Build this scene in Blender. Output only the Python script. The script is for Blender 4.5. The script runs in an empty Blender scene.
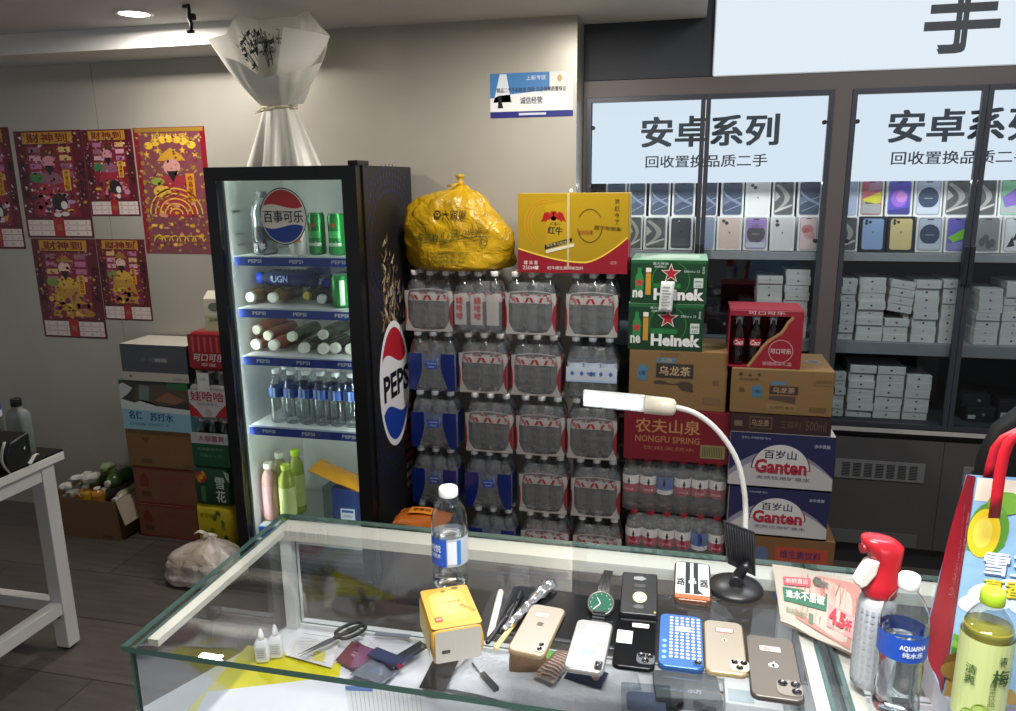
import bpy, bmesh, math, random
from mathutils import Vector, Matrix
random.seed(7)
SC = bpy.context.scene
COL = SC.collection
PI = math.pi
# ------------------------------------------------------------------ camera
EYE = Vector((0, 0, 1.55))
FPX = 765.0
YAW, PIT, ROL = math.radians(13.2), math.radians(12.93), math.radians(-0.59)
_f = Vector((-math.sin(YAW)*math.cos(PIT), math.cos(YAW)*math.cos(PIT), -math.sin(PIT)))
_r = Vector((math.cos(YAW), math.sin(YAW), 0))
_u = _r.cross(_f)
CR = _r*math.cos(ROL) + _u*math.sin(ROL)
CU = _u*math.cos(ROL) - _r*math.sin(ROL)
CF = _f
cam = bpy.data.cameras.new('camera'); camo = bpy.data.objects.new('camera', cam); COL.objects.link(camo)
cam.sensor_width = 36; cam.lens = FPX/1016*36; cam.clip_start = 0.02
camo.matrix_world = Matrix(((CR.x, CU.x, -CF.x, EYE.x), (CR.y, CU.y, -CF.y, EYE.y), (CR.z, CU.z, -CF.z, EYE.z), (0, 0, 0, 1)))
SC.camera = camo
def ray(u, v): return CR*((u-508)/FPX) - CU*((v-355.5)/FPX) + CF
def onx(u, v, x): d = ray(u, v); return EYE + d*(x/d.x)
def ony(u, v, y): d = ray(u, v); return EYE + d*(y/d.y)
def onz(u, v, z): d = ray(u, v); return EYE + d*((z-EYE.z)/d.z)
# ------------------------------------------------------------------ materials
def lin(c):
    if isinstance(c, str):
        c = c.lstrip('#'); c = [int(c[i:i+2], 16)/255 for i in (0, 2, 4)]
    return tuple(x/12.92 if x <= .04045 else ((x+.055)/1.055)**2.4 for x in c) + (1,)
_mc = {}
def nt(name):
    m = bpy.data.materials.new(name); m.use_nodes = True
    n = m.node_tree.nodes; n.clear()
    out = n.new('ShaderNodeOutputMaterial')
    return m, n, m.node_tree.links, out
def mat(col, rough=.5, metal=0., spec=.5, bump=0., bscale=60., var=0., vscale=8., coat=0.):
    """one colour, with optional fine grain: bump and a slight tone variation"""
    k = ('p', str(col), rough, metal, spec, bump, bscale, var, vscale, coat)
    if k in _mc: return _mc[k]
    m, n, L, out = nt('surface_'+str(col).strip('#'))
    b = n.new('ShaderNodeBsdfPrincipled'); L.new(b.outputs[0], out.inputs[0])
    c = lin(col)
    b.inputs['Base Color'].default_value = c
    b.inputs['Roughness'].default_value = rough; b.inputs['Metallic'].default_value = metal
    b.inputs['Specular IOR Level'].default_value = spec
    b.inputs['Coat Weight'].default_value = coat
    if bump or var:
        tc = n.new('ShaderNodeTexCoord')
    if bump:
        t = n.new('ShaderNodeTexNoise'); t.inputs['Scale'].default_value = bscale; t.inputs['Detail'].default_value = 3
        L.new(tc.outputs['Object'], t.inputs['Vector'])
        bp = n.new('ShaderNodeBump'); bp.inputs['Strength'].default_value = bump; bp.inputs['Distance'].default_value = .01
        L.new(t.outputs[0], bp.inputs['Height']); L.new(bp.outputs[0], b.inputs['Normal'])
    if var:
        t = n.new('ShaderNodeTexNoise'); t.inputs['Scale'].default_value = vscale; t.inputs['Detail'].default_value = 4
        L.new(tc.outputs['Object'], t.inputs['Vector'])
        mx = n.new('ShaderNodeMix'); mx.data_type = 'RGBA'
        mx.inputs['A'].default_value = tuple(x*(1-var) for x in c[:3])+(1,); mx.inputs['B'].default_value = tuple(min(1, x*(1+var)) for x in c[:3])+(1,)
        L.new(t.outputs[0], mx.inputs['Factor']); L.new(mx.outputs['Result'], b.inputs['Base Color'])
    _mc[k] = m; return m
def emit(col, s):
    k = ('e', str(col), s)
    if k in _mc: return _mc[k]
    m, n, L, out = nt('lit_'+str(col).strip('#'))
    e = n.new('ShaderNodeEmission'); e.inputs[0].default_value = lin(col); e.inputs[1].default_value = s
    L.new(e.outputs[0], out.inputs[0]); _mc[k] = m; return m
def glass(col='#ffffff', ior=1.45, rough=0., gain=1.0):
    """thin clear sheet: straight-through light plus a Fresnel reflection"""
    k = ('g', str(col), ior, rough, gain)
    if k in _mc: return _mc[k]
    m, n, L, out = nt('clear_sheet_'+str(col).strip('#'))
    t = n.new('ShaderNodeBsdfTransparent'); t.inputs[0].default_value = lin(col)
    g = n.new('ShaderNodeBsdfGlossy'); g.inputs['Roughness'].default_value = rough
    f = n.new('ShaderNodeFresnel'); ge = n.new('ShaderNodeNewGeometry'); mr = n.new('ShaderNodeMapRange')
    mr.inputs['To Min'].default_value = ior; mr.inputs['To Max'].default_value = 1/ior      # same reflection on both faces of the sheet
    L.new(ge.outputs['Backfacing'], mr.inputs['Value']); L.new(mr.outputs[0], f.inputs[0])
    mx = n.new('ShaderNodeMixShader')
    if gain != 1:
        ma = n.new('ShaderNodeMath'); ma.operation = 'MULTIPLY'; ma.inputs[1].default_value = gain; ma.use_clamp = True
        L.new(f.outputs[0], ma.inputs[0]); L.new(ma.outputs[0], mx.inputs[0])
    else: L.new(f.outputs[0], mx.inputs[0])
    L.new(t.outputs[0], mx.inputs[1]); L.new(g.outputs[0], mx.inputs[2]); L.new(mx.outputs[0], out.inputs[0])
    _mc[k] = m; return m
def film(col, alpha, rough=.15, spec=.6, bump=0., bscale=40.):
    """half-clear plastic"""
    k = ('f', str(col), alpha, rough, spec, bump, bscale)
    if k in _mc: return _mc[k]
    m, n, L, out = nt('plastic_film_'+str(col).strip('#'))
    b = n.new('ShaderNodeBsdfPrincipled'); L.new(b.outputs[0], out.inputs[0])
    b.inputs['Base Color'].default_value = lin(col); b.inputs['Alpha'].default_value = alpha
    b.inputs['Roughness'].default_value = rough; b.inputs['Specular IOR Level'].default_value = spec
    if bump:
        tc = n.new('ShaderNodeTexCoord'); t = n.new('ShaderNodeTexNoise'); t.inputs['Scale'].default_value = bscale; t.inputs['Detail'].default_value = 3
        L.new(tc.outputs['Object'], t.inputs['Vector'])
        bp = n.new('ShaderNodeBump'); bp.inputs['Strength'].default_value = bump; bp.inputs['Distance'].default_value = .01
        L.new(t.outputs[0], bp.inputs['Height']); L.new(bp.outputs[0], b.inputs['Normal'])
    _mc[k] = m; return m
def mottled(c1, c2, alpha, rough=.3, scale=9., bump=.5, bscale=16.):
    k = ('mo', c1, c2)
    if k in _mc: return _mc[k]
    m, n, L, out = nt('mottled_plastic'); b = n.new('ShaderNodeBsdfPrincipled'); L.new(b.outputs[0], out.inputs[0])
    b.inputs['Alpha'].default_value = alpha; b.inputs['Roughness'].default_value = rough
    tc = n.new('ShaderNodeTexCoord'); t = n.new('ShaderNodeTexNoise'); t.inputs['Scale'].default_value = scale; t.inputs['Detail'].default_value = 3; L.new(tc.outputs['Object'], t.inputs['Vector'])
    r = n.new('ShaderNodeValToRGB'); r.color_ramp.elements[0].position = .38; r.color_ramp.elements[1].position = .62; r.color_ramp.elements[0].color = lin(c1); r.color_ramp.elements[1].color = lin(c2)
    L.new(t.outputs[0], r.inputs[0]); L.new(r.outputs[0], b.inputs['Base Color'])
    t2 = n.new('ShaderNodeTexNoise'); t2.inputs['Scale'].default_value = bscale; t2.inputs['Detail'].default_value = 5; t2.inputs['Distortion'].default_value = 1.2; L.new(tc.outputs['Object'], t2.inputs['Vector'])
    bp = n.new('ShaderNodeBump'); bp.inputs['Strength'].default_value = bump; bp.inputs['Distance'].default_value = .02; L.new(t2.outputs[0], bp.inputs['Height']); L.new(bp.outputs[0], b.inputs['Normal'])
    _mc[k] = m; return m
def water():
    if 'w' in _mc: return _mc['w']
    m, n, L, out = nt('water')
    g = n.new('ShaderNodeBsdfGlass'); g.inputs['IOR'].default_value = 1.33; g.inputs['Roughness'].default_value = 0
    L.new(g.outputs[0], out.inputs[0]); _mc['w'] = m; return m
# ------------------------------------------------------------------ mesh builder
class MB:
    def __init__(s): s.v = []; s.f = []; s.m = []; s.sm = []
    def add(s, vs, fs, m=0, sm=False):
        o = len(s.v); s.v += [Vector(p) for p in vs]
        for f in fs: s.f.append([i+o for i in f]); s.m.append(m); s.sm.append(sm)
        return s
    def box(s, x0, y0, z0, x1, y1, z1, m=0):
        return s.add([(x0,y0,z0),(x1,y0,z0),(x1,y1,z0),(x0,y1,z0),(x0,y0,z1),(x1,y0,z1),(x1,y1,z1),(x0,y1,z1)],
                     [(3,2,1,0),(4,5,6,7),(0,1,5,4),(1,2,6,5),(2,3,7,6),(3,0,4,7)], m)
    def quad(s, a, b, c, d, m=0): return s.add([a,b,c,d], [(0,1,2,3)], m)
    def lathe(s, prof, c=(0,0,0), n=20, m=0, axis='z', cap=True, sm=True, mfn=None):
        vs = []; fs = []
        for r, z in prof:
            for i in range(n):
                a = 2*PI*i/n; x, y = r*math.cos(a), r*math.sin(a)
                p = (x, y, z) if axis == 'z' else ((x, z, y) if axis == 'y' else (z, x, y))
                vs.append((p[0]+c[0], p[1]+c[1], p[2]+c[2]))
        o = len(s.v); s.v += [Vector(p) for p in vs]
        k = len(prof)
        for j in range(k-1):
            for i in range(n):
                q = [j*n+i, j*n+(i+1)%n, (j+1)*n+(i+1)%n, (j+1)*n+i]
                if axis == 'y': q.reverse()
                s.f.append([x+o for x in q]); s.m.append(mfn(i, j) if mfn else m); s.sm.append(sm)
        if cap:
            for j, rev in ((0, True), (k-1, False)):
                if prof[j][0] > 1e-5:
                    q = [j*n+i+o for i in range(n)]
                    if rev != (axis == 'y'): q.reverse()
                    s.f.append(q); s.m.append(m); s.sm.append(False)
        return s
    def cyl(s, c, r, h, n=20, m=0, axis='z'): return s.lathe([(r,0),(r,h)], c, n, m, axis)
    def tube(s, path, r, n=8, m=0):
        P = [Vector(p) for p in path]; rs = r if isinstance(r, (list, tuple)) else [r]*len(P)
        t0 = (P[1]-P[0]).normalized(); up = Vector((0,0,1)) if abs(t0.z) < .9 else Vector((1,0,0))
        a = t0.cross(up).normalized(); o = len(s.v)
        for i, p in enumerate(P):
            t = (P[min(i+1,len(P)-1)]-P[max(i-1,0)]).normalized()
            a = (a - t*a.dot(t)).normalized(); b = t.cross(a)
            for k in range(n): s.v.append(p + (a*math.cos(2*PI*k/n)+b*math.sin(2*PI*k/n))*rs[i])
        for i in range(len(P)-1):
            for k in range(n):
                s.f.append([o+i*n+k, o+i*n+(k+1)%n, o+(i+1)*n+(k+1)%n, o+(i+1)*n+k]); s.m.append(m); s.sm.append(True)
        s.f.append([o+k for k in range(n)][::-1]); s.m.append(m); s.sm.append(False)
        s.f.append([o+(len(P)-1)*n+k for k in range(n)]); s.m.append(m); s.sm.append(False)
        return s
    def prism(s, poly, z0, z1, m=0, fn=None, mside=None, sm=False):
        n = len(poly); fn = fn or (lambda a, b, c: (a, b, c))
        vs = [fn(a, b, z0) for a, b in poly] + [fn(a, b, z1) for a, b in poly]
        o = len(s.v); s.v += [Vector(p) for p in vs]
        s.f.append([o+i for i in range(n)][::-1]); s.m.append(m); s.sm.append(False)
        s.f.append([o+n+i for i in range(n)]); s.m.append(m); s.sm.append(False)
        for i in range(n):
            s.f.append([o+i, o+(i+1)%n, o+n+(i+1)%n, o+n+i]); s.m.append(m if mside is None else mside); s.sm.append(sm)
        return s
    def loft(s, rings, m=0, sm=True, cap=True):
        n = len(rings[0]); o = len(s.v)
        for R in rings: s.v += [Vector(p) for p in R]
        for j in range(len(rings)-1):
            for i in range(n):
                s.f.append([o+j*n+i, o+j*n+(i+1)%n, o+(j+1)*n+(i+1)%n, o+(j+1)*n+i]); s.m.append(m); s.sm.append(sm)
        if cap:
            s.f.append([o+i for i in range(n)][::-1]); s.m.append(m); s.sm.append(sm)
            s.f.append([o+(len(rings)-1)*n+i for i in range(n)]); s.m.append(m); s.sm.append(sm)
        return s
    def grid(s, fn, nu, nv, m=0, sm=True):
        o = len(s.v)
        for j in range(nv+1):
            for i in range(nu+1): s.v.append(Vector(fn(i/nu, j/nv)))
        for j in range(nv):
            for i in range(nu):
                a = o+j*(nu+1)+i; s.f.append([a, a+1, a+nu+2, a+nu+1]); s.m.append(m); s.sm.append(sm)
        return s
    def xf(s, M): s.v = [M @ p for p in s.v]; return s
    def data(s, name, mats, bevel=0., seg=2, off=None, recalc=False, solid=0.):
        me = bpy.data.meshes.new(name)
        vv = [p-off for p in s.v] if off is not None else s.v
        me.from_pydata([tuple(p) for p in vv], [], s.f)
        for m in (mats if isinstance(mats, (list, tuple)) else [mats]): me.materials.append(m)
        me.polygons.foreach_set('material_index', s.m); me.polygons.foreach_set('use_smooth', s.sm)
        if bevel or recalc or solid:
            bm = bmesh.new(); bm.from_mesh(me)
            bmesh.ops.recalc_face_normals(bm, faces=bm.faces)
            if solid: bmesh.ops.solidify(bm, geom=bm.faces[:], thickness=solid)
            if bevel:
                es = [e for e in bm.edges if len(e.link_faces) == 2 and e.calc_face_angle(0) > .6]
                bmesh.ops.bevel(bm, geom=es, offset=bevel, segments=seg, profile=.5, affect='EDGES', clamp_overlap=True)
            bm.to_mesh(me); bm.free()
        me.update(); return me
def wloc(o):
    p = Vector((0,0,0))
    while o is not None: p += o.location; o = o.parent
    return p
def link(name, me, parent=None):
    o = bpy.data.objects.new(name, me); COL.objects.link(o)
    if parent is not None: o.parent = parent
    return o
def obj(name, mb, mats, parent=None, w=False, **k):
    """w: the builder holds world coordinates and the parent is unrotated"""
    off = wloc(parent) if (w and parent is not None) else None
    return link(name, mb.data(name, mats, off=off, **k), parent)
def tag(o, label, cat, group=None):
    o['label'] = label; o['category'] = cat
    if group: o['group'] = group
    return o
def thing(name, label, cat, loc=(0,0,0), rz=0., group=None):
    o = bpy.data.objects.new(name, None); COL.objects.link(o); o.empty_display_size = .05
    o.location = loc; o.rotation_euler = (0, 0, rz); return tag(o, label, cat, group)
def struct(name, mb, mats, **k):
    o = obj(name, mb, mats, **k); o['kind'] = 'structure'; return o
def dup(o, parent=None):
    c = o.copy(); COL.objects.link(c)
    if parent is not None: c.parent = parent
    for ch in list(o.children): dup(ch, c)
    return c
def rrect(cx, cy, w, h, r, n=5):
    P = []
    for k, (sx, sy) in enumerate(((1,1),(-1,1),(-1,-1),(1,-1))):
        for i in range(n+1):
            a = PI/2*(k+i/n); P.append((cx+sx*(w/2-r)+r*math.cos(a), cy+sy*(h/2-r)+r*math.sin(a)))
    return P
# ------------------------------------------------------------------ flat print: colours and lettering on a face
_tc = {}
def glyphs(body, bold=0.):
    k = (body, bold)
    if k in _tc: return _tc[k]
    c = bpy.data.curves.new('t', 'FONT'); c.body = body; c.resolution_u = 2; c.offset = bold; c.fill_mode = 'FRONT'; c.dimensions = '2D'
    o = bpy.data.objects.new('t', c); COL.objects.link(o)
    dg = bpy.context.evaluated_depsgraph_get(); me = bpy.data.meshes.new_from_object(o.evaluated_get(dg))
    vs = [(v.co.x, v.co.y) for v in me.vertices]; fs = [list(p.vertices) for p in me.polygons]
    bpy.data.objects.remove(o); bpy.data.curves.remove(c); bpy.data.meshes.remove(me)
    xs = [p[0] for p in vs] or [0, 1]; ys = [p[1] for p in vs] or [0, 1]
    _tc[k] = (vs, fs, min(xs), max(xs), min(ys), max(ys)); return _tc[k]
class Print:
    def __init__(s, rough=.45): s.v = []; s.f = []; s.m = []; s.mats = []; s.rough = rough
    def _mi(s, col):
        m = col if isinstance(col, bpy.types.Material) else mat(col, s.rough)
        if m not in s.mats: s.mats.append(m)
        return s.mats.index(m)
    def raw(s, vs, fs, col, l):
        o = len(s.v); i = s._mi(col); s.v += [(a, b, l) for a, b in vs]
        for f in fs: s.f.append([o+k for k in f]); s.m.append(i)
        return s
    def poly(s, pts, col, l=1): return s.raw(pts, [list(range(len(pts)))], col, l)
    def rect(s, x0, y0, x1, y1, col, l=1, n=1):
        for i in range(n):
            a, b = x0+(x1-x0)*i/n, x0+(x1-x0)*(i+1)/n
            s.raw([(a,y0),(b,y0),(b,y1),(a,y1)], [[0,1,2,3]], col, l)
        return s
    def ell(s, cx, cy, rx, ry, col, l=1, n=28, a0=0, a1=2*PI):
        k = n if a1-a0 > 6.2 else n+1
        return s.poly([(cx+rx*math.cos(a0+(a1-a0)*i/n), cy+ry*math.sin(a0+(a1-a0)*i/n)) for i in range(k)], col, l)
    def ring(s, cx, cy, rx, ry, t, col, l=1, n=28, a0=0, a1=2*PI):
        vs = []; fs = []
        for i in range(n+1):
            a = a0+(a1-a0)*i/n; c, q = math.cos(a), math.sin(a)
            vs += [(cx+rx*c, cy+ry*q), (cx+(rx-t)*c, cy+(ry-t)*q)]
        for i in range(n): fs.append([2*i, 2*i+2, 2*i+3, 2*i+1])
        return s.raw(vs, fs, col, l)
    def strip(s, up, lo, col, l=1):
        """band between two curves of equal point count"""
        n = len(up); return s.raw(list(lo)+list(up), [[i, i+1, n+i+1, n+i] for i in range(n-1)], col, l)
    def star(s, cx, cy, r, col, l=1, rot=0):
        for i in range(5):
            p = [(cx, cy)]
            for a, q in ((-36, .4), (0, 1), (36, .4)):
                t = math.radians(90+72*i+a)+rot; p.append((cx+r*q*math.cos(t), cy+r*q*math.sin(t)))
            s.poly([p[0], p[3], p[2], p[1]][::-1], col, l)
        return s
    def text(s, body, cx, cy, h, col, w=None, l=2, bold=.0, rot=0., vert=False, slant=0.):
        if vert:
            n = len(body)
            for i, ch in enumerate(body): s.text(ch, cx, cy+h*1.12*((n-1)/2-i), h, col, w, l, bold, rot)
            return s
        if bold and any(ord(ch) > 0x2e80 for ch in body):      # heavier strokes for Chinese: four slightly shifted strikes
            q = bold*h*.55; k = q*(1 if w is None else 1)
            for i, (dx, dy) in enumerate(((-k,-q*.6),(k,-q*.6),(-k,q*.6),(k,q*.6))): s.text(body, cx+dx, cy+dy, h-q*1.2, col, None if w is None else w-2*k, l+.22*i, 0, rot, False, slant)
            return s
        vs, fs, x0, x1, y0, y1 = glyphs(body, bold)
        sy = h/max(y1-y0, 1e-6); sx = sy if w is None else w/max(x1-x0, 1e-6)
        ca, sa = math.cos(rot), math.sin(rot); out = []
        for a, b in vs:
            a = (a-(x0+x1)/2)*sx; b = (b-(y0+y1)/2)*sy; a += slant*b
            out.append((cx+a*ca-b*sa, cy+a*sa+b*ca))
        return s.raw(out, fs, col, l)
    def data(s, name, fn, step=.0004):
        me = bpy.data.meshes.new(name)
        me.from_pydata([tuple(fn(a, b, l*step)) for a, b, l in s.v], [], s.f)
        for m in s.mats: me.materials.append(m)
        me.polygons.foreach_set('material_index', s.m); me.update(); return me
    def build(s, name, parent, fn, step=.0004): return link(name, s.data(name, fn, step), parent)
def front(x0, y, z0): return lambda a, b, l: (x0+a, y-l, z0+b)
def rside(x, y0, z0): return lambda a, b, l: (x+l, y0+a, z0+b)
def flat(x0, y0, z): return lambda a, b, l: (x0+a, y0+b, z+l)
def wrapcyl(r, z0, phi=0.): return lambda a, b, l: ((r+l)*math.sin(a/r+phi), -(r+l)*math.cos(a/r+phi), z0+b)
ORD = ['bottom', 'second', 'third', 'fourth', 'fifth', 'sixth', 'seventh', 'eighth', 'ninth', 'tenth']
NTH = ['first', 'second', 'third', 'fourth', 'fifth', 'sixth', 'seventh', 'eighth', 'ninth', 'tenth', 'eleventh', 'twelfth']
WHITE, BLACK = '#f2f2ee', '#101012'
# ================================================================== the room
WY = 2.93           # face of the grey panel wall
CZ = 2.125          # low ceiling
CABY = 3.10         # face of the phone cabinets
def wall_mat():
    m, n, L, out = nt('grey_wall_panel')
    b = n.new('ShaderNodeBsdfPrincipled'); L.new(b.outputs[0], out.inputs[0])
    tc = n.new('ShaderNodeTexCoord'); t = n.new('ShaderNodeTexNoise'); t.inputs['Scale'].default_value = 2.5; t.inputs['Detail'].default_value = 4
    L.new(tc.outputs['Object'], t.inputs['Vector'])
    r = n.new('ShaderNodeValToRGB'); r.color_ramp.elements[0].color = lin('#a9a498'); r.color_ramp.elements[1].color = lin('#b7b2a6')
    r.color_ramp.elements[0].position = .3; r.color_ramp.elements[1].position = .7
    L.new(t.outputs[0], r.inputs[0]); L.new(r.outputs[0], b.inputs['Base Color'])
    b.inputs['Roughness'].default_value = .36; b.inputs['Metallic'].default_value = .25; b.inputs['Specular IOR Level'].default_value = .5
    t2 = n.new('ShaderNodeTexNoise'); t2.inputs['Scale'].default_value = 5; L.new(tc.outputs['Object'], t2.inputs['Vector'])
    bp = n.new('ShaderNodeBump'); bp.inputs['Strength'].default_value = .06; bp.inputs['Distance'].default_value = .02
    L.new(t2.outputs[0], bp.inputs['Height']); L.new(bp.outputs[0], b.inputs['Normal']); return m
def floor_mat():
    m, n, L, out = nt('dark_wood_look_tile')
    b = n.new('ShaderNodeBsdfPrincipled'); L.new(b.outputs[0], out.inputs[0])
    tc = n.new('ShaderNodeTexCoord'); mp = n.new('ShaderNodeMapping'); L.new(tc.outputs['Object'], mp.inputs[0])
    mp.inputs['Rotation'].default_value = (0, 0, 0)
    br = n.new('ShaderNodeTexBrick'); L.new(mp.outputs[0], br.inputs[0])
    br.inputs['Scale'].default_value = 1; br.inputs['Brick Width'].default_value = .9; br.inputs['Row Height'].default_value = .3
    br.inputs['Mortar Size'].default_value = .0025; br.inputs['Color1'].default_value = lin('#59524c'); br.inputs['Color2'].default_value = lin('#4d4742')
    br.inputs['Mortar'].default_value = lin('#2c2926')
    mp2 = n.new('ShaderNodeMapping'); mp2.inputs['Scale'].default_value = (3, 26, 3); L.new(tc.outputs['Object'], mp2.inputs[0])
    t = n.new('ShaderNodeTexNoise'); t.inputs['Scale'].default_value = 1.6; t.inputs['Detail'].default_value = 6; L.new(mp2.outputs[0], t.inputs['Vector'])
    mx = n.new('ShaderNodeMix'); mx.data_type = 'RGBA'; mx.blend_type = 'OVERLAY'; mx.inputs['Factor'].default_value = .5
    L.new(br.outputs[0], mx.inputs['A']); L.new(t.outputs[0], mx.inputs['B']); L.new(mx.outputs['Result'], b.inputs['Base Color'])
    b.inputs['Roughness'].default_value = .42
    return m
struct('floor', MB().box(-5, -1.5, -.1, 3.2, 3.7, 0), floor_mat())
WM = wall_mat()
sx = ony(90, 62, WY).x
rx = ony(577, 70, WY).x      # right end of the panel wall
w = MB(); w.box(-5, WY, 0, sx-.0015, WY+.12, CZ); w.box(sx+.0015, WY, 0, rx, WY+.12, CZ); w.box(sx-.002, WY+.006, 0, sx+.002, WY+.11, CZ)
w.box(rx-.12, WY+.12, 0, rx, 3.6, CZ)
struct('wall_back', w, WM)
struct('wall_far', MB().box(rx, 3.55, 0, 3.2, 3.65, 2.9), mat('#24262c', .7))
# dark panel over the first cabinet and the lowered ceiling with its raised end
cx = ony(706, 28.5, CABY).x
struct('trim_1', MB().box(rx, CABY+.012, ony(600, 80, CABY).z, cx+.05, CABY+.04, CZ+.3), mat('#2c2f36', .6))
cm = mat('#c9c7c4', .75, bump=.05, bscale=300)
ce = MB(); ce.box(-5, -1.5, CZ, cx, 3.6, CZ+.06); ce.box(cx-.02, -1.5, CZ+.06, cx, 3.6, CZ+.5); ce.box(cx, -1.5, CZ+.5, 3.2, 3.6, CZ+.56)
struct('ceiling', ce, cm)
# cornice box along the left part of the wall
zc = ony(0, 67.5, WY).z; yc = onz(0, 55.7, zc).y; 
struct('trim_2', MB().box(-5, yc, zc, ony(278, 40, WY).x, WY-.0005, CZ-.0005), mat('#d6d4d0', .6))
# recessed ceiling lamp
p = onz(134, 13, CZ)
dl = thing('recessed_ceiling_lamp', 'round white recessed ceiling lamp, lit, above the red posters', 'lamp', (p.x, p.y, CZ))
obj('trim_ring', MB().lathe([(.050,-.004),(.058,-.006),(.064,-.003),(.065,0),(.050,0)], n=32, cap=False), mat('#e8e6e2', .4), dl)
obj('diffuser', MB().lathe([(.0,-.002),(.050,-.003),(.050,-.0005)], n=32, cap=False), emit('#fff4e4', 14), dl)
# small black clamp with cable ends sticking out of the ceiling
p = onz(188, 4, CZ); 
ck = thing('ceiling_cable_end', 'small black cable end with clips hanging from the ceiling', 'cable', (p.x, p.y, CZ))
m = MB(); m.tube([(0,0,0),(.002,0,-.02),(-.003,0,-.04),(.006,0,-.06),(.002,0,-.085)], .006, 8)
obj('cable', m, mat('#151515', .5), ck)
m = MB(); m.box(-.02,-.006,-.012,.004,.006,-.002); m.box(.004,-.007,-.05,.022,.007,-.03); m.box(-.012,-.006,-.09,.012,.006,-.08)
for s_ in (0, 8, 16):
    q_ = MB(); q_.add(m.v[s_:s_+8], [(3,2,1,0),(4,5,6,7),(0,1,5,4),(1,2,6,5),(2,3,7,6),(3,0,4,7)]); obj('clip', q_, mat('#1c1c1c', .5), ck, bevel=.002)
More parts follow.
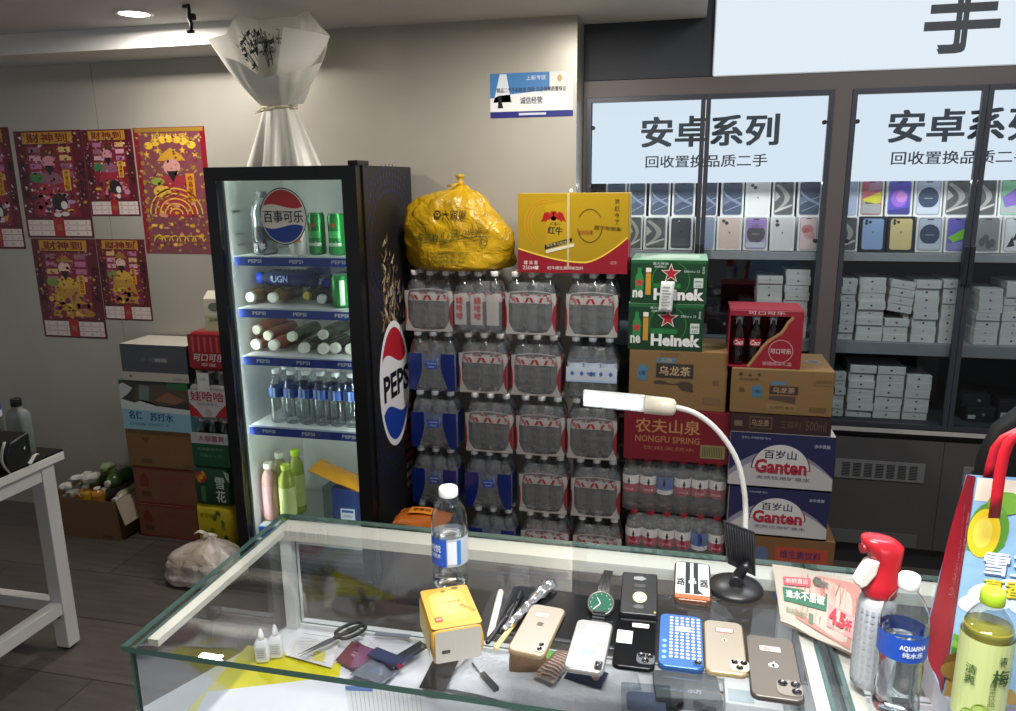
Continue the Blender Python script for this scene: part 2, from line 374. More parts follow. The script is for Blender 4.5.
# ------------------------------------------------------------------ red posters on the wall
def wrect(tl, br, bl=None):
    a = ony(*tl, WY); b = ony(*br, WY); return a.x, b.z, b.x, a.z
RED, GOLD, PINK = '#5a121b', '#9c7628', '#8f6074'
def poster(x0, z0, x1, z1, kind, label, y=WY, title='财神到'):
    t = thing('wall_poster', label, 'poster', (x0, y, z0), 0, 'red and gold posters on the wall')
    w, h = x1-x0, z1-z0
    obj('sheet', MB().box(0, -.0012, 0, w, -.0002, h), mat(RED if kind != 'gold' else '#7c1c28', .3), t)
    P = Print(.28); R = random.Random(int(w*1e5)+len(kind))
    if kind == 'gold':
        P.rect(.0, .0, w, h, '#7a4048', 1)
        for a in (0, w*.93): P.rect(a, 0, a+w*.07, h, '#86141f', 2)
        for k in range(9): P.ell(w*.09, h*(.2+.075*k), w*.03, h*.018, GOLD, 3, 10)
        P.rect(w*.02, h*.965, w*.98, h*.995, GOLD, 3)
        for k in range(7): P.ell(w*(.2+.1*k), h*(.86+.05*math.sin(k/6*PI)), w*.065, h*.03, '#e2b53a', 3, 9)
        P.text('招财进宝', w*.5, h*.93, h*.045, '#e8c04a', w*.5, 4, .02)
        for k in range(5): P.star(w*(.16+.17*k), h*(.79+.03*(k % 2)), w*.05, '#e0a838', 3)
        # robed figure: hat, face, beard, robe, sleeves
        P.poly([(w*.3,h*.74),(w*.7,h*.74),(w*.64,h*.79),(w*.5,h*.84),(w*.36,h*.79)], '#c8922a', 4)
        P.ell(w*.5, h*.69, w*.12, h*.065, '#c98f86', 5); P.poly([(w*.42,h*.66),(w*.58,h*.66),(w*.5,h*.57)], '#2a1a18', 6)
        P.poly([(w*.3,h*.62),(w*.7,h*.62),(w*.82,h*.3),(w*.18,h*.3)], '#9a2f38', 4)
        for k in range(5): P.ring(w*.5, h*.32, w*(.1+.07*k), h*(.05+.04*k), w*.018, '#e0b040', 5, 18, 0, PI)
        P.rect(w*.68, h*.42, w*.8, h*.64, '#d08a22', 5); P.text('恭喜发财', w*.74, h*.53, h*.042, '#7a1018', w*.07, 6, .02, 0, True)
        P.ell(w*.28, h*.58, w*.1, h*.03, '#8a9a40', 5, 10); P.ell(w*.33, h*.5, w*.13, h*.05, '#d8a83a', 5, 12)
        for k in range(26):
            P.ell(w*R.uniform(.16, .84), h*R.uniform(.05, .42), w*R.uniform(.015, .05), h*R.uniform(.008, .02), R.choice(['#e6b840', '#d49a2c', '#c98a70']), 6+k % 2, 8)
        for k in range(6): P.ring(w*(.22+.11*k), h*.1, w*.09, h*.05, w*.015, '#e6b840', 8, 12, 0, PI)
    else:
        P.rect(w*.12, h*.88, w*.86, h*.985, '#b8892a', 2)
        P.text(title, w*.49, h*.933, h*.085, '#7c1018', w*.6, 8, .03)
        for a in (.07, .93):
            P.text('黄金万两' if a < .5 else '和气生财', w*a, h*.55, h*.08, '#150c0c', w*.085, 3, .03, 0, True)
        P.rect(w*.16, h*.2, w*.84, h*.86, '#7d1a2a' if kind == 'a' else '#7a2030', 2)
        for k in range(4):
            for s in (.19, .64): P.rect(w*s, h*(.8-.075*k), w*(s+.17), h*(.85-.075*k), R.choice([PINK, '#b56a98', '#d6a0b0', '#d8b070']), 3)
        # figure: hat, face, beard, fan of notes, robe
        fc = .47
        P.poly([(w*(fc-.14),h*.77),(w*(fc+.14),h*.77),(w*fc,h*.86)], '#5a3020' if kind == 'a' else GOLD, 4)
        P.ell(w*fc, h*.71, w*.1, h*.06, '#d48a9c' if kind == 'a' else '#e0b8a8', 5, 16)
        P.poly([(w*(fc-.07),h*.68),(w*(fc+.07),h*.68),(w*fc,h*.58)], '#1c1216', 6)
        P.poly([(w*.3,h*.6),(w*.64,h*.6),(w*.8,h*.22),(w*.2,h*.22)], '#9b2436' if kind == 'a' else '#b98a2c', 4)
        for k in range(4): P.ring(w*fc, h*.5, w*(.06+.045*k), h*(.04+.028*k), w*.035, PINK if kind == 'a' else '#d8a83a', 5, 14, .2, PI-.2)
        P.rect(w*.66, h*.45, w*.76, h*.64, '#dba32a', 6); P.text('恭喜发财', w*.71, h*.545, h*.04, '#7a1018', w*.06, 7, .02, 0, True)
        P.ell(w*.26, h*.57, w*.1, h*.05, '#3d7a44' if kind == 'a' else '#7a8a3c', 6, 12)
        pal = ['#c77f9c', '#d9c9cc', '#5a2030', '#3a2426', '#cfa23a', '#86303c', '#b090b0'] if kind == 'a' else ['#cfa23a', '#e0b848', '#7a1a5a', '#8a1824', '#b07a2a', '#a04a60']
        for k in range(34):
            cx_, cy_ = w*R.uniform(.2, .8), h*R.uniform(.22, .42); P.ell(cx_, cy_, w*R.uniform(.02, .07), h*R.uniform(.012, .035), R.choice(pal), 5+k % 3, 8)
        if kind == 'a': P.ell(w*.56, h*.34, w*.12, h*.08, '#2a1c1e', 8, 14); P.ell(w*.62, h*.31, w*.05, h*.04, '#dcd8d4', 9, 10)
        # calendar rows along the foot
        P.rect(w*.03, h*.02, w*.97, h*.17, '#dccdc6', 3)
        for k in range(1, 3): P.rect(w*.03, h*(.02+.05*k), w*.97, h*(.024+.05*k), '#7a3038', 4)
        for k in range(7):
            for j in range(3): P.text(str((k*5+j*3) % 28+1), w*(.09+.136*k), h*(.045+.05*j), h*.022, '#6a4048', None, 4)
        P.rect(w*.42, h*.015, w*.58, h*.19, '#a01824', 5); P.text('福', w*.5, h*.1, h*.06, GOLD, None, 6, .03)
    fine = ['#b8923a', '#8a2a34', '#a4505c', '#c8a04a', '#6a1822', '#b08890'] if kind != 'a' else ['#a86f86', '#5a141e', '#c0a0a8', '#3a1a20', '#8a3a4a', '#b8923a', '#d0c0c4']
    if kind == 'gold': fine = ['#a88436', '#b08e44', '#96742c', '#b89c58', '#8a5048', '#7a2a32']
    for k in range(320 if kind == 'gold' else 190):
        x, y, s = w*R.uniform(.03, .95), h*R.uniform(.2 if kind != 'gold' else .02, .97), w*R.uniform(.008, .024); a = R.uniform(0, 3)
        P.poly([(x+s*math.cos(a+q)*(1.6 if q % 3.14 < 1 else .7), y+s*math.sin(a+q)) for q in (0, 1.57, 3.14, 4.71)], R.choice(fine), 3+k % 5)
    P.build('print', t, front(0, -.0012, 0), .00025); return t
x0, z0, x1, z1 = wrect((13,131.5), (88,238)); x1 = ony(81, 131, WY).x
poster(x0, z0, x1, z1, 'a', 'red poster with black side lettering and a gold title, above a smaller red one')
a0, b0, a1, b1 = wrect((82,130), (142,216)); a1 = ony(131, 128, WY).x
poster(x1+.002, b0, a1, b1, 'a', 'narrower red poster with pink banknotes, between tall red and gold posters', title='财神到')
g0 = ony(134, 128, WY); g1 = ony(209, 254, WY); 
poster(a1+.008, g1.z, ony(204, 125, WY).x, g0.z, 'gold', 'tall crimson and gold poster hanging beside the fridge top')
c0 = ony(30, 238, WY); c1 = ony(106, 339, WY); cr = ony(95, 239, WY).x
poster(c0.x+.004, c1.z, cr, z0-.004, 'b', 'lower red poster with large gold robed figure and calendar strip', title='财神到')
d0 = ony(97, 239, WY); d1 = ony(152, 321, WY)
poster(cr+.003, d1.z, ony(144, 239, WY).x, min(d0.z, b0-.003), 'b', 'lower right small red poster with gold robed figure, under the banknote poster', title='财神到')
e1 = ony(8, 127, WY); e2 = ony(20, 249, WY)
poster(e1.x-.28, e2.z, e1.x, e1.z, 'a', 'red poster cut off at the edge of the photo, black lettering along its side')
# paper notice near the wall corner
n0 = ony(490, 74, WY); n1 = ony(573, 116, WY)
nt_ = thing('paper_notice', 'small blue and white paper notice taped beside the wall corner', 'notice', (n0.x, WY, n1.z))
w_, h_ = n1.x-n0.x, n0.z-n1.z
obj('sheet', MB().box(0, -.0012, 0, w_, -.0002, h_), mat('#e6e4dc', .3), nt_)
P = Print(.3); P.rect(0, h_*.45, w_*.72, h_, '#4a7fb8', 1); P.poly([(w_*.04,h_*.35),(w_*.26,h_*.35),(w_*.2,h_*.98),(w_*.12,h_*.98)], '#dfe5ea', 2)
P.poly([(w_*.1,h_*.5),(w_*.85,h_*.62),(w_*.95,h_*.2),(0,h_*.16),(0,h_*.4)], '#e8e8e6', 2)
P.rect(0, 0, w_, h_*.14, '#2b2f78', 3); P.rect(w_*.35, h_*.05, w_*.68, h_*.1, '#c9ccd8', 4)
P.text('上新专区', w_*.56, h_*.88, h_*.1, '#e8eef2', w_*.24, 4)
P.text('精品二手手机批发 回收 正品保障质量保证', w_*.5, h_*.62, h_*.11, '#33343e', w_*.84, 4, .03)
P.text('诚信经营', w_*.5, h_*.38, h_*.16, '#50525e', w_*.27, 4, .04)
P.ell(w_*.12, h_*.42, w_*.025, h_*.07, '#202024', 4, 10); P.poly([(w_*.09,h_*.22),(w_*.16,h_*.22),(w_*.14,h_*.36),(w_*.1,h_*.36)], '#202024', 4)
P.ell(w_*.84, h_*.85, w_*.03, h_*.08, '#c9a368', 3, 10)
P.build('print', nt_, front(0, -.0012, 0), .00025)
# ================================================================== bottles used in several places
def bottle_prof(r, h, rib=.0012, ribs=5, neck=.0125, waist=0.):
    P = [(0, .004), (r*.55, .0015), (r*.8, 0), (r*.95, h*.015), (r, h*.05)]
    z0, z1 = h*.08, h*.6
    for k in range(ribs*2+1):
        z = z0+(z1-z0)*k/(ribs*2); q = r-(rib if k % 2 else 0)-waist*r*math.sin(PI*k/(ribs*2)); P.append((q, z))
    P += [(r, h*.65), (r*.97, h*.71), (r*.86, h*.78), (r*.66, h*.84), (r*.46, h*.88), (neck, h*.905), (neck, h*.945)]
    return P
BCLR = glass('#eceff0', 1.5, .12, 2.6)
BHERO = glass('#f1f4f4', 1.5, .03, 2.4)
def bottle_meshes(r, h, label=('#d8d4d0',), capcol='#eeeeea', lab=(.45, .66), n=14, body=None, fn=None, caph=.075, neck=.0125):
    b = MB().lathe(bottle_prof(r, h, .0022, 7, neck), n=n, cap=False).data('bottle', body or BCLR)
    c = MB().lathe([(neck*1.12, h*(1-caph)), (neck*1.16, h*(1-caph)+.001), (neck*1.16, h-.002), (neck*1.05, h)], n=n).data('cap', mat(capcol, .4))
    l = None
    if label:
        z0, z1 = h*lab[0], h*lab[1]; k = 4
        prof = [(r+.0006, z0+(z1-z0)*i/k) for i in range(k+1)]
        l = MB().lathe(prof, n=24, cap=False, mfn=fn).data('label', [mat(x, .4) if isinstance(x, str) else x for x in label])
    return b, c, l
def put_bottle(meshes, parent, loc, rot=None, first='bottle'):
    b, c, l = meshes
    o = link(first, b, parent); o.location = loc
    if rot: o.rotation_euler = rot
    link('cap', c, o)
    if l: link('label', l, o)
    return o
def free_bottle(meshes, name, label, loc, rot=None, group=None, cat='bottle'):
    b, c, l = meshes
    o = link(name, b); o.location = loc; tag(o, label, cat, group)
    if rot: o.rotation_euler = rot
    link('cap', c, o)
    if l: link('label', l, o)
    return o
# ================================================================== drinks fridge
FX0, FX1, FY0, FY1, FH = -1.633, -1.064, 2.40, 2.905, 1.602
fr = thing('drinks_fridge', 'tall black glass-door drinks fridge with a round cola emblem and lit shelves', 'fridge', ((FX0+FX1)/2, (FY0+FY1)/2, 0))
BK = mat('#0c0c0e', .28); BKM = mat('#141417', .45)
b = MB(); T = .03
yb = FY0+.045
b.box(FX0, yb, .0, FX0+T, FY1, FH); b.box(FX1-T, yb, 0, FX1, FY1, FH); b.box(FX0+T, FY1-.02, 0, FX1-T, FY1, FH)
b.box(FX0+T, yb, FH-.03, FX1-T, FY1-.02, FH); b.box(FX0+T, yb, 0, FX1-T, FY1-.02, .19)
obj('cabinet_body', b, BKM, fr, True)
IW = mat('#eef1ee', .5)
b = MB(); e = .002
b.quad((FX0+T+e,yb,.19+e),(FX0+T+e,FY1-.02-e,.19+e),(FX0+T+e,FY1-.02-e,FH-.03-e),(FX0+T+e,yb,FH-.03-e))
b.quad((FX1-T-e,yb,.19+e),(FX1-T-e,yb,FH-.03-e),(FX1-T-e,FY1-.02-e,FH-.03-e),(FX1-T-e,FY1-.02-e,.19+e))
b.quad((FX0+T,FY1-.02-e,.19),(FX1-T,FY1-.02-e,.19),(FX1-T,FY1-.02-e,FH-.03),(FX0+T,FY1-.02-e,FH-.03))
b.quad((FX0+T,yb,FH-.03-e),(FX0+T,FY1-.02,FH-.03-e),(FX1-T,FY1-.02,FH-.03-e),(FX1-T,yb,FH-.03-e))
b.quad((FX0+T,yb,.19+e),(FX1-T,yb,.19+e),(FX1-T,FY1-.02,.19+e),(FX0+T,FY1-.02,.19+e))
obj('inner_liner', b, IW, fr, True, solid=-.0012)
SHZ = [1.296, 1.108, .930, .659]
lx0, lx1 = FX0+T+.022, FX1-T-.006
for i, z in enumerate(SHZ):
    s = MB(); s.box(lx0, FY0+.062, z-.010, lx1, FY1-.03, z-.002)
    sh = obj('shelf', s, mat('#dfe3e2', .3), fr, True)
    st = MB(); st.box(lx0, FY0+.056, z-.036, lx1, FY0+.062, z-.001)
    ls = obj('price_strip', st, mat('#1f3fa4', .35), sh, True)
    P = Print(.35)
    for k in range(3): P.text('PEPSI', (.17+.335*k)*(lx1-lx0), .017, .013, '#e8edf6', .052, 1, .02)
    P.rect(0, .031, lx1-lx0, .035, '#e9eeee', 1)
    o_ = P.build('strip_lettering', sh, front(lx0-wloc(sh).x, FY0+.056-wloc(sh).y, z-.036-wloc(sh).z))
gx0, gx1, gz0, gz1 = -1.591, -1.122, .20, 1.556
dr = MB(); d1 = FX1-.006
dr.box(FX0, FY0, .12, gx0, FY0+.04, FH); dr.box(gx1, FY0, .12, d1, FY0+.04, FH); dr.box(gx0, FY0, gz1, gx1, FY0+.04, FH); dr.box(gx0, FY0, .12, gx1, FY0+.04, gz0)
door = obj('door', dr, BK, fr, True)
obj('door_glass', MB().box(gx0, FY0+.012, gz0, gx1, FY0+.017, gz1), glass('#f2f6f5', 1.45, 0), door, True)
obj('door_gasket', MB().box(gx0-.004, FY0+.0402, gz0, gx0+.008, FY0+.0445, gz1).box(gx1-.006, FY0+.0402, gz0, gx1+.004, FY0+.0445, gz1), mat('#cfd3d2', .5), door, True)
obj('kick_grille', (lambda m: ([m.box(FX0+.03, FY0+.02, .02+.018*k, FX1-.03, FY0+.045, .03+.018*k) for k in range(5)], m)[1])(MB().box(FX0+.01, FY0+.03, 0, FX1-.01, FY0+.045, .118)), mat('#18181b', .5), fr, True)
obj('hinge', MB().box(d1-.03, FY0+.005, FH, FX1, FY0+.10, FH+.016), mat('#0d0d0f', .4), fr, True, bevel=.003)
# strips hidden behind the door posts; right one added to light the drink fronts
for xs_ in (FX0+T+.0035, FX1-T-.0065): obj('hidden_light_strip', MB().box(xs_, FY0+.047, .25, xs_+.003, FY0+.055, 1.55), emit('#f6fff8', 55), fr, True)
# round emblem on the glass
ec = ony(283, 216.5, FY0+.01); er = .079
P = Print(.35)
P.ell(0, 0, er, er, '#2a2e3c', 0, 48); P.ell(0, 0, er*.965, er*.965, '#ece9dc', 1, 48)
def wave(y, amp, n=24, s=1): return [(-er*.93*math.sqrt(max(0, 1-(y/er/.93)**2))*(1-2*i/n)*1., y+amp*math.sin(2*PI*i/n*s)) for i in range(n+1)]
def capseg(P, top, col):
    R = er*.92; y0 = .028; n = 24; up = []; lo = []
    a0 = math.asin(y0/R)
    for i in range(n+1):
        a = PI-a0-(PI-2*a0)*i/n; x, y = R*math.cos(a), R*math.sin(a); wv = y0+.006*math.sin(2*PI*i/n)
        up.append((x, y if top else -wv+.0)); lo.append((x, wv if top else -y))
    P.strip(up, [(a, min(b, c[1])) for (a, b), c in zip(lo, up)], col, 2)
capseg(P, True, '#c23a3c'); capseg(P, False, '#27479c')
P.text('百事可乐', 0, 0, .034, '#1b1c22', .136, 3, .03)
P.build('round_emblem', door, lambda a, b, l: (ec.x+a*1.10-wloc(door).x, FY0+.0115-l-wloc(door).y, ec.z+b*1.22-wloc(door).z))
# sticker slips on the inner left wall
P = Print(.5)
for a, b_, c_ in ((.03, 1.44, .09), (.04, 1.36, .07), (.045, 1.32, .02)): P.rect(a, b_, a+.06, b_+c_*.6, '#8d9493', 1); P.rect(a+.004, b_+.004, a+.056, b_+.012, '#3c4242', 2)
P.build('care_sticker', fr, lambda a, b, l: (FX0+T+e+l+.0004-wloc(fr).x, yb+a+.02-wloc(fr).y, b))
# printed side of the fridge: dotted rings, splash, globe emblem, glass of cola
P = Print(.35)
pt = onx(398, 318, FX1); pb = onx(402, 440, FX1); plft = onx(379, 380, FX1)
R_ = (pt.z-pb.z)/2; gy = plft.y+R_*.62; gz = (pt.z+pb.z)/2
def sd(a, b): return (a, b)
for k in range(4):
    rr = .19+.028*k
    for q in range(56):
        a = 2*PI*q/56; yy, zz = 2.68+rr*math.cos(a)*1.05, 1.33+rr*math.sin(a)
        if FY0+.07 < yy < FY1-.01: P.rect(yy-.0035, zz-.008, yy+.0035, zz+.008, '#1d2560', 1)
for k in range(3):
    rr = .1+.03*k
    for q in range(30):
        a = 2*PI*q/30; yy, zz = 2.6+rr*math.cos(a), .62+rr*math.sin(a)
        if FY0+.07 < yy < FY1-.01: P.rect(yy-.004, zz-.006, yy+.004, zz+.006, '#1d2560', 1)
rs = random.Random(3)
for k in range(130):
    t_ = rs.random()**.7; yy = 2.60+.10*t_+rs.uniform(-1, 1)*(.018+.13*t_); zz = 1.36-.33*t_+rs.uniform(-.02, .02); s = rs.uniform(.007, .03)*(.5+.7*t_); an = rs.uniform(-.9, .9)
    if yy-s*1.6 < FY0+.06 or yy+s*1.6 > FY1: continue
    P.poly([(yy+u*s*math.cos(an)-v*s*math.sin(an), zz+u*s*math.sin(an)+v*s*math.cos(an)) for u, v in ((-.35,-.9),(.4,-.6),(.25,.5),(.05,1.5))], rs.choice(['#8f7f68', '#6a563f', '#b8a98e', '#4a382a', '#7d6748', '#a08c70', '#3a2c22']), 2+k % 3)
P.poly([(2.60,.985),(2.86,1.035),(2.86,1.0),(2.60,.945)], '#9a8f86', 2)
for k in range(14): zz = .30+.04*k; P.rect(2.73, zz, 2.80+.01*(k % 3), zz+.022, rs.choice(['#6b1d20', '#8a6a62', '#4a2a28', '#b09890']), 2)
def gl(R, col, l): P.ell(gy, gz, R*.62, R, col, l, 44)
gl(R_*1.0, '#e9e9ea', 5); gl(R_*.93, '#e7e7e8', 6)
n = 24; A0 = .42; up = []; lo = []; up2 = []; lo2 = []
for i in range(n+1):
    a = PI-A0-(PI-2*A0)*i/n; y_, z_ = R_*.9*math.cos(a)*.62, R_*.9*math.sin(a); q = R_*.38+R_*.1*math.sin(2*PI*i/n)
    up.append((gy+y_, gz+max(z_, q))); lo.append((gy+y_, gz+min(q, z_)+R_*.03)); up2.append((gy+y_, gz-min(R_*.4-R_*.1*math.sin(2*PI*i/n), z_))); lo2.append((gy+y_, gz-z_))
P.strip(up, lo, '#b3202c', 7); P.strip(up2, lo2, '#1d3f9c', 7)
P.text('PEPSI', gy+R_*.12, gz, R_*.42, '#111216', R_*1.18, 8, .035)
P.build('side_print', fr, lambda a, b, l: (FX1+.0003+l-wloc(fr).x, a-wloc(fr).y, b), .0002)
# ------------------------------------------------------------------ what is in the fridge
def can(r, h, body, top='#c9ccce'):
    c = MB().lathe([(r*.8, 0), (r, .006), (r, h-.012), (r*.86, h-.002), (r*.84, h)], n=22)
    return c.data('can', mat(body, .25, .4))
def can_thing(px, py, y, z, r, h, col, label, printfn=None, top='#d3d6d8'):
    x = ony(px, py, y).x
    o = link('drink_can', can(r, h, col)); o.location = (x, y, z); tag(o, label, 'can', 'cans in the fridge')
    lid = MB().lathe([(0, h+.0002), (r*.76, h+.0002), (r*.8, h+.0012), (r*.84, h+.0006)], n=22).box(-.006, -.01, h+.0004, .006, .006, h+.0018).data('lid', mat(top, .3, .7)); link('lid', lid, o)
    if printfn:
        P = Print(.3); printfn(P); P.build('can_print', o, wrapcyl(r+.0004, 0))
    return o
GRN = '#1f8a3c'
S1 = SHZ[0]-.0015
def hk(P):
    P.rect(-.025, .06, .025, .085, '#2fa04e', 1, 6); P.text('Heineken', 0, .04, .018, '#f0f0e8', .055, 2, .02); P.star(0, .105, .012, '#c8242c', 2)
can_thing(318, 250, 2.56, S1, .031, .148, GRN, 'green beer can on the top fridge shelf, just right of the round emblem', hk)
can_thing(338, 250, 2.55, S1, .031, .146, GRN, 'green beer can at the right-hand end of the top fridge shelf', hk)
can_thing(299, 250, 2.525, S1, .029, .118, '#dcdcd6', 'white can with a red star on the top fridge shelf', lambda P: P.star(.012, .06, .022, '#d04a3c', 2))
def sil(P): P.rect(-.05, .05, .05, .10, '#34383c', 1, 12); P.text('百事', 0, .03, .022, '#e8e8e8', .05, 3, .03); P.ell(0, .035, .03, .03, '#17181a', 2, 20)
M_ = bottle_meshes(.045, .225, None, '#7c8084', body=mat('#8f9598', .2, .5), caph=.09, neck=.016, n=24)
o = free_bottle(M_, 'drink_bottle', 'large silver-grey bottle with a dark label behind the round fridge emblem', (ony(266, 250, 2.55).x, 2.55, S1)); P = Print(.3); sil(P); P.build('label', o, wrapcyl(.0456, 0))
# bottles lying with the cap to the door
def lying(pxs, z, r, body, capc, group, kind=1, y0=2.52, h=.2, capr=.019, up=0., yaw=0.):
    B = MB().lathe(bottle_prof(r, h, neck=capr*.8), n=16, cap=False).data('bottle', body)
    Cc = MB().lathe([(capr*.96, h*.90), (capr, h*.905), (capr, h-.002), (capr*.9, h)], n=20).data('cap', mat(capc, .35))
    for i, (px, py, lab) in enumerate(pxs):
        p = ony(px, py, y0); o = link('lying_bottle', B); o.location = (p.x, y0+h, max(p.z, z+r+.001)); o.rotation_euler = (PI/2, 0, yaw)
        tag(o, lab, 'bottle', group); link('cap', Cc, o)
S2, S3 = SHZ[1]-.0015, SHZ[2]-.0015
g = 'bottles lying in the fridge with their caps to the door'
AMB = film('#8a6a3a', .75, .1); DRK = film('#3a2a26', .85, .1); RSE = film('#b5705c', .75, .12); DGR = film('#5a6a52', .8, .1); BLU = film('#28408a', .8, .1)
lying([(250, 300, 'amber bottle with white cap at the left of the second fridge shelf'), (272, 301, 'amber bottle with white cap, second along the second fridge shelf')], S2, .028, AMB, '#e6e6dc', g)
lying([(321, 302, 'dark bottle with small white cap beside the green can on second shelf')], S2, .028, DRK, '#d9d9d6', g, 2, capr=.017)
lying([(306, 296, 'bottle with yellow cap lying in the middle of the second fridge shelf')], S2, .027, DGR, '#c9b040', g, 2, y0=2.56, capr=.014)
p = ony(257, 286, 2.56)
M_ = bottle_meshes(.034, .23, None, '#1f43c0', body=film('#1c2a55', .85, .1), neck=.019, caph=.1, n=18)
o = free_bottle(M_, 'lying_bottle', 'blue-capped dark bottle lying crosswise on the second fridge shelf', (p.x+.215, 2.62, S2+.092), (0, -PI/2, .12), g)
P = Print(.3); P.text('UGN', 0, 0, .026, '#9fb4d8', .06, 1, .02, 0.); P.build('label', o, lambda a, b, l: (.0+b*0+(b), -(.0345+l), .13-a))
lying([(304, 276, 'blue-capped bottle at the back of the second fridge shelf, nearer the middle'), (325, 283, 'blue-capped bottle at the back of the second fridge shelf, nearer the can')], S2, .027, BLU, '#2c4cc0', g, y0=2.66, h=.18, capr=.016)
can_thing(342, 308, 2.54, S2, .033, .118, GRN, 'green beer can on the second fridge shelf', lambda P: P.rect(.01, .01, .028, .1, '#d8dcd4', 1, 4))
cv = ['at the left end', 'second from the left', 'third from the left', 'fourth from the left', 'fifth from the left', 'at the right end']
lying([(255.5, 348, f'white-capped drink lying {cv[0]} of the lower layer, third fridge shelf'), (273, 349, f'white-capped drink lying {cv[1]} of the lower layer, third fridge shelf')], S3, .027, RSE, '#ecece0', g, capr=.0205)
lying([(303, 351, f'white-capped drink lying {cv[2]} of the lower layer, third fridge shelf'), (322.5, 353, f'white-capped drink lying {cv[3]} of the lower layer, third fridge shelf')], S3, .022, DGR, '#ecece0', g, capr=.0205, y0=2.515)
lying([(334.5, 353, f'white-capped drink lying {cv[4]} of the lower layer, third fridge shelf'), (350, 354, f'white-capped drink lying {cv[5]} of the lower layer, third fridge shelf')], S3, .022, DRK, '#ecece0', g, capr=.0205, y0=2.53)
lying([(256, 330, 'beige-capped drink at the left of the upper layer, third fridge shelf'), (267, 336, 'beige-capped pink drink in the upper layer, beside the leftmost one, third shelf')], S3, .026, RSE, '#d8d4c0', g, y0=2.545, capr=.018)
lying([(291, 337, 'gold-ringed white cap in the upper layer of the third fridge shelf'), (322, 335, 'white-capped drink on the right of the upper layer, third fridge shelf')], S3, .026, DGR, '#dcdccc', g, y0=2.54, capr=.0185)
# standing water bottles
M_ = bottle_meshes(.031, .205, ('#2e56a8', '#9fb6d8'), '#dfe4e6', (.5, .68), fn=lambda i, j: 1 if i % 8 == 2 else 0)
k = 0
for row, yy in enumerate((2.53, 2.60)):
    for i in range(7):
        x = ony(278, 400, 2.53).x+.0655*i*.93
        if x > FX1-T-.036: continue
        free_bottle(M_, 'water_bottle', f'water bottle with blue label, {NTH[i]} from the left in the {"front" if row == 0 else "back"} row, fourth fridge shelf', (x, yy, SHZ[3]-.0014), None, 'water bottles standing in the fridge')
# bottom compartment
S5 = .1955
def tea(px, py, y, body, capc, lab, label, h=.215, r=.032, z=S5):
    M_ = bottle_meshes(r, h, (lab,), capc, (.12, .62), body=film(body, .8, .1), neck=.016, caph=.09, n=18)
    return free_bottle(M_, 'tea_bottle', label, (ony(px, py, y).x, y, z), None, 'bottles in the bottom of the fridge')
base = MB().box(FX0+T+.02, FY0+.075, S5, FX1-T-.01, FY1-.06, S5+.05)
obj('bottom_tray', base, mat('#b9bdbb', .4), fr, True)
zt = S5+.0505
bs_ = obj('price_strip', MB().box(lx0, FY0+.060, S5+.004, lx1, FY0+.066, S5+.048), mat('#1f3fa4', .35), fr, True)
P = Print(.35)
for k in range(3): P.text('PEPSI', (.17+.335*k)*(lx1-lx0), .022, .015, '#e8edf6', .055, 1, .02)
P.build('strip_lettering', bs_, front(lx0-wloc(bs_).x, FY0+.060-wloc(bs_).y, S5+.004))
tea(271, 500, 2.535, '#c79a98', '#d8d8c4', '#b98c92', 'pink bottle with pale cap at the left in the bottom of the fridge', .235, .031, zt)
tea(288, 500, 2.535, '#9fae44', '#b9d038', '#c3cf86', 'green tea bottle in front in the bottom of the fridge, beside the pink one', .235, .032, zt)
tea(281, 480, 2.615, '#b0a878', '#d9d8c8', '#b4aa82', 'pale-capped bottle behind the pink one in the bottom of the fridge', .25, .031, zt)
tea(297, 480, 2.62, '#93a63a', '#a9c828', '#b7c470', 'green tea bottle behind the front one in the bottom of the fridge', .265, .031, zt)
o = tag(obj('acrylic_divider', MB().box(0, 0, 0, .004, .2, .16), glass('#e3ebea', 1.5)), 'clear acrylic divider upright in the bottom of the fridge', 'divider'); o.location = (ony(323, 500, 2.52).x, 2.52, zt)
def small_carton(name, label, x0, y0, z0, w, d, h, col, pf=None, cat='box', bev=.002, rz=0.):
    t = thing(name, label, cat, (x0, y0, z0), rz)
    obj('box_body', MB().box(0, 0, 0, w, d, h), mat(col, .5), t, bevel=bev)
    if pf: P = Print(.5); pf(P, w, h); P.build('print', t, front(0, -.0003, 0))
    return t
xa = ony(327, 500, 2.56).x
small_carton('snack_carton', 'dark blue carton with a white label in the bottom of the fridge', xa+.02, 2.56, zt, .1, .12, .14, '#24356e', lambda P, w, h: (P.rect(w*.35, .01, w*.95, h*.42, '#d8dce4', 1), P.rect(w*.4, h*.3, w*.9, h*.38, '#3458a0', 2), P.text('冰糖雪梨', w*.65, h*.2, .01, '#4a5a80', w*.4, 2)))
m = MB()
def pk(u, v):
    x = -.11+.22*u; y = -.05+.1*v; b_ = math.sin(PI*u)**.6*math.sin(PI*v)**.6
    return (x, y, .012*b_+.003*math.sin(9*u+4*v))
m.grid(pk, 16, 8); m.grid(lambda u, v: (pk(1-u, v)[0], pk(1-u, v)[1], -pk(1-u, v)[2]), 16, 8)
o = tag(obj('snack_packet', m, mat('#d9981c', .3, bump=.1)), 'orange-yellow snack packet lying tilted on the dark blue carton in the fridge', 'packet'); o.location = (ony(335, 466, 2.55).x-.01, 2.60, zt+.178); o.rotation_euler = (.12, .33, 0)
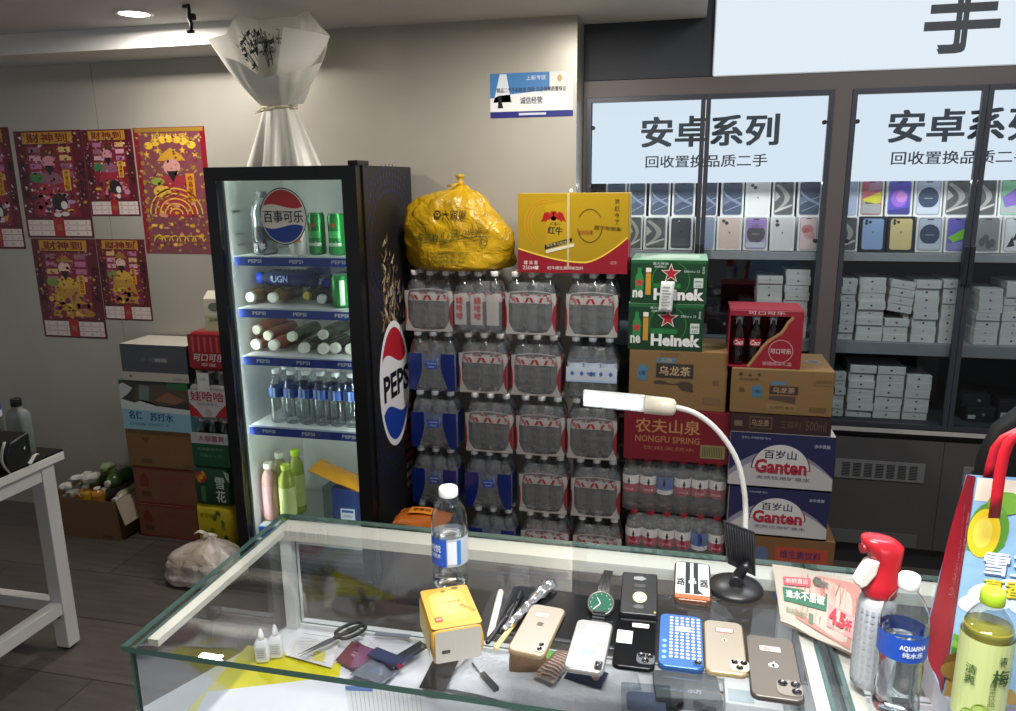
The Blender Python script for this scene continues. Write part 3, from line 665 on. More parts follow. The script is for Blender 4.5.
# ================================================================== bouquet on the fridge
YB = 2.50
bo = thing('paper_bouquet', 'bouquet of dried flowers in white wrapping paper standing on the fridge', 'bouquet', (ony(281, 163, YB).x, YB, FH+.001))
def paper():
    m, n, L, out = nt('white_wrapping_paper')
    a = n.new('ShaderNodeBsdfDiffuse'); a.inputs[0].default_value = lin('#efece2'); b = n.new('ShaderNodeBsdfTranslucent'); b.inputs[0].default_value = lin('#efece2')
    g = n.new('ShaderNodeBsdfGlossy'); g.inputs['Roughness'].default_value = .4; mx2 = n.new('ShaderNodeMixShader'); mx2.inputs[0].default_value = .06
    mx = n.new('ShaderNodeMixShader'); mx.inputs[0].default_value = .3; L.new(a.outputs[0], mx.inputs[1]); L.new(b.outputs[0], mx.inputs[2])
    L.new(mx.outputs[0], mx2.inputs[1]); L.new(g.outputs[0], mx2.inputs[2]); L.new(mx2.outputs[0], out.inputs[0]); return m
PAP = paper()
def bp(px, py, dy):
    p = ony(px, py, YB+dy); p.z = min(p.z, CZ-.006); return p
rim = [(262,78,-.09),(240,62,-.10),(222,56,-.08),(207,39.5,-.03),(226,34,.03),(236,14,.07),(258,20,.1),(282,17,.11),(297,16,.1),(306.5,8,.08),(315,20,.06),(330,36,.0),(323,62,-.05),(300,70,-.10),(279,74,-.11)]
wc = ony(280, 108, YB)
def ringpts(keys, n):
    out = []; k = len(keys)
    for i in range(n):
        t = i/n*k; a = int(t) % k; f = t-int(t); p, q = keys[a], keys[(a+1) % k]
        out.append(tuple(p[j]*(1-f)+q[j]*f for j in range(3)))
    return out
N = 60; RP = ringpts(rim, N)
def rings(scale, up, jit, seed):
    rr = random.Random(seed); out = []
    for j in range(9):
        t = j/8; R = []
        for i in range(N):
            tgt = bp(*RP[i]); tgt = Vector((wc.x+(tgt.x-wc.x)*scale, YB+(tgt.y-YB)*scale, wc.z+(tgt.z-wc.z)*up))
            an = math.atan2(tgt.y-YB+.004, tgt.x-wc.x)
            w0 = Vector((wc.x+.058*math.cos(an), YB+.045*math.sin(an), wc.z))
            bulge = .012*math.sin(PI*t); p = w0.lerp(tgt, t); p += Vector((math.cos(an), math.sin(an), 0))*(bulge+jit*math.sin(i*1.9+seed)*t*(1.2-t))
            p.z = min(p.z, CZ-.006); R.append(p)
        out.append(R)
    return out
sh = MB().loft(rings(1, 1, .010, 1), cap=False); obj('outer_paper', sh, PAP, bo, True)
# right-hand front sheet and small inner sheet
m = MB()
def fs(u, v):
    a = bp(283+47*u, 27+9*u, -.115+.1*u); b_ = bp(270+33*u, 104, -.05+.02*u); p = b_.lerp(a, v); p.y -= .022*math.sin(PI*u)*v; p.x += .004*math.sin(7*u+3*v); return p
m.grid(fs, 10, 8); obj('front_paper', m, PAP, bo, True)
m = MB().grid(lambda u, v: bp(258+26*u, 80-36*v, -.02+.01*math.sin(5*u)), 6, 5); obj('inner_paper', m, PAP, bo, True)
base_k = [(262,164,-.075),(251,164,-.02),(262,163,.05),(290,163,.06),(312,163,.04),(320,164,-.01),(305,164,-.07),(284,164,-.09)]
BR = ringpts(base_k, N); m = MB(); rr_ = []
for j in range(7):
    t = j/6; R = []
    for i in range(N):
        tgt = ony(*BR[i][:2], YB); tgt = Vector((tgt.x, YB+BR[i][2], FH+.0015)); an = math.atan2(tgt.y-YB, tgt.x-wc.x)
        w0 = Vector((wc.x+.054*math.cos(an), YB+.042*math.sin(an), wc.z)); p = w0.lerp(tgt, t**1.15)
        q = (.006*math.sin(i*.74)+.003*math.sin(i*1.7+2*t))*(.5+t); p += Vector((math.cos(an), math.sin(an), 0))*q; R.append(p)
    rr_.append(R)
m.loft(rr_, cap=False); obj('paper_skirt', m, PAP, bo, True)
m = MB(); m.tube([(wc.x+.06*math.cos(2*PI*i/24), YB+.049*math.sin(2*PI*i/24), wc.z+.002*math.sin(i)) for i in range(25)], .004, 6)
m.tube([(wc.x-.03, YB-.05, wc.z), (wc.x-.06, YB-.06, wc.z-.02), (wc.x-.02, YB-.065, wc.z-.012), (wc.x+.01, YB-.055, wc.z)], .003, 6)
obj('ribbon', m, mat('#d9cfae', .5), bo, True)
m = MB(); R = random.Random(5)
for k in range(34):
    c0 = ony(274, 96, YB); tp = bp(R.uniform(240, 280), R.uniform(28, 56), R.uniform(-.03, .04)); m.tube([c0, c0.lerp(tp, .55)+Vector((.006, 0, 0)), tp], .0012, 4)
    for q in range(9):
        p = c0.lerp(tp, R.uniform(.72, 1.0))+Vector((R.uniform(-.014,.014), R.uniform(-.01,.01), R.uniform(-.01,.01))); s = R.uniform(.004, .010); d = Vector((R.uniform(-1,1), R.uniform(-1,1), R.uniform(-.3,1))).normalized()
        q_ = d.cross(Vector((.3,.2,1))).normalized(); m.add([p-d*s*1.6, p+q_*s*.6, p+d*s*1.6, p-q_*s*.6], [(0,1,2,3)])
obj('dried_sprigs', m, mat('#39402f', .7), bo, True)
# ================================================================== shrink-wrapped packs of water
BW = .0618
def slash(P, x, z, w, h, col, s=1): P.poly([(x, z), (x+w, z), (x+w+s*h*.5, z+h), (x+s*h*.5, z+h)], col, 3)
WF = film('#cfc9c4', .58, .22); RF = film('#a31a28', .85, .25); BF = film('#0f2470', .93, .2); BF2 = film('#3a5fc0', .7, .2)
def film_front(kind, W, H):
    P = Print(.3); n = 10
    if kind == 'red':
        zs = [.010+.150*i/n for i in range(n+1)]
        inn = [.028*(1-min(1, i/3.2))**1.6+.009+.003*math.sin(PI*i/n)+.010*max(0, (i-7)/3)**2 for i in range(n+1)]
        for s in (0, 1):
            f = (lambda x: x) if s == 0 else (lambda x: W-x)
            P.strip([(f(x), z) for x, z in zip(inn, zs)], [(f(.0), z) for z in zs], WF, 1)
            rw_ = .006 if s == 0 else .013
            P.strip([(f(rw_*math.sin(PI*i/n)**.6), .02+.10*i/n) for i in range(n+1)], [(f(0), .02+.10*i/n) for i in range(n+1)], RF, 2)
        P.rect(W*.2, .122, W*.82, .148, WF, 1)
        for k in range(4):
            x = W*(.27+.14*k); slash(P, x-.005, .125, .009, .018, RF, 1 if k % 2 else -1)
        P.strip([(W*i/n, .012+.010*abs(2*i/n-1)**2) for i in range(n+1)], [(W*i/n, .006) for i in range(n+1)], WF, 1)
        P.strip([(W*(.1+.8*i/n), .163+.006*math.sin(PI*i/n)) for i in range(n+1)], [(W*(.1+.8*i/n), .159+.006*math.sin(PI*i/n)) for i in range(n+1)], film('#dcd8d4', .4, .2), 1)
    elif kind == 'blue':
        zs = [.006+.144*i/n for i in range(n+1)]; inn = [W*(.13+.17*math.sin(PI*min(1, (i+.2)/n*.62+.0))**.9) for i in range(n+1)]
        for s in (0, 1):
            f = (lambda x: x) if s == 0 else (lambda x: W-x)
            P.strip([(f(x), z) for x, z in zip(inn, zs)], [(f(.0), z) for z in zs], BF, 1)
        P.rect(W*.38, .09, W*.62, .122, BF2, 1); P.text('AQUAFINA', W*.5, .112, .007, '#b9c6e0', W*.2, 3, .02); P.text('纯水乐', W*.5, .099, .008, '#b9c6e0', W*.13, 3, .02)
    elif kind == 'white':
        P.rect(0, .075, W, .125, film('#d9e2ee', .85, .2), 1)
        for k in range(5): x = W*(.12+.19*k); P.poly([(x-.008,.1),(x,.09),(x+.008,.1),(x,.11)], '#3f6fb5', 2)
        P.rect(0, .068, W, .075, '#a9c4e4', 2); P.text('怡宝', W*.5, .1, .016, '#2f5fa8', None, 3, .02)
    elif kind == 'text':
        for k in range(3):
            x = W*(k+.5)/3; P.rect(x-.024, .035, x+.022, .150, WF, 1)
            if k < 2: P.text('娃哈哈', x+.004 if k else x-.004, .098, .026, '#b3242f', None, 3, .03, 0, True)
    return P
def pack_film(W, D, H, h=.19):
    rg = []
    for z, ins in ((.002, .006), (.008, .001), (.03, 0), (h*.78, 0), (h*.88, .004), (h*1.0, .014), (h*1.04, .022)):
        rg.append([(a, b, z) for a, b in rrect(W/2, D/2, W-2*ins, D-2*ins, .026-ins*.3, 4)])
    return MB().loft(rg, cap=False)
BMR = bottle_meshes(.0304, .2325, (WF, RF), '#e8e6e2', (.52, .66), fn=lambda i, j: 1 if (i+j) % 6 < 2 else 0)
BMB = bottle_meshes(.0304, .2325, (film('#24489c', .5), film('#7f9fd0', .5)), '#d9dde2', (.40, .62), fn=lambda i, j: 1 if i % 6 == 2 and j in (1, 2) else 0)
BMW = bottle_meshes(.0304, .2325, ('#cfdcec', '#4a78ba'), '#e4e8ec', (.40, .60), fn=lambda i, j: 1 if j == 0 else 0)
FILM = film('#d2d4d5', .17, .12, 1.0, .6, 45)
_pk = {}
def pack(kind, x, z, label, y=2.7):
    W, D = BW*3, BW*2
    if kind in _pk:
        t = dup(_pk[kind]); t.location = (x, y, z); t['label'] = label; return t
    t = thing('water_pack', label, 'water pack', (x, y, z), 0, 'shrink-wrapped water packs in the wall of drinks')
    M_ = {'red': BMR, 'text': BMR, 'blue': BMB, 'white': BMW}[kind]
    for j in range(2):
        for i in range(3): put_bottle(M_, t, (BW*(i+.5), BW*(j+.5), 0), (0, 0, i*1.7+j))
    W_, D_, H_ = W, D, .2325
    obj('shrink_film', pack_film(W, D, H_), FILM, t)
    film_front(kind, W, H_).build('film_print', t, front(0, -.0006, 0), .0003)
    if kind in ('red', 'text'):
        P = Print(.3); P.rect(.02, .02, D-.02, .13, RF, 1); P.build('film_print', t, rside(W+.0006, 0, 0), .0003)
    elif kind == 'blue':
        P = Print(.3); P.rect(.02, .02, D-.02, .15, BF, 1); P.build('film_print', t, rside(W+.0006, 0, 0), .0003)
    _pk[kind] = t; return t
def pxx(px, py=300): return ony(px, py, 2.7).x
PH = .2335; zb = [1.223-PH*(k+1) for k in range(5)]
rowname = ['top row', 'second row', 'third row', 'fourth row', 'lowest visible row']
rows = [
 [('red', 405, 'red and white water pack under the yellow bag, against the fridge, top row'), ('text', 452.5, 'water pack with vertical red characters, second from the fridge in the top row'), ('red', 505.5, 'red and white water pack, third from the fridge in the top row'), ('red', 566, 'red and white water pack, top row, standing apart at the green beer cases')],
 [('blue', 408, 'blue water pack against the fridge in the second row down'), ('red', 458.5, 'red and white water pack beside the blue one in the second row down'), ('red', 511, 'red and white water pack, third from the fridge in the second row down'), ('white', 566, 'pale blue and white water pack right behind the lamp, second row down')],
 [('blue', 411, 'blue water pack against the fridge in the third row down'), ('red', 465.5, 'red and white water pack, second from the fridge in the third row down'), ('red', 516, 'red and white water pack, third from the fridge in the third row down'), ('red', 567, 'red and white water pack below the lamp, third row down')],
 [('blue', 412, 'blue water pack above the orange packet, against the fridge, fourth row down'), ('blue', 465, 'blue water pack second from the fridge, fourth row down, below red and white'), ('red', 519, 'red and white water pack, third from the fridge in the fourth row down'), ('red', 571, 'red and white water pack beside the red-labelled bottles, fourth row down')],
 [('blue', 413, 'blue water pack behind the orange packet, lowest row'), ('blue', 469, 'blue water pack second from the fridge, lowest row, behind the clear bottle'), ('red', 521, 'red and white water pack, third from the fridge, lowest row at the counter edge'), ('red', 573, 'red and white water pack, last from the fridge, lowest row at the counter edge')]]
pyr = [300, 362, 421, 481, 530]
jit = [0, .004, -.003, .003, 0]
for r, row in enumerate(rows):
    for c, (k, px, lab) in enumerate(row):
        pack(k, pxx(px, pyr[r]), zb[r], lab, 2.70+jit[r]+.002*((c*3+r) % 3))
ybase = zb[4]-.002
tag(obj('wooden_riser', (lambda m: m.box(pxx(405, 530), 2.70, ybase-.03, pxx(627, 530), 2.90, ybase).box(pxx(410, 530), 2.71, 0, pxx(410, 530)+.06, 2.89, ybase-.03).box(pxx(615, 530)-.04, 2.71, 0, pxx(615, 530), 2.89, ybase-.03))(MB()), mat('#6a5540', .7, var=.2)), 'low wooden riser under the wall of water packs', 'riser')
# yellow carrier bag on the packs
yb_ = thing('yellow_carrier_bag', 'knotted yellow plastic carrier bag full of goods on top of the packs', 'bag', (ony(460, 270, 2.79).x, 2.785, 1.2235))
bw = ony(516, 230, 2.785).x-ony(408, 230, 2.785).x; bh = ony(465, 185, 2.785).z-1.2235
rg = []; R = random.Random(2)
from mathutils import noise
outl = [(0, .70, .0), (.03, .93, 0), (.12, 1.0, 0), (.28, 1.0, 0), (.45, .96, 0), (.6, .86, -.02), (.74, .76, -.03), (.85, .60, -.02), (.91, .40, -.005), (.955, .16, .01), (1.0, .09, .015)]
N = 84
def prof_at(t):
    for (t0, s0, d0), (t1, s1, d1) in zip(outl, outl[1:]):
        if t0 <= t <= t1: f = (t-t0)/(t1-t0); return s0+(s1-s0)*f, d0+(d1-d0)*f
    return outl[-1][1:]
def fold(a, t): return .10*(abs(math.sin(4.5*a+1.5*math.sin(3*t)))-.5)*max(0, t-.35)+.055*noise.noise((2.6*math.cos(a), 2.6*math.sin(a), 4.2*t))+.03*noise.noise((7*math.cos(a), 7*math.sin(a), 9*t+3))
for t in [i/34 for i in range(35)]:
    s, dx = prof_at(t); ring = []
    for i in range(N):
        a = 2*PI*i/N; lump = fold(a, t)+1+.05*math.sin(3*a+t*6)+.035*math.sin(5*a-t*9)+.02*math.sin(11*a+t*20)*(.3+t)+.16*math.sin(13*a+1)*max(0, t-.55)+.05*math.sin(23*a)*max(0, t-.5)
        ring.append((bw/2*s*math.cos(a)*lump+dx, .105*min(1, s*1.1)*math.sin(a)*lump, bh*t+.012*noise.noise((3*math.cos(a), 3*math.sin(a), 5*t))*math.sin(PI*t)))
    rg.append(ring)
YEL = mottled('#a8840e', '#c49a10', .95, .3, 11, .7, 18)
obj('bag_body', MB().loft(rg), YEL, yb_)
m = MB(); kx = .012
m.loft([[(kx+r_*math.cos(2*PI*i/10)*(1+.25*math.sin(3*i)), r_*math.sin(2*PI*i/10), bh*.985+z_) for i in range(10)] for r_, z_ in ((.010,0),(.016,.008),(.012,.018),(.007,.022),(.014,.032),(.018,.04),(.006,.044))])
m.grid(lambda u, v: (kx-.05+.05*u, -.01-.02*math.sin(PI*u), bh*.99+.008*v+.012*u*u-.004), 6, 2)
obj('knot', m, YEL, yb_)
P = Print(.35)
P.text('大润发', .012, bh*.66, .034, '#4a3a1c', .095, 2, .02); P.ell(-.052, bh*.67, .014, .014, '#4a3a1c', 2, 16); P.ring(-.052, bh*.67, .008, .008, .003, '#e0b820', 3, 12)
P.text('会员购', -.09, bh*.40, .028, '#4d5a2a', .085, 2, .03, -.05); P.text('心选', .0, bh*.44, .04, '#5a5a28', .07, 2, .0); P.text('1-2件省', .075, bh*.47, .024, '#6a4a20', .08, 2, .0, .12)
P.strip([(-.12+.24*i/12, bh*(.33+.008*i)) for i in range(13)], [(-.12+.24*i/12, bh*(.322+.008*i)) for i in range(13)], '#4d5528', 2)
for k, z in enumerate((.22, .16, .11)): P.text('请适度消费 循环使用', -.01, bh*z, .010, '#55602c', .15-.02*k, 2)
P.ring(.12, bh*.36, .014, .02, .003, '#5a5a28', 2, 6)
def onbag(a, b, l):
    t = max(0, min(1, b/bh)); s = 1
    for (t0, s0, _), (t1, s1, _) in zip(outl, outl[1:]):
        if t0 <= t <= t1: s = s0+(s1-s0)*(t-t0)/(t1-t0)
    q = max(-.96, min(.96, a/(bw/2*s))); an = -PI/2+math.asin(q)
    lump = fold(an, t)+1+.05*math.sin(3*an+t*6)+.035*math.sin(5*an-t*9)+.02*math.sin(11*an+t*20)*(.3+t)+.16*math.sin(13*an+1)*max(0, t-.55)+.05*math.sin(23*an)*max(0, t-.5)
    return (a, -.105*min(1, s*1.1)*math.sqrt(max(0, 1-q*q))*lump*1.012-.0035-l, b)
P.build('bag_print', yb_, onbag)
# energy drink case on the packs
a = ony(518, 266, 2.70); b_ = ony(629, 193, 2.70); w, h = b_.x-a.x, b_.z-1.2235
rb = thing('energy_drink_case', 'yellow and red energy drink case standing on top of the packs', 'drink case', (a.x, 2.703, 1.2235))
obj('case_body', MB().box(0, 0, 0, w, .13, h), mat('#b8982a', .4), rb, bevel=.003)
P = Print(.35); n = 24
P.rect(0, 0, w, h, '#a5850f', 1)
def cv(u): return h*(.30-.17*math.sin(PI*min(1, u/.62)*.5)) if u < .62 else h*(.13+.32*((u-.62)/.38)**1.5)
cu = [i/n for i in range(n+1)]
P.strip([(w*u, cv(u)) for u in cu], [(w*u, 0) for u in cu], '#8f1626', 2)
P.strip([(w*u, cv(u)+h*.02) for u in cu], [(w*u, cv(u)) for u in cu], '#e8c84a', 3)
for k in range(3): P.ring(w*.25, h*.62, w*(.13+.03*k), h*(.24+.035*k), w*.006, '#c88a18', 3, 24, .6+.3*k, 4.2)
P.poly([(w*.27,h*.3),(w*.5,h*.36),(w*.47,h*.9),(w*.25,h*.86)], '#b08e10', 4)
for s in (-1, 1):     # two charging bulls
    c_ = w*.315+s*w*.048
    bl = lambda q: [(w*.33+s*w*a, h*(.70+b)) for a, b in q][::s]
    P.poly(bl([(.012,.03),(.05,.075),(.085,.06),(.10,.0),(.115,-.055),(.10,-.045),(.085,-.03),(.07,-.06),(.06,-.03),(.03,-.02)]), '#9a1a16', 5); P.ell(w*.33+s*w*.024, h*.735, w*.02, h*.03, '#a82018', 6, 12); P.poly(bl([(.012,.06),(.0,.09),(.03,.075)]), '#9a1a16', 6)
P.ell(w*.33, h*.715, w*.03, h*.055, '#cfa81c', 4, 16)
P.text('红牛', w*.345, h*.54, h*.1, '#3a3422', w*.14, 5, .06, -.08); P.text('牛', w*.345, h*.62, h*.055, '#3a3422', w*.1, 5, .0)
P.poly([(w*.25,h*.30),(w*.5,h*.40),(w*.5,h*.45),(w*.25,h*.355)], '#26262a', 6); P.text('维生素功能饮料', w*.375, h*.376, h*.035, '#c8b878', w*.22, 7, 0, .2)
P.poly([(w*.26,h*.25),(w*.52,h*.34),(w*.52,h*.38),(w*.26,h*.29)], '#d8d2b8', 5)
for (a0, a1) in ((.5, 2.6), (3.3, 6.0)): P.ring(w*.66, h*.6, w*.115, h*.21, w*.007, '#4a3c1c', 5, 24, a0, a1)
P.text('你的能量', w*.62, h*.52, h*.055, '#9a5a20', w*.14, 6, .02); P.text('超乎你想象', w*.82, h*.57, h*.055, '#4a3c1c', w*.24, 6, .02, -.08)
for k, ch in enumerate(('欢', '红', '今', '了')): P.text(ch, w*.9, h*(.9-.085*k), h*.06, '#4a3c1c', None, 5, .01)
P.text('罐 装 量', w*.12, h*.13, h*.05, '#e6d8d0', w*.13, 4, .02); P.text('250', w*.08, h*.065, h*.05, '#e6d8d0', None, 4); P.text('24罐', w*.155, h*.065, h*.05, '#f0e8e0', None, 4, .04); P.text('红牛维生素风味饮料', w*.44, h*.065, h*.045, '#e6d8d0', w*.33, 4, .02); P.text('红牛', w*.88, h*.14, h*.045, '#d8a8a0', w*.06, 4)
P.rect(w*.455, h*.05, w*.475, h*1.0, film('#e6dca8', .5, .1), 8)
P.build('front_print', rb, front(0, -.0003, 0), .00025)
P = Print(.4); P.rect(0, 0, .13, h, '#c89f1c', 1); P.rect(0, 0, .13, h*.42, '#a81c2e', 2); P.build('side_print', rb, rside(w+.0002, 0, 0), .00025)
m = MB().loft([[(w*.47+.006*math.cos(t)*q, .05+.006*math.sin(t)*q, h+z) for t in [2*PI*i/8 for i in range(8)]] for q, z in ((1, 0), (1.3, .008), (.6, .015))]); obj('carry_strap', m, mat('#e2e0d8', .4), rb)
# orange packet in front of the packs
pz = .78
op = thing('orange_packet', 'orange wrapped packet lying beside the fridge behind the counter glass', 'packet', (0, 0, 0))
p0 = ony(418, 518, 2.5)
def pk2(u, v):
    b_ = (math.sin(PI*u)*math.sin(PI*v))**.5; return (-.10+.2*u+.004*math.sin(13*v), -.07+.14*v+.004*math.sin(11*u), .032*b_+.004*math.sin(8*u+5*v))
m = MB().grid(pk2, 16, 10); m.grid(lambda u, v: (pk2(1-u, v)[0], pk2(1-u, v)[1], -.3*pk2(1-u, v)[2]), 16, 10)
op.location = (p0.x+.02, 2.50, p0.z-.0); 
obj('wrapper', m, mat('#b8621a', .3, bump=.15), op)
P = Print(.3); P.rect(-.05, -.03, .05, .02, '#e8902c', 1, 8); P.text('早餐饼', 0, -.005, .02, '#6a2a10', .07, 2, .02)
P.build('wrapper_print', op, lambda a, b, l: (a, b, .034*(math.sin(PI*(a+.1)/.2)*math.sin(PI*(b+.07)/.14))**.5+.005+l))
tag(obj('stool_crate', MB().box(p0.x-.075, 2.43, 0, p0.x+.115, 2.58, p0.z-.013), mat('#3a2f2a', .6)), 'dark crate under the orange packet beside the fridge', 'crate')
# ================================================================== cartons
CARD = mat('#86683f', .75, bump=.08, bscale=90, var=.08, vscale=6)
CARD2 = mat('#745a3a', .8, bump=.08, bscale=90, var=.1, vscale=6)
def carton(name, label, x0, x1, y0, d, z0, z1, body, pf=None, cat='carton', group=None, sf=None, bevel=.003, tape=False, tf=None):
    t = thing(name, label, cat, (x0, y0, z0), 0, group); w, h = x1-x0, z1-z0-.0008
    obj('carton_body', MB().box(0, 0, 0, w, d, h), body, t, bevel=bevel)
    if pf: P = Print(.5); pf(P, w, h); P.build('front_print', t, front(0, -.0003, 0), .00025)
    if sf: P = Print(.5); sf(P, d, h); P.build('side_print', t, rside(w+.0003, 0, 0), .00025)
    if tf: P = Print(.5); tf(P, w, d); P.build('top_print', t, flat(0, 0, h+.0003), .00025)
    if tape: obj('tape', MB().box(w*.0, d*.5-.024, h+.0001, w, d*.5+.024, h+.0005), mat('#b89a6a', .3), t)
    return t
YR = 2.70
def X(px, py, y=YR): return ony(px, py, y).x
def Zp(px, py, y=YR): return ony(px, py, y).z
# ---- middle column: beer, tea, red spring-water carton, bottles
def heini(P, w, h):
    P.rect(0, 0, w, h, '#123f20', 1); P.rect(0, h*.93, w, h, '#226236', 2); P.ring(w*.53, h*.55, w*.25, h*.42, w*.01, '#2f8a48', 2, 30)
    P.rect(w*.28, h*.36, w*.66, h*.47, '#237a3e', 2)
    P.star(w*.53, h*.7, h*.235, '#e6e2d8', 3); P.star(w*.53, h*.7, h*.19, '#b3202c', 4)
    P.text('Heinek', w*.64, h*.22, h*.27, '#f0efe8', w*.66, 5, .045); P.text('ne', w*.1, h*.22, h*.18, '#dfe4d8', w*.14, 5, .04)
    P.rect(w*.2, h*.2, w*.27, h*.72, '#c9942c', 4); P.rect(w*.2, h*.7, w*.27, h*.82, '#efe9da', 4)
    P.poly([(w*.06,h*.3),(w*.17,h*.3),(w*.17,h*.6),(w*.14,h*.72),(w*.14,h*.82),(w*.09,h*.82),(w*.09,h*.72),(w*.06,h*.6)], '#2a8a48', 3); P.star(w*.115, h*.48, h*.12, '#c2303a', 4)
    P.text('喜力啤酒', w*.39, h*.92, h*.055, '#d9e6d8', w*.2, 4); P.text('经典醇正', w*.39, h*.85, h*.05, '#d9e6d8', w*.16, 4)
    P.text('500ml x 12', w*.8, h*.75, h*.05, '#d9e6d8', w*.2, 4); P.text('保质期', w*.95, h*.78, h*.05, '#d9e6d8', None, 4, 0, 0, True)
    P.rect(w*.83, h*.38, w*.95, h*.6, '#cfdccf', 4); P.text('酒精度', w*.89, h*.52, h*.05, '#3a5a40', w*.1, 5); P.text('4.6%', w*.89, h*.43, h*.06, '#3a5a40', w*.08, 5)
hx0, hx1 = X(630, 305), X(706, 305)
hz = [Zp(665, 350), Zp(665, 304), Zp(665, 260)]
for k in (0, 1):
    lab = ['green beer case with red star, the lower of the two', 'green beer case with red star, the upper one with a receipt taped on'][k]
    t = carton('beer_case', lab, hx0-.004*(1-k), hx1-.006*(1-k), YR+.004*k, .24, hz[k], hz[k+1], mat('#123a1e', .4), heini, 'beer case', 'green beer cases', lambda P, d, h: P.rect(0, 0, d, h, '#113c20', 1),
               tf=lambda P, w, d: (P.rect(0, 0, w, d, '#8ab596', 1), P.rect(w*.1, d*.3, w*.9, d*.8, '#b9cdb8', 2), P.text('Heineken', w*.65, d*.18, .02, '#2a5a38', w*.25, 2, .03)))
r0 = ony(662, 279, YR); rcpt = thing('till_receipt', 'long white till receipt taped to the upper green beer case', 'receipt', (r0.x, YR+.0005, hz[1]))
rw = .046; r1 = Zp(660, 281)-hz[1]; rbm = Zp(660, 311)-hz[1]
m = MB().grid(lambda u, v: (-.002+rw*u-.006*(1-v), -.0045-.004*math.sin(PI*(1-v)*1.4)-.002*u-(.010*(1-v)**2), rbm+(r1-rbm)*v), 4, 10); obj('slip', m, mat('#e8e8e4', .6), rcpt, solid=.0004)
P = Print(.6)
for k in range(8): P.rect(.006, rbm+(r1-rbm)*(.1+.1*k), rw*(.6+.3*((k*7) % 3)/3), rbm+(r1-rbm)*(.125+.1*k), '#77777a', 1)
P.build('slip_print', rcpt, lambda a, b, l: (-.002+a-.006*(1-(b-rbm)/(r1-rbm)), -.0065-.004*math.sin(PI*(1-(b-rbm)/(r1-rbm))*1.4)-.002*a/rw-(.010*(1-(b-rbm)/(r1-rbm))**2)-l, b))
def oolong(P, w, h):
    P.rect(w*.28, h*.54, w*.66, h*.78, '#3c3230', 1); P.text('乌龙茶', w*.47, h*.66, h*.16, '#c9ab80', w*.32, 2, .03); P.rect(w*.28, h*.79, w*.48, h*.88, '#5a7a90', 1); P.text('无糖', w*.38, h*.835, h*.07, '#b9a078', w*.12, 2)
    P.text('SUNTORY', w*.42, h*.93, h*.06, '#7a6040', w*.2, 2)
    P.strip([(w*(.26+.4*i/10), h*(.47+.03*math.sin(i))) for i in range(11)], [(w*(.26+.4*i/10), h*(.43-.012*i*(i > 6))) for i in range(11)], '#4a3c32', 1)
    P.poly([(w*.08,h*.5),(w*.18,h*.47),(w*.2,h*.7),(w*.15,h*.76),(w*.09,h*.72)], '#4f7d98', 1); P.text('1箱', w*.14, h*.61, h*.08, '#243c4a', w*.06, 2)
    P.text('龙', w*.66, h*.24, h*.26, '#8f744c', w*.12, 1, .0, -.2); P.rect(w*.86, h*.45, w*.92, h*.53, '#6a5236', 1); P.rect(w*.76, h*.12, w*.95, h*.24, '#7a6040', 1); P.text('500ml', w*.855, h*.18, h*.08, '#86683f', w*.14, 2, .02)
tz0, tz1 = Zp(676, 410), hz[0]-.0005; ox0, ox1 = X(629, 380), X(727, 380)
carton('tea_carton', 'brown oolong tea carton under the two green beer cases', ox0, ox1, YR, .24, tz0, tz1, CARD, oolong, tape=True)
def spring(P, w, h):
    P.rect(0, 0, w, h, '#7c1826', 1); P.text('农夫山泉', w*.42, h*.68, h*.28, '#c08a58', w*.62, 2, .03); P.text('NONGFU SPRING', w*.42, h*.42, h*.13, '#b27850', w*.62, 2, .02); P.text('饮用天然水', w*.44, h*.24, h*.08, '#b27850', w*.5, 2)
    P.rect(w*.74, h*.1, w*.97, h*.36, '#8f8a58', 2)
    for k in range(12): P.rect(w*(.76+.016*k), h*.13, w*(.767+.016*k), h*.33, '#4a4630', 3)
sz0 = Zp(676, 461); carton('spring_water_carton', 'dark red spring water carton under the brown tea carton', X(624, 435), X(729, 435), YR-.003, .24, sz0, tz0-.0005, mat('#8f1f2e', .6), spring)
# red-labelled bottle packs 6 wide
def pack6(z, hh, x0, x1, label, flip):
    n = 6; bw_ = (x1-x0)/n; s = bw_/BW
    t = thing('bottle_pack', label, 'water pack', (x0, YR, z), 0, 'red-labelled bottle packs')
    for j in range(2):
        for i in range(n):
            fn = lambda a, b: 0 if b >= 2 else 1
            k = (i*5+flip) % 6
            if j == 0 or (j == 1 and i == 0): pass
            M_ = BM6B if (k == 4 and j == 0) else BM6
            o = put_bottle(M_, t, (bw_*(i+.5), bw_*(j+.5), 0), (0, 0, .3*i))
            if j == 0:
                P = Print(.4); P.poly([(-.006,.125),(.0,.116),(.006,.125),(.0,.134)], '#3a3438', 1); P.rect(-.0025, .112, .0025, .138, '#3a3438', 1); P.text('农夫山泉', 0, .094, .009, '#e6c8c8', .034, 1, .02)
                q = P.build('label_print', o, wrapcyl(.0318, -.006, -.3*i+.1*((i*3+flip) % 5-2))); 
    obj('shrink_film', pack_film(n*bw_, 2*bw_, hh, hh*.9), FILM, t)
    return t
hh6 = .2105
BM6 = bottle_meshes(.0308, .208, ('#a51f3c', '#e4e0dc'), '#c22a34', (.36, .68), fn=lambda i, j: 1 if j >= 2 else 0)
BM6B = bottle_meshes(.0308, .208, ('#dfe2e4', '#2f57a0'), '#c22a34', (.36, .68), fn=lambda i, j: 1 if j >= 1 else 0)
p6z = sz0-hh6; p6z2 = p6z-hh6
x60, x61 = X(622, 485), X(727, 485)
pack6(p6z, hh6, x60, x61, 'six-wide pack of red-labelled water bottles under the dark red carton', 0)
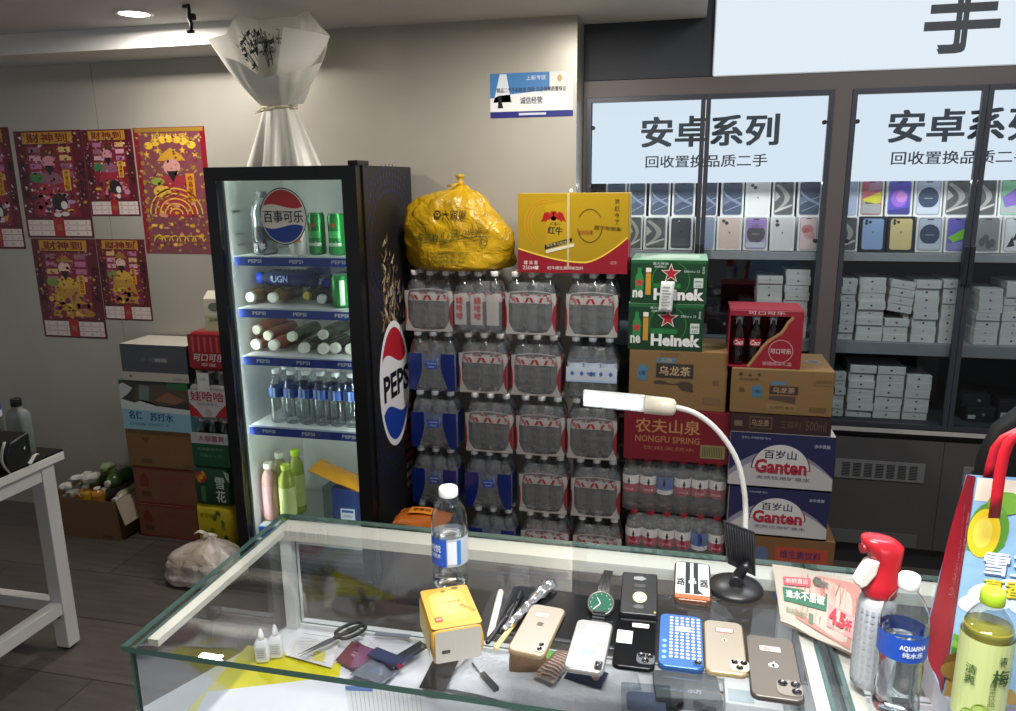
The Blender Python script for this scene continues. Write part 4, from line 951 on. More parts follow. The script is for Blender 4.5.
pack6(p6z2, hh6, X(625, 540), X(725, 540), 'lower six-wide pack of red-labelled water bottles at the counter edge', 2)
carton('base_carton', 'plain brown carton at the floor under the red-labelled bottle packs', X(625, 540), X(726, 540), YR, .24, .001, p6z2-.0006, CARD2)
# ---- right column
def gant(P, w, h):
    P.rect(0, 0, w, h, '#2a2a56', 1); n = 24
    P.strip([(w*i/n, h*(.06+.66*math.sin(PI*min(1, max(0, .08+.86*i/n)))**.75)) for i in range(n+1)], [(w*i/n, 0) for i in range(n+1)], '#8f8c9c', 2)
    P.strip([(w*i/n, h*(.03+.58*math.sin(PI*min(1, max(0, .06+.85*i/n)))**.8)) for i in range(n+1)], [(w*i/n, 0) for i in range(n+1)], '#c9c5c4', 3)
    P.rect(0, 0, w, h*.03, '#c9c5c4', 3)
    P.ell(w*.5, h*.36, w*.285, h*.47, '#39386a', 4, 30, 0, PI); P.ell(w*.5, h*.37, w*.272, h*.44, '#dcd8d4', 5, 30, 0, PI)
    P.text('百岁山', w*.49, h*.63, h*.16, '#23234e', w*.31, 6, .03); P.text('Ganten', w*.5, h*.41, h*.26, '#b3263a', w*.5, 7, .035); P.ring(w*.5, h*.36, w*.285, h*.47, w*.008, '#b3263a', 6, 24, .0, .5)
    P.text('天然饮用矿泉水', w*.53, h*.2, h*.07, '#4a4a62', w*.52, 6); P.text('百岁山 天然饮用矿泉水', w*.25, h*.91, h*.045, '#b9bad0', w*.28, 4); P.text('水中贵族', w*.88, h*.82, h*.07, '#c9cad8', w*.15, 4, .02)
YG = 2.68
def Xg(px, py): return ony(px, py, YG).x
def Zg(px, py): return ony(px, py, YG).z
gz = [Zg(780, 537), Zg(780, 489), Zg(780, 434)]
for k in (0, 1):
    carton('mineral_water_carton', ['navy and white mineral water carton, the lower of the pair', 'navy and white mineral water carton, the upper of the pair'][k], Xg(728+2*(1-k), 480), Xg(832.5-1.5*(1-k), 480), YG, .30, gz[k], gz[k+1], mat('#d3cfca', .5), gant, group='navy mineral water cartons', sf=lambda P, d, h: (P.rect(0, 0, d, h, '#26264e', 1)), tf=lambda P, w, d: P.rect(0, 0, w, d, '#d9d4cc', 1))
dz1 = Zg(780, 415)
def darkc(P, w, h):
    P.rect(0, 0, w, h, '#3a2624', 1); P.rect(w*.19, h*.2, w*.42, h*.85, '#6a5440', 2); P.rect(w*.2, h*.25, w*.41, h*.8, '#3a2624', 3); P.text('乌龙茶', w*.3, h*.52, h*.36, '#a58a68', w*.18, 4, .02); P.text('500ml', w*.85, h*.5, h*.5, '#6a5444', w*.2, 3); P.text('三得利', w*.6, h*.5, h*.4, '#6a5444', w*.2, 3); P.rect(w*.04, h*.3, w*.12, h*.6, '#7a6450', 2)
carton('dark_tea_carton', 'flat dark brown tea carton between the navy cartons and the brown carton', Xg(730.5, 422), Xg(832, 422), YG+.002, .29, gz[2]+.0008, dz1, mat('#2f201f', .6), darkc)
bz1 = Zg(780, 369.5)
def ool2(P, w, h):
    P.rect(w*.38, h*.46, w*.66, h*.64, '#43302e', 1); P.text('乌龙茶', w*.52, h*.55, h*.13, '#b89a70', w*.22, 2, .03); P.rect(w*.39, h*.66, w*.54, h*.74, '#56788c', 1)
    P.poly([(w*.21,h*.38),(w*.31,h*.36),(w*.31,h*.58),(w*.27,h*.64),(w*.21,h*.62)], '#4a7890', 1); P.text('1箱', w*.26, h*.5, h*.08, '#243c4a', w*.06, 2)
    P.strip([(w*(.38+.26*i/10), h*.42) for i in range(11)], [(w*(.38+.26*i/10), h*(.34-.008*i)) for i in range(11)], '#54443a', 1)
    for k in range(3): P.text('■▲●'[k], w*(.09+.09*k), h*.87, h*.07, '#4a3826', None, 1)
    P.rect(w*.05, h*.74, w*.3, h*.8, '#8a6e48', 1); P.text('请勿踩踏', w*.17, h*.77, h*.05, '#4a3826', w*.2, 2); P.rect(w*.8, h*.68, w*.99, h*.86, '#7d6440', 1); P.rect(w*.805, h*.69, w*.985, h*.85, '#86683f', 2); P.text('保质期12月', w*.895, h*.77, h*.07, '#5a442c', w*.15, 3)
    P.rect(w*.08, h*.48, w*.13, h*.57, '#5a442c', 1); P.rect(w*.78, h*.1, w*.94, h*.2, '#6a5236', 1); P.text('500ml', w*.86, h*.15, h*.07, '#86683f', w*.12, 2)
    P.rect(w*.36, h*.08, w*.66, h*.24, '#8f7248', 1); P.text('三得利食品', w*.51, h*.16, h*.07, '#5a442c', w*.24, 2)
bx = carton('tea_carton', 'brown oolong tea carton under the red bottle box, beside the cabinet door', Xg(731, 390), Xg(834, 390), YG, .28, dz1+.0008, bz1, CARD, ool2, tf=lambda P, w, d: (P.ell(w*.85, d*.5, .03, .03, '#7f7a70', 1), P.ell(w*.85, d*.5, .018, .018, '#5f625f', 2)))
# cola gift box, open cut-away front with three bottles
kx0, kx1 = Xg(729, 340), Xg(803, 340); kz0, kz1 = bz1+.001, Zg(765, 311); kd = .17; w, h = kx1-kx0, kz1-kz0
kb = thing('cola_bottle_box', 'red cola box with a torn-edge window showing three glass bottles', 'drink box', (kx0, YG+.012, kz0))
RB = mat('#93182a', .4)
m = MB(); m.box(0, .0, 0, w, kd, .003); m.box(0, kd-.002, .003, w, kd, h); m.box(0, 0, .003, .002, kd-.002, h); m.box(w-.002, 0, .003, w, kd-.002, h); m.box(0, 0, h, w, kd, h+.002); m.box(.002, 0, h*.9, w-.002, .002, h)
edge = [(w*.27, .003), (w*.33, h*.12), (w*.37, h*.2), (w*.41, h*.27), (w*.45, h*.35), (w*.5, h*.43), (w*.56, h*.5), (w*.63, h*.56), (w*.7, h*.62), (w*.74, h*.7), (w*.78, h*.8), (w*.85, h*.9)]
m.prism(edge+[(w-.002, h*.9), (w-.002, .003)], -.0, .002, fn=lambda a, b, c: (a, c, b))
obj('box_shell', m, RB, kb, recalc=True)
P = Print(.4); P.strip([(a+.006, b-.004) for a, b in edge], [(a-.001, b+.003) for a, b in edge], '#a5814e', 1)
P.ring(w*.72, h*.3, h*.2, h*.2, .002, '#d9a8a4', 2, 30); P.text('可口可乐', w*.72, h*.3, h*.09, '#e8d0cc', h*.34, 2, .02); P.text('玻璃瓶装礼盒', w*.68, h*.08, h*.07, '#d9a8a4', w*.4, 2); P.text('可口可乐', w*.5, h*.955, h*.06, '#e6c8c4', w*.5, 2, .02); P.rect(.0, h*.985, w, h, '#c9606a', 2)
P.build('front_print', kb, front(0, -.0003, 0), .00025)
for i in range(3):
    bb = MB(); xx = w*(.14+.235*i); H_ = h*.86
    bb.lathe([(0,.003),(.02,.003),(.023,.012),(.022,.05*H_/.17),(.019,.075*H_/.17),(.023,.1*H_/.17),(.019,.125*H_/.17),(.0115,.145*H_/.17),(.0105,H_*.93)], (xx, .034, .003), 18, 0, cap=False)
    o = obj('glass_bottle', bb, mat('#1c1210', .1, coat=.5), kb)
    obj('cap', MB().lathe([(.0135,H_*.93),(.0138,H_*.95),(.0125,H_),(.008,H_*1.005)], (xx,.034,.003), 16), mat('#d9dcdc', .35, .3), o)
    P = Print(.4); P.rect(-.019, H_*.40, .019, H_*.55, '#b02834', 1, 6); P.text('Coca', 0, H_*.475, H_*.1, '#eee4e0', .032, 2, .02, 0, False, .3); P.poly([(-.011,H_*.73),(.011,H_*.73),(.010,H_*.93),(-.010,H_*.93)], '#d5d8d8', 1)
    P.build('label', o, lambda a, b, l, xx=xx, H_=H_: (xx+a, .034-math.sqrt(max(1e-6, (.0222 if b < H_*.7 else .0125)**2-a*a))-.0014-l, .003+b))
def mz(P, w, h):
    P.rect(w*.42, h*.62, w*.93, h*.86, '#b04a34', 1); P.text('维生素饮料', w*.67, h*.74, h*.13, '#3a2a6a', w*.4, 2, .02); P.ell(w*.62, h*.18, w*.22, h*.30, '#25408e', 2, 28); P.text('动', w*.66, h*.22, h*.36, '#c9b89a', w*.16, 3, .04); P.text('脉', w*.53, h*.2, h*.36, '#c9b89a', w*.12, 3, .04); P.ell(w*.1, h*.25, w*.13, h*.2, '#2a3f86', 1); P.ell(w*.28, h*.7, w*.08, h*.14, '#5a6a8a', 1, 16); P.rect(w*.05, h*.5, w*.2, h*.8, '#c25a3c', 1)
mzz = Zg(790, 600)
carton('vitamin_drink_carton', 'orange-brown carton with a blue oval, under the navy water cartons', Xg(733, 550), Xg(835, 550), YG, .30, mzz, gz[0]-.0006, mat('#7d5632', .7, bump=.06), mz)
carton('base_carton', 'plain brown carton on the floor under the navy water cartons', Xg(733, 550), Xg(835, 550), YG, .30, .001, mzz-.0006, CARD2)
# ================================================================== cartons and packs left of the fridge
YL = 2.73; DL = .19
def Xl(px, py): return ony(px, py, YL).x
def Zl(px, py): return ony(px, py, YL).z
z5 = Zl(140, 503); z4 = Zl(134, 466); z3 = Zl(128, 428.5); z2 = Zl(122, 379.5); z1 = Zl(124, 343.5)
def cola_red(P, w, h):
    P.poly([(w*.1,h*.45),(w*.1,h*.7),(w*.17,h*.85),(w*.24,h*.7),(w*.24,h*.45)], '#7e2c26', 1); P.rect(w*.11, h*.2, w*.26, h*.34, '#5a3a26', 1)
    P.text('可口可乐', w*.62, h*.68, h*.3, '#93483a', w*.5, 1, .0, 0, False, .2); P.text('汽水', w*.58, h*.3, h*.3, '#93483a', w*.3, 1); P.rect(0, 0, w, h*.05, '#7a2a24', 1); P.rect(0, h*.95, w, h, '#7a2a24', 1)
RC = mat('#7f5038', .75, bump=.08, bscale=90, var=.08)
carton('cola_carton', 'brown and red cola carton standing on the floor, lowest of the left stack', Xl(139, 520), Xl(197, 522), YL, DL, .001, z5, RC, cola_red, group='cola cartons')
carton('cola_carton', 'brown and red cola carton, second from the floor in the left stack', Xl(134, 485), Xl(196, 485), YL+.003, DL, z5+.0006, z4, RC, cola_red, group='cola cartons')
def plainc(P, w, h):
    P.rect(w*.2, h*.12, w*.36, h*.24, '#6a5034', 1); P.text('▼', w*.3, h*.7, h*.2, '#6a4a30', None, 1); P.rect(w*.83, h*.06, w*.97, h*.14, '#6a5034', 1); P.rect(w*.0, h*.96, w, h, '#8a6c46', 1)
carton('plain_carton', 'plain brown carton in the middle of the left stack under the pale blue one', Xl(127, 447), Xl(192.5, 447), YL+.001, DL, z4+.0006, z3, mat('#84633c', .75, bump=.08, bscale=90, var=.08), plainc, tape=False)
def soda(P, w, h):
    P.rect(0, 0, w, h*.42, '#8fc2d2', 1); P.rect(0, h*.42, w, h, '#3a3a34', 1); P.poly([(0,h*.42),(w,h*.36),(w,h*.46),(w*.6,h*.5),(w*.35,h*.62),(w*.2,h*.55),(0,h*.62)], '#cfd6d6', 2)
    P.poly([(0,h*.6),(w*.12,h*.72),(w*.2,h*.85),(w*.06,h*.95),(0,h*.9)], '#bfc4c4', 3); P.poly([(w*.2,h*.62),(w*.55,h*.5),(w,h*.6),(w,h*.85),(w*.6,h*.95),(w*.25,h*.9)], '#57483c', 2)
    P.poly([(w*.28,h*.62),(w*.42,h*.6),(w*.45,h*.9),(w*.3,h*.92)], '#6a7f78', 3); P.poly([(w*.5,h*.62),(w*.8,h*.55),(w*.95,h*.66),(w*.7,h*.8)], '#8a6048', 4); P.rect(w*.7, h*.86, w, h, '#2c6a3c', 3)
    P.text('名仁', w*.2, h*.3, h*.17, '#24448c', w*.2, 4, .04); P.text('苏打水', w*.58, h*.28, h*.17, '#24448c', w*.34, 4, .03); P.text('无汽弱碱 饮用苏打水', w*.38, h*.12, h*.06, '#4a7aa0', w*.6, 4)
carton('soda_water_carton', 'pale blue soda water carton with a dark picture in the left stack', Xl(121.5, 404), Xl(189.5, 404), YL-.002, DL, z3+.0006, z2, mat('#5e8a94', .5), soda, sf=lambda P, d, h: (P.rect(0, 0, d, h*.42, '#79aebd', 1), P.rect(0, h*.42, d, h, '#2c5a3c', 1)))
def greyb(P, w, h):
    P.rect(0, h*.24, w, h, '#4b4f58', 1); P.rect(0, 0, w, h*.24, '#b9b5a8', 1); P.text('有家', w*.4, h*.6, h*.11, '#73767a', w*.2, 2); P.rect(w*.5, h*.53, w*.71, h*.66, '#77766c', 2); P.text('新品', w*.605, h*.595, h*.09, '#c9c4ae', w*.17, 3, .02); P.text('●', w*.12, h*.12, h*.07, '#3a3a3a', None, 2); P.text('有效期24个月', w*.86, h*.08, h*.07, '#5a5a54', w*.2, 2)
carton('grey_carton', 'dark grey carton with a pale top on the very top of the left stack', Xl(122.5, 365), Xl(188, 365), YL-.004, DL, z2+.0006, z1, mat('#42454c', .5), greyb, tf=lambda P, w, d: P.rect(0, 0, w, d, '#c9c4b8', 1), sf=lambda P, d, h: P.rect(0, 0, d, h, '#1f2024', 1))
# packs between the cartons and the fridge
YP = 2.70
def Xp(px, py): return ony(px, py, YP).x
def Zp2(px, py): return ony(px, py, YP).z
q = [Zp2(197, 536), Zp2(197, 504), Zp2(195, 465), Zp2(193, 420), Zp2(191, 370.5), Zp2(190, 332)]
q[0] = .002
def soft_pack(name, label, px0, zlo, zhi, body, pf, cat, tops=None, wpx=46, film_m=None):
    x0 = Xp(px0, {188.5: 350 if zlo > .7 else 395, 191.5: 442, 193.5: 484}.get(px0, 520)); w = .175; h = zhi-zlo-.0008; d = .165
    t = thing(name, label, cat, (x0, YP, zlo), 0, None)
    hb = h if tops is None else h*.72
    rg = [[(a, b, z) for a, b in rrect(w/2, d/2, w-2*i, d-2*i, .02, 4)] for z, i in ((0, .008), (h*.04, .002), (h*.1, 0), (hb*.9, 0), (hb*.96, .004), (hb, .014))]
    obj('wrap', MB().loft(rg, cap=tops is None), body, t)
    P = Print(.35); pf(P, w, h); P.build('wrap_print', t, front(0, -.0005, 0), .00025)
    if tops:
        M_ = bottle_meshes(.027, h, None, tops, n=14, neck=.012)
        for j in range(2):
            for i in range(3): put_bottle(M_, t, (.031+.0565*i, .045+.075*j, .0))
    return t
soft_pack('cola_pack', 'red shrink-wrapped cola pack on top of the packs beside the fridge', 188.5, q[4], q[5], mat('#8a1c26', .3), lambda P, w, h: (P.rect(0, h*.08, w, h*.95, '#8f1f2a', 1), [P.rect(w*(.1+.16*k), h*.5, w*(.16+.16*k), h*.9, '#c04a4c', 2) for k in range(5)], P.text('可口可乐', w*.52, h*.36, h*.2, '#e6d6d2', w*.82, 3, .03, 0, False, .2), P.text('零度', w*.5, h*.17, h*.09, '#e0c6c2', w*.4, 3)), 'drink pack')
def waha(P, w, h):
    P.rect(w*.0, h*.08, w, h*.62, film('#dcd8d6', .8, .3), 1); P.text('娃哈哈', w*.5, h*.5, h*.2, '#b3242f', w*.9, 3, .03); P.text('饮用纯净水', w*.5, h*.34, h*.06, '#77777c', w*.55, 3)
    P.poly([(0,h*.08),(w*.34,h*.08),(w*.2,h*.22),(0,h*.36)], '#b3242f', 2); P.poly([(w,h*.08),(w*.66,h*.08),(w*.8,h*.22),(w,h*.36)], '#b3242f', 2); P.ell(w*.5, h*.17, w*.1, h*.07, '#b8a8a6', 2, 20)
    P.rect(w*.28, h*.6, w*.6, h*.97, '#dcdad4', 4); P.text('12瓶', w*.44, h*.84, h*.06, '#77777c', None, 5)
soft_pack('water_pack', 'small red and white water pack under the red cola pack, beside the fridge', 188.5, q[3], q[4], film('#d8d8d8', .3, .2, .6, .3, 40), waha, 'water pack', '#e9e6e0')
soft_pack('beer_pack', 'clear-necked bottle pack with green wrap, under the small red and white pack', 191.5, q[2], q[3], film('#1e5a38', .95, .3), lambda P, w, h: (P.rect(0, 0, w, h*.55, '#1c5836', 1), P.rect(0, h*.5, w, h*.74, film('#d6d4d2', .85, .3), 2), P.text('大窑嘉宾', w*.55, h*.62, h*.13, '#a83a58', w*.7, 3, .03), P.text('经典果味汽水', w*.5, h*.38, h*.07, '#7fa08a', w*.7, 2), P.text('550ml x 12', w*.5, h*.24, h*.07, '#6f9a80', w*.6, 2)), 'drink pack', '#e4e2de')
soft_pack('beer_pack', 'dark green beer pack with an orange flower and vertical white characters', 193.5, q[1], q[2], mat('#17482c', .35), lambda P, w, h: (P.text('雪花', w*.74, h*.42, h*.3, '#dfe6dc', w*.26, 3, .04, 0, True), P.rect(w*.2, h*.1, w*.32, h*.5, '#3f7d4a', 1), [P.ell(w*(.24+.09*math.cos(k*1.05)), h*(.72+.09*math.sin(k*1.05)), w*.07, h*.07, ['#d0602c', '#d99a34', '#b83a30'][k % 3], 2+k, 12) for k in range(6)], P.ell(w*.24, h*.72, w*.06, h*.06, '#e0b24a', 9, 12), P.poly([(w*.86,h*.9),(w,h*.85),(w,h*.6),(w*.92,h*.72)], '#b9c4b4', 2)), 'drink pack')
soft_pack('yellow_pack', 'bright yellow pack with green print standing on the floor beside the fridge', 196, q[0], q[1], mat('#d0bc1c', .4), lambda P, w, h: ([P.ell(w*(.62+.2*math.sin(k*2.3)), h*(.5+.33*math.cos(k*1.7)), w*.05, h*.05, ['#6f8a2c', '#a0942a', '#59752a'][k % 3], 1+k % 3, 8) for k in range(22)], P.text('蜂蜜柚', w*.3, h*.75, h*.12, '#8a7a10', w*.35, 2)), 'drink pack')
t = thing('milk_carton', 'small cream carton standing on the red cola pack beside the fridge', 'carton', (Xp(201, 325), YP+.03, q[5]+.0005)); hh = Zp2(205, 293)-q[5]
obj('carton_body', MB().box(0, 0, 0, .1, .07, hh*.82).prism([(0, 0), (.07, 0), (.035, hh*.18)], 0, .1, fn=lambda a, b, c: (c, a, hh*.82+b)), mat('#cfc8b0', .5), t, recalc=True)
P = Print(.5); P.rect(0, 0, .1, hh*.4, '#b9b58e', 1); P.text('豆本豆', .05, hh*.3, .016, '#5a5a48', .06, 2, .02); P.ell(.05, hh*.62, .03, .018, '#6a6c66', 1, 14); P.build('print', t, front(0, -.0004, 0))
# ================================================================== open carton of empty bottles
ca = onz(62, 531, 0); cb = onz(118, 542, 0); cw = .36; cd = .27; ch = .185
px0 = cb.x-cw; py0 = 2.655
oc = thing('open_carton', 'open brown carton full of empty bottles on the floor beside the stack', 'carton', (px0, py0, 0))
m = MB(); k = .004
m.box(0, 0, .0005, cw, cd, k); m.box(0, 0, k, cw, k, ch); m.box(0, cd-k, k, cw, cd, ch); m.box(0, k, k, k, cd-k, ch); m.box(cw-k, k, k, cw, cd-k, ch)
obj('carton_body', m, CARD2, oc, recalc=True)
m = MB(); m.add([(cw, .01, ch), (cw, cd-.02, ch), (cw+.035, cd-.02, ch-.11), (cw+.035, .01, ch-.11)], [(0,1,2,3)]); obj('carton_flap', m, mat('#c9bba4', .7), oc, solid=.003)
P = Print(.7); P.rect(cw*.78, .012, cw*.92, .024, '#5a4228', 1); P.build('print', oc, front(0, -.0004, 0))
def scrap(name, label, cat, x, y, z, mesh_parts, rot):
    first = None
    for i, (nm, mb, mt) in enumerate(mesh_parts):
        o = obj(name if i == 0 else nm, mb, mt, first)
        if i == 0: first = o; o.location = (px0+x, py0+y, z); o.rotation_euler = rot; tag(o, label, cat, 'empties heaped in the open carton')
    return first
def emp(r, h, body, cap, n=14): 
    return [('bottle', MB().lathe(bottle_prof(r, h, neck=.013), n=n, cap=False), body), ('cap', MB().lathe([(.0145, h*.91), (.015, h*.92), (.015, h-.001), (.012, h)], n=n), mat(cap, .4))]
CL = film('#d9d9d0', .5, .15)
zf = ch
bagm = MB()
LYB = (PI/2, 0, 0)
for lab, x, y, z, parts, rot in [
  ('clear empty bottle with white cap lying along the left of the carton heap', .045, .25, zf-.03, emp(.03, .2, CL, '#e0ddd6'), LYB),
  ('orange juice bottle lying second from the left in the carton heap', .115, .24, zf-.02, emp(.032, .18, film('#b8622c', .85, .2), '#c98a4c'), LYB),
  ('pale milky bottle lying behind the two small yellow bottles in the carton heap', .19, .262, zf-.03, emp(.03, .175, film('#c8c2b4', .8, .25), '#dcd8cc'), LYB),
  ('clear bottle lying beside the flap in the carton heap', .316, .25, zf-.02, emp(.03, .2, film('#c9c2a8', .7, .2), '#d9d6cc'), LYB),
  ('green bottle lying on top of the carton heap, in its middle', .152, .25, zf+.038, emp(.03, .19, film('#5f7a3c', .85, .2), '#4a6a34'), LYB),
  ('dark green thick bottle on top of the carton heap, nearest the stack', .253, .24, zf+.04, emp(.036, .15, film('#3f5c2c', .95, .2), '#d8d6cc'), LYB),
  ('yellow tea bottle standing at the front of the carton heap', .188, .040, zf-.045, emp(.026, .095, film('#cfa42c', .9, .2), '#e6e2d8'), (0, 0, 0)),
  ('amber tea bottle standing at the front of the carton heap, nearer the flap', .245, .042, zf-.045, emp(.027, .09, film('#c98a2c', .9, .2), '#e0d8c4'), (0, 0, 0)),
]: scrap('empty_bottle', lab, 'bottle', x, y, z, parts, rot)
def crumple(sz, seed, n=10, f=1.):
    R = random.Random(seed); ph = [R.uniform(0, 6) for _ in range(6)]
    m = MB(); rg = []
    for j in range(1, n):
        t = PI*j/n; ring = []
        for i in range(16):
            a = 2*PI*i/16; r_ = 1+.16*math.sin(3*a+ph[0]+2*t)+.12*math.sin(5*a+ph[1]-3*t)+.08*math.sin(7*t+ph[2]+a)
            ring.append((sz[0]*math.sin(t)*math.cos(a)*r_, sz[1]*math.sin(t)*math.sin(a)*r_, -sz[2]*math.cos(t)*(1+.1*math.sin(4*a+ph[3]))))
        rg.append(ring)
    return m.loft(rg, sm=f > .5)
for lab, x, y, z, s, sd_, c in [
  ('white tissue ball high at the back left of the carton heap', .06, .19, zf+.028, (.026, .026, .02), 13, '#d6d2cc'),
  ('pale green crumpled wrapper topmost on the carton heap', .205, .16, zf+.094, (.036, .025, .02), 14, '#8a9a6c'),
  ('crumpled white tissue at the front left of the carton heap', .078, .045, zf+.035, (.026, .025, .018), 3, '#dedcd6'),
  ('white crumpled wrapper in the middle left of the carton heap', .07, .12, zf+.045, (.035, .02, .014), 4, '#d9d6d0'),
  ('white wrapper leaning above the two small bottles of the carton heap', .215, .05, zf+.085, (.02, .04, .022), 6, '#d2cfc8')]:
    scrap('crumpled_wrapper', lab, 'wrapper', x, y, z, [('w', crumple(s, sd_), mat(c, .6, bump=.1, bscale=60))], (0, 0, sd_))
# ================================================================== white knotted plastic bag on the floor
pc = onz(187, 588, .0); wb = thing('white_plastic_bag', 'knotted white plastic bag with takeaway rubbish on the floor by the fridge', 'bag', (pc.x+.03, pc.y+.07, 0))
def bagring(t, s):
    R = []
    for i in range(72):
        a = 2*PI*i/72; l = 1+.16*(abs(math.sin(5*a+2*t))-.5)*(.2+t)+.09*noise.noise((2.5*math.cos(a), 2.5*math.sin(a), 5*t+7))+.05*noise.noise((7*math.cos(a), 7*math.sin(a), 9*t))+.09*math.sin(2*a+1)+.05*math.sin(5*a+4*t)+.03*math.sin(11*a-6*t)+.05*math.sin(13*a)*max(0, t-.5)
        R.append((.150*s*math.cos(a)*l+.05*t, .10*s*math.sin(a)*l, .19*t))
    return R
pts_ = ((.005, .72), (.05, .93), (.2, 1.02), (.36, .92), (.5, .98), (.66, .86), (.8, .6), (.9, .32), (.97, .14), (1.02, .1))
def pr_(t):
    for (t0, s0), (t1, s1) in zip(pts_, pts_[1:]):
        if t <= t1: return s0+(s1-s0)*(t-t0)/(t1-t0)
    return .1
obj('bag_body', MB().loft([bagring(t, pr_(t)) for t in [.005+1.015*i/30 for i in range(31)]]), mottled('#b9a594', '#d9d2c8', .95, .35, 7, .6, 20), wb)
m = MB(); m.loft([[(.03+r*math.cos(2*PI*i/9), r*math.sin(2*PI*i/9), .185+z) for i in range(9)] for r, z in ((.011, 0), (.016, .01), (.01, .018), (.008, .022))]); m.grid(lambda u, v: (.03-.045*u, -.01*u+.012*(v-.5), .2+.012*math.sin(3*u)+.006*v), 5, 2); m.grid(lambda u, v: (.03+.04*u, .01*u+.012*(v-.5), .2-.012*u*u+.006*v), 5, 2)
obj('knot', m, mat('#d3cbc0', .4), wb)
# ================================================================== white work table at the left edge
TZ = .70; tc = onz(63, 449, TZ)
tb = thing('work_table', 'white framed table with a black top at the left edge', 'table', (tc.x-.4, tc.y-.5, 0))
x1, y1 = tc.x, tc.y; x0, y0 = x1-.9, y1-1.1
obj('tabletop', MB().box(x0, y0, TZ-.006, x1, y1, TZ), mat('#0f0f11', .35), tb, True)
obj('top_edge', MB().box(x0-.001, y0-.001, TZ-.035, x1+.001, y1+.001, TZ-.0065), mat('#d9d6d0', .5), tb, True, bevel=.003)
WT = mat('#cfccc8', .45)
for lx, ly in ((x1-.065, y1-.08), (x0+.01, y1-.08), (x1-.065, y0+.02), (x0+.01, y0+.02)):
    o = obj('leg', MB().box(lx, ly, .012, lx+.05, ly+.05, TZ-.036), WT, tb, True, bevel=.002)
    obj('foot', MB().cyl((lx+.025, ly+.025, 0), .018, .012, 14), mat('#1a1a1a', .6), o, True)
    obj('bolt', MB().lathe([(.009, 0), (.009, -.004), (.005, -.006)], (lx+.028, ly, .13), 12, axis='y'), mat('#8a8a88', .35, .8), o, True)
obj('rail', MB().box(x1-.06, y0+.07, TZ-.085, x1-.02, y1-.08, TZ-.036), WT, tb, True)
obj('rail', MB().box(x1-.06, y0+.07, .14, x1-.02, y1-.08, .18), WT, tb, True)
obj('rail', MB().box(x0+.06, y1-.075, .14, x1-.065, y1-.04, .18), WT, tb, True)
# things on the table
M_ = bottle_meshes(.035, .235, ('#c9cfd4', '#274fa8'), '#e9e9e4', (.42, .60), fn=lambda i, j: 1 if j >= 2 else 0, n=20)
p = onz(7, 446, TZ); free_bottle(M_, 'water_bottle', 'clear water bottle with white cap and blue label on the left table', (p.x-.05, p.y, TZ+.0005))
p = onz(29, 451, TZ); B = MB(); h = .2
B.loft([[(a, b, z) for a, b in rrect(0, 0, .07*s, .045*s, .012*s, 4)] for z, s in ((0, .95), (.004, 1), (.12, 1), (.135, .95), (.145, .7), (.15, .45), (.16, .38))], cap=False)
o = link('flat_bottle', B.data('flat_bottle', film('#8b9490', .62, .1, .8))); o.location = (p.x, p.y-.02, TZ+.001); tag(o, 'smoky flat-sided bottle with a black cap on the left table', 'bottle'); obj('cap', MB().cyl((0, 0, .158), .016, .026, 20), mat('#131313', .4), o, bevel=.002)
p = onz(12, 470, TZ); t = thing('card_reader', 'black device with a tilted top on the left table, cut off at edge', 'device', (p.x-.03, p.y+.03, TZ+.0005))
m = MB(); m.prism([(-.09, 0), (.0, 0), (.0, .05), (-.02, .085), (-.09, .1)], -.05, .06, fn=lambda a, b, c: (c-.02, -a-.05, b)); obj('housing', m, mat('#121214', .4), t, recalc=True, bevel=.004)
o = obj('screen', MB().box(-.06, -.006, .012, .032, -.004+.0, .045), mat('#1b1c20', .15), t); o.location.y = -.05-.0
o = obj('paper_roll', MB().grid(lambda u, v: (.042+.01*u, -.055-.02*math.sin(PI*v), .0+.1*v), 4, 8), mat('#cfcac0', .6), t, solid=.001)
t = thing('folded_tissue', 'crumpled pale paper scrap beside the smoky bottle on the left table', 'paper', tuple(onz(29, 462, TZ)+Vector((0, 0, .0005))))
m = MB(); m.grid(lambda u, v: (-.025+.05*u, -.02+.04*v, .012+.012*math.sin(5*u)*math.cos(4*v)+.02*u*(1-u)), 8, 6); m.grid(lambda u, v: (-.012+.02*u+.01*v, -.02+.006*math.sin(6*u), .012+.035*v*(.4+u)), 6, 5); obj('sheet', m, mat('#cfc9bd', .7), t, solid=.0015)
# ================================================================== phone display cabinets
CD = .36; CBK = CABY+CD
def Xc(px, py): return ony(px, py, CABY).x
def Zc(px, py): return ony(px, py, CABY).z
FRM = mat('#43454c', .4, .35); POST = mat('#5b5350', .5); DARKIN = mat('#34363c', .7)
ztop = ony(600, 81, CABY).z; zfr = Zc(714, 97); zb0 = Zc(900, 429)
sh1 = Zc(900, 254); sh2 = Zc(900, 345)
c1x0, c1x1 = Xc(588, 250)+.0, Xc(836, 92)+.0
c2x0 = Xc(852, 90); pitch = c2x0-Xc(591, 101)
units = [(rx+.002, (c1x1+c2x0)/2), ((c1x1+c2x0)/2, (c1x1+c2x0)/2+pitch)]
dwid = None
def light_panel(parent, x0, x1, z0, z1, y):
    o = obj('light_panel', MB().box(x0, y, z0, x1, y+.02, z1), [emit('#e9f1fb', 1.2)], parent, True); return o
cabs = []
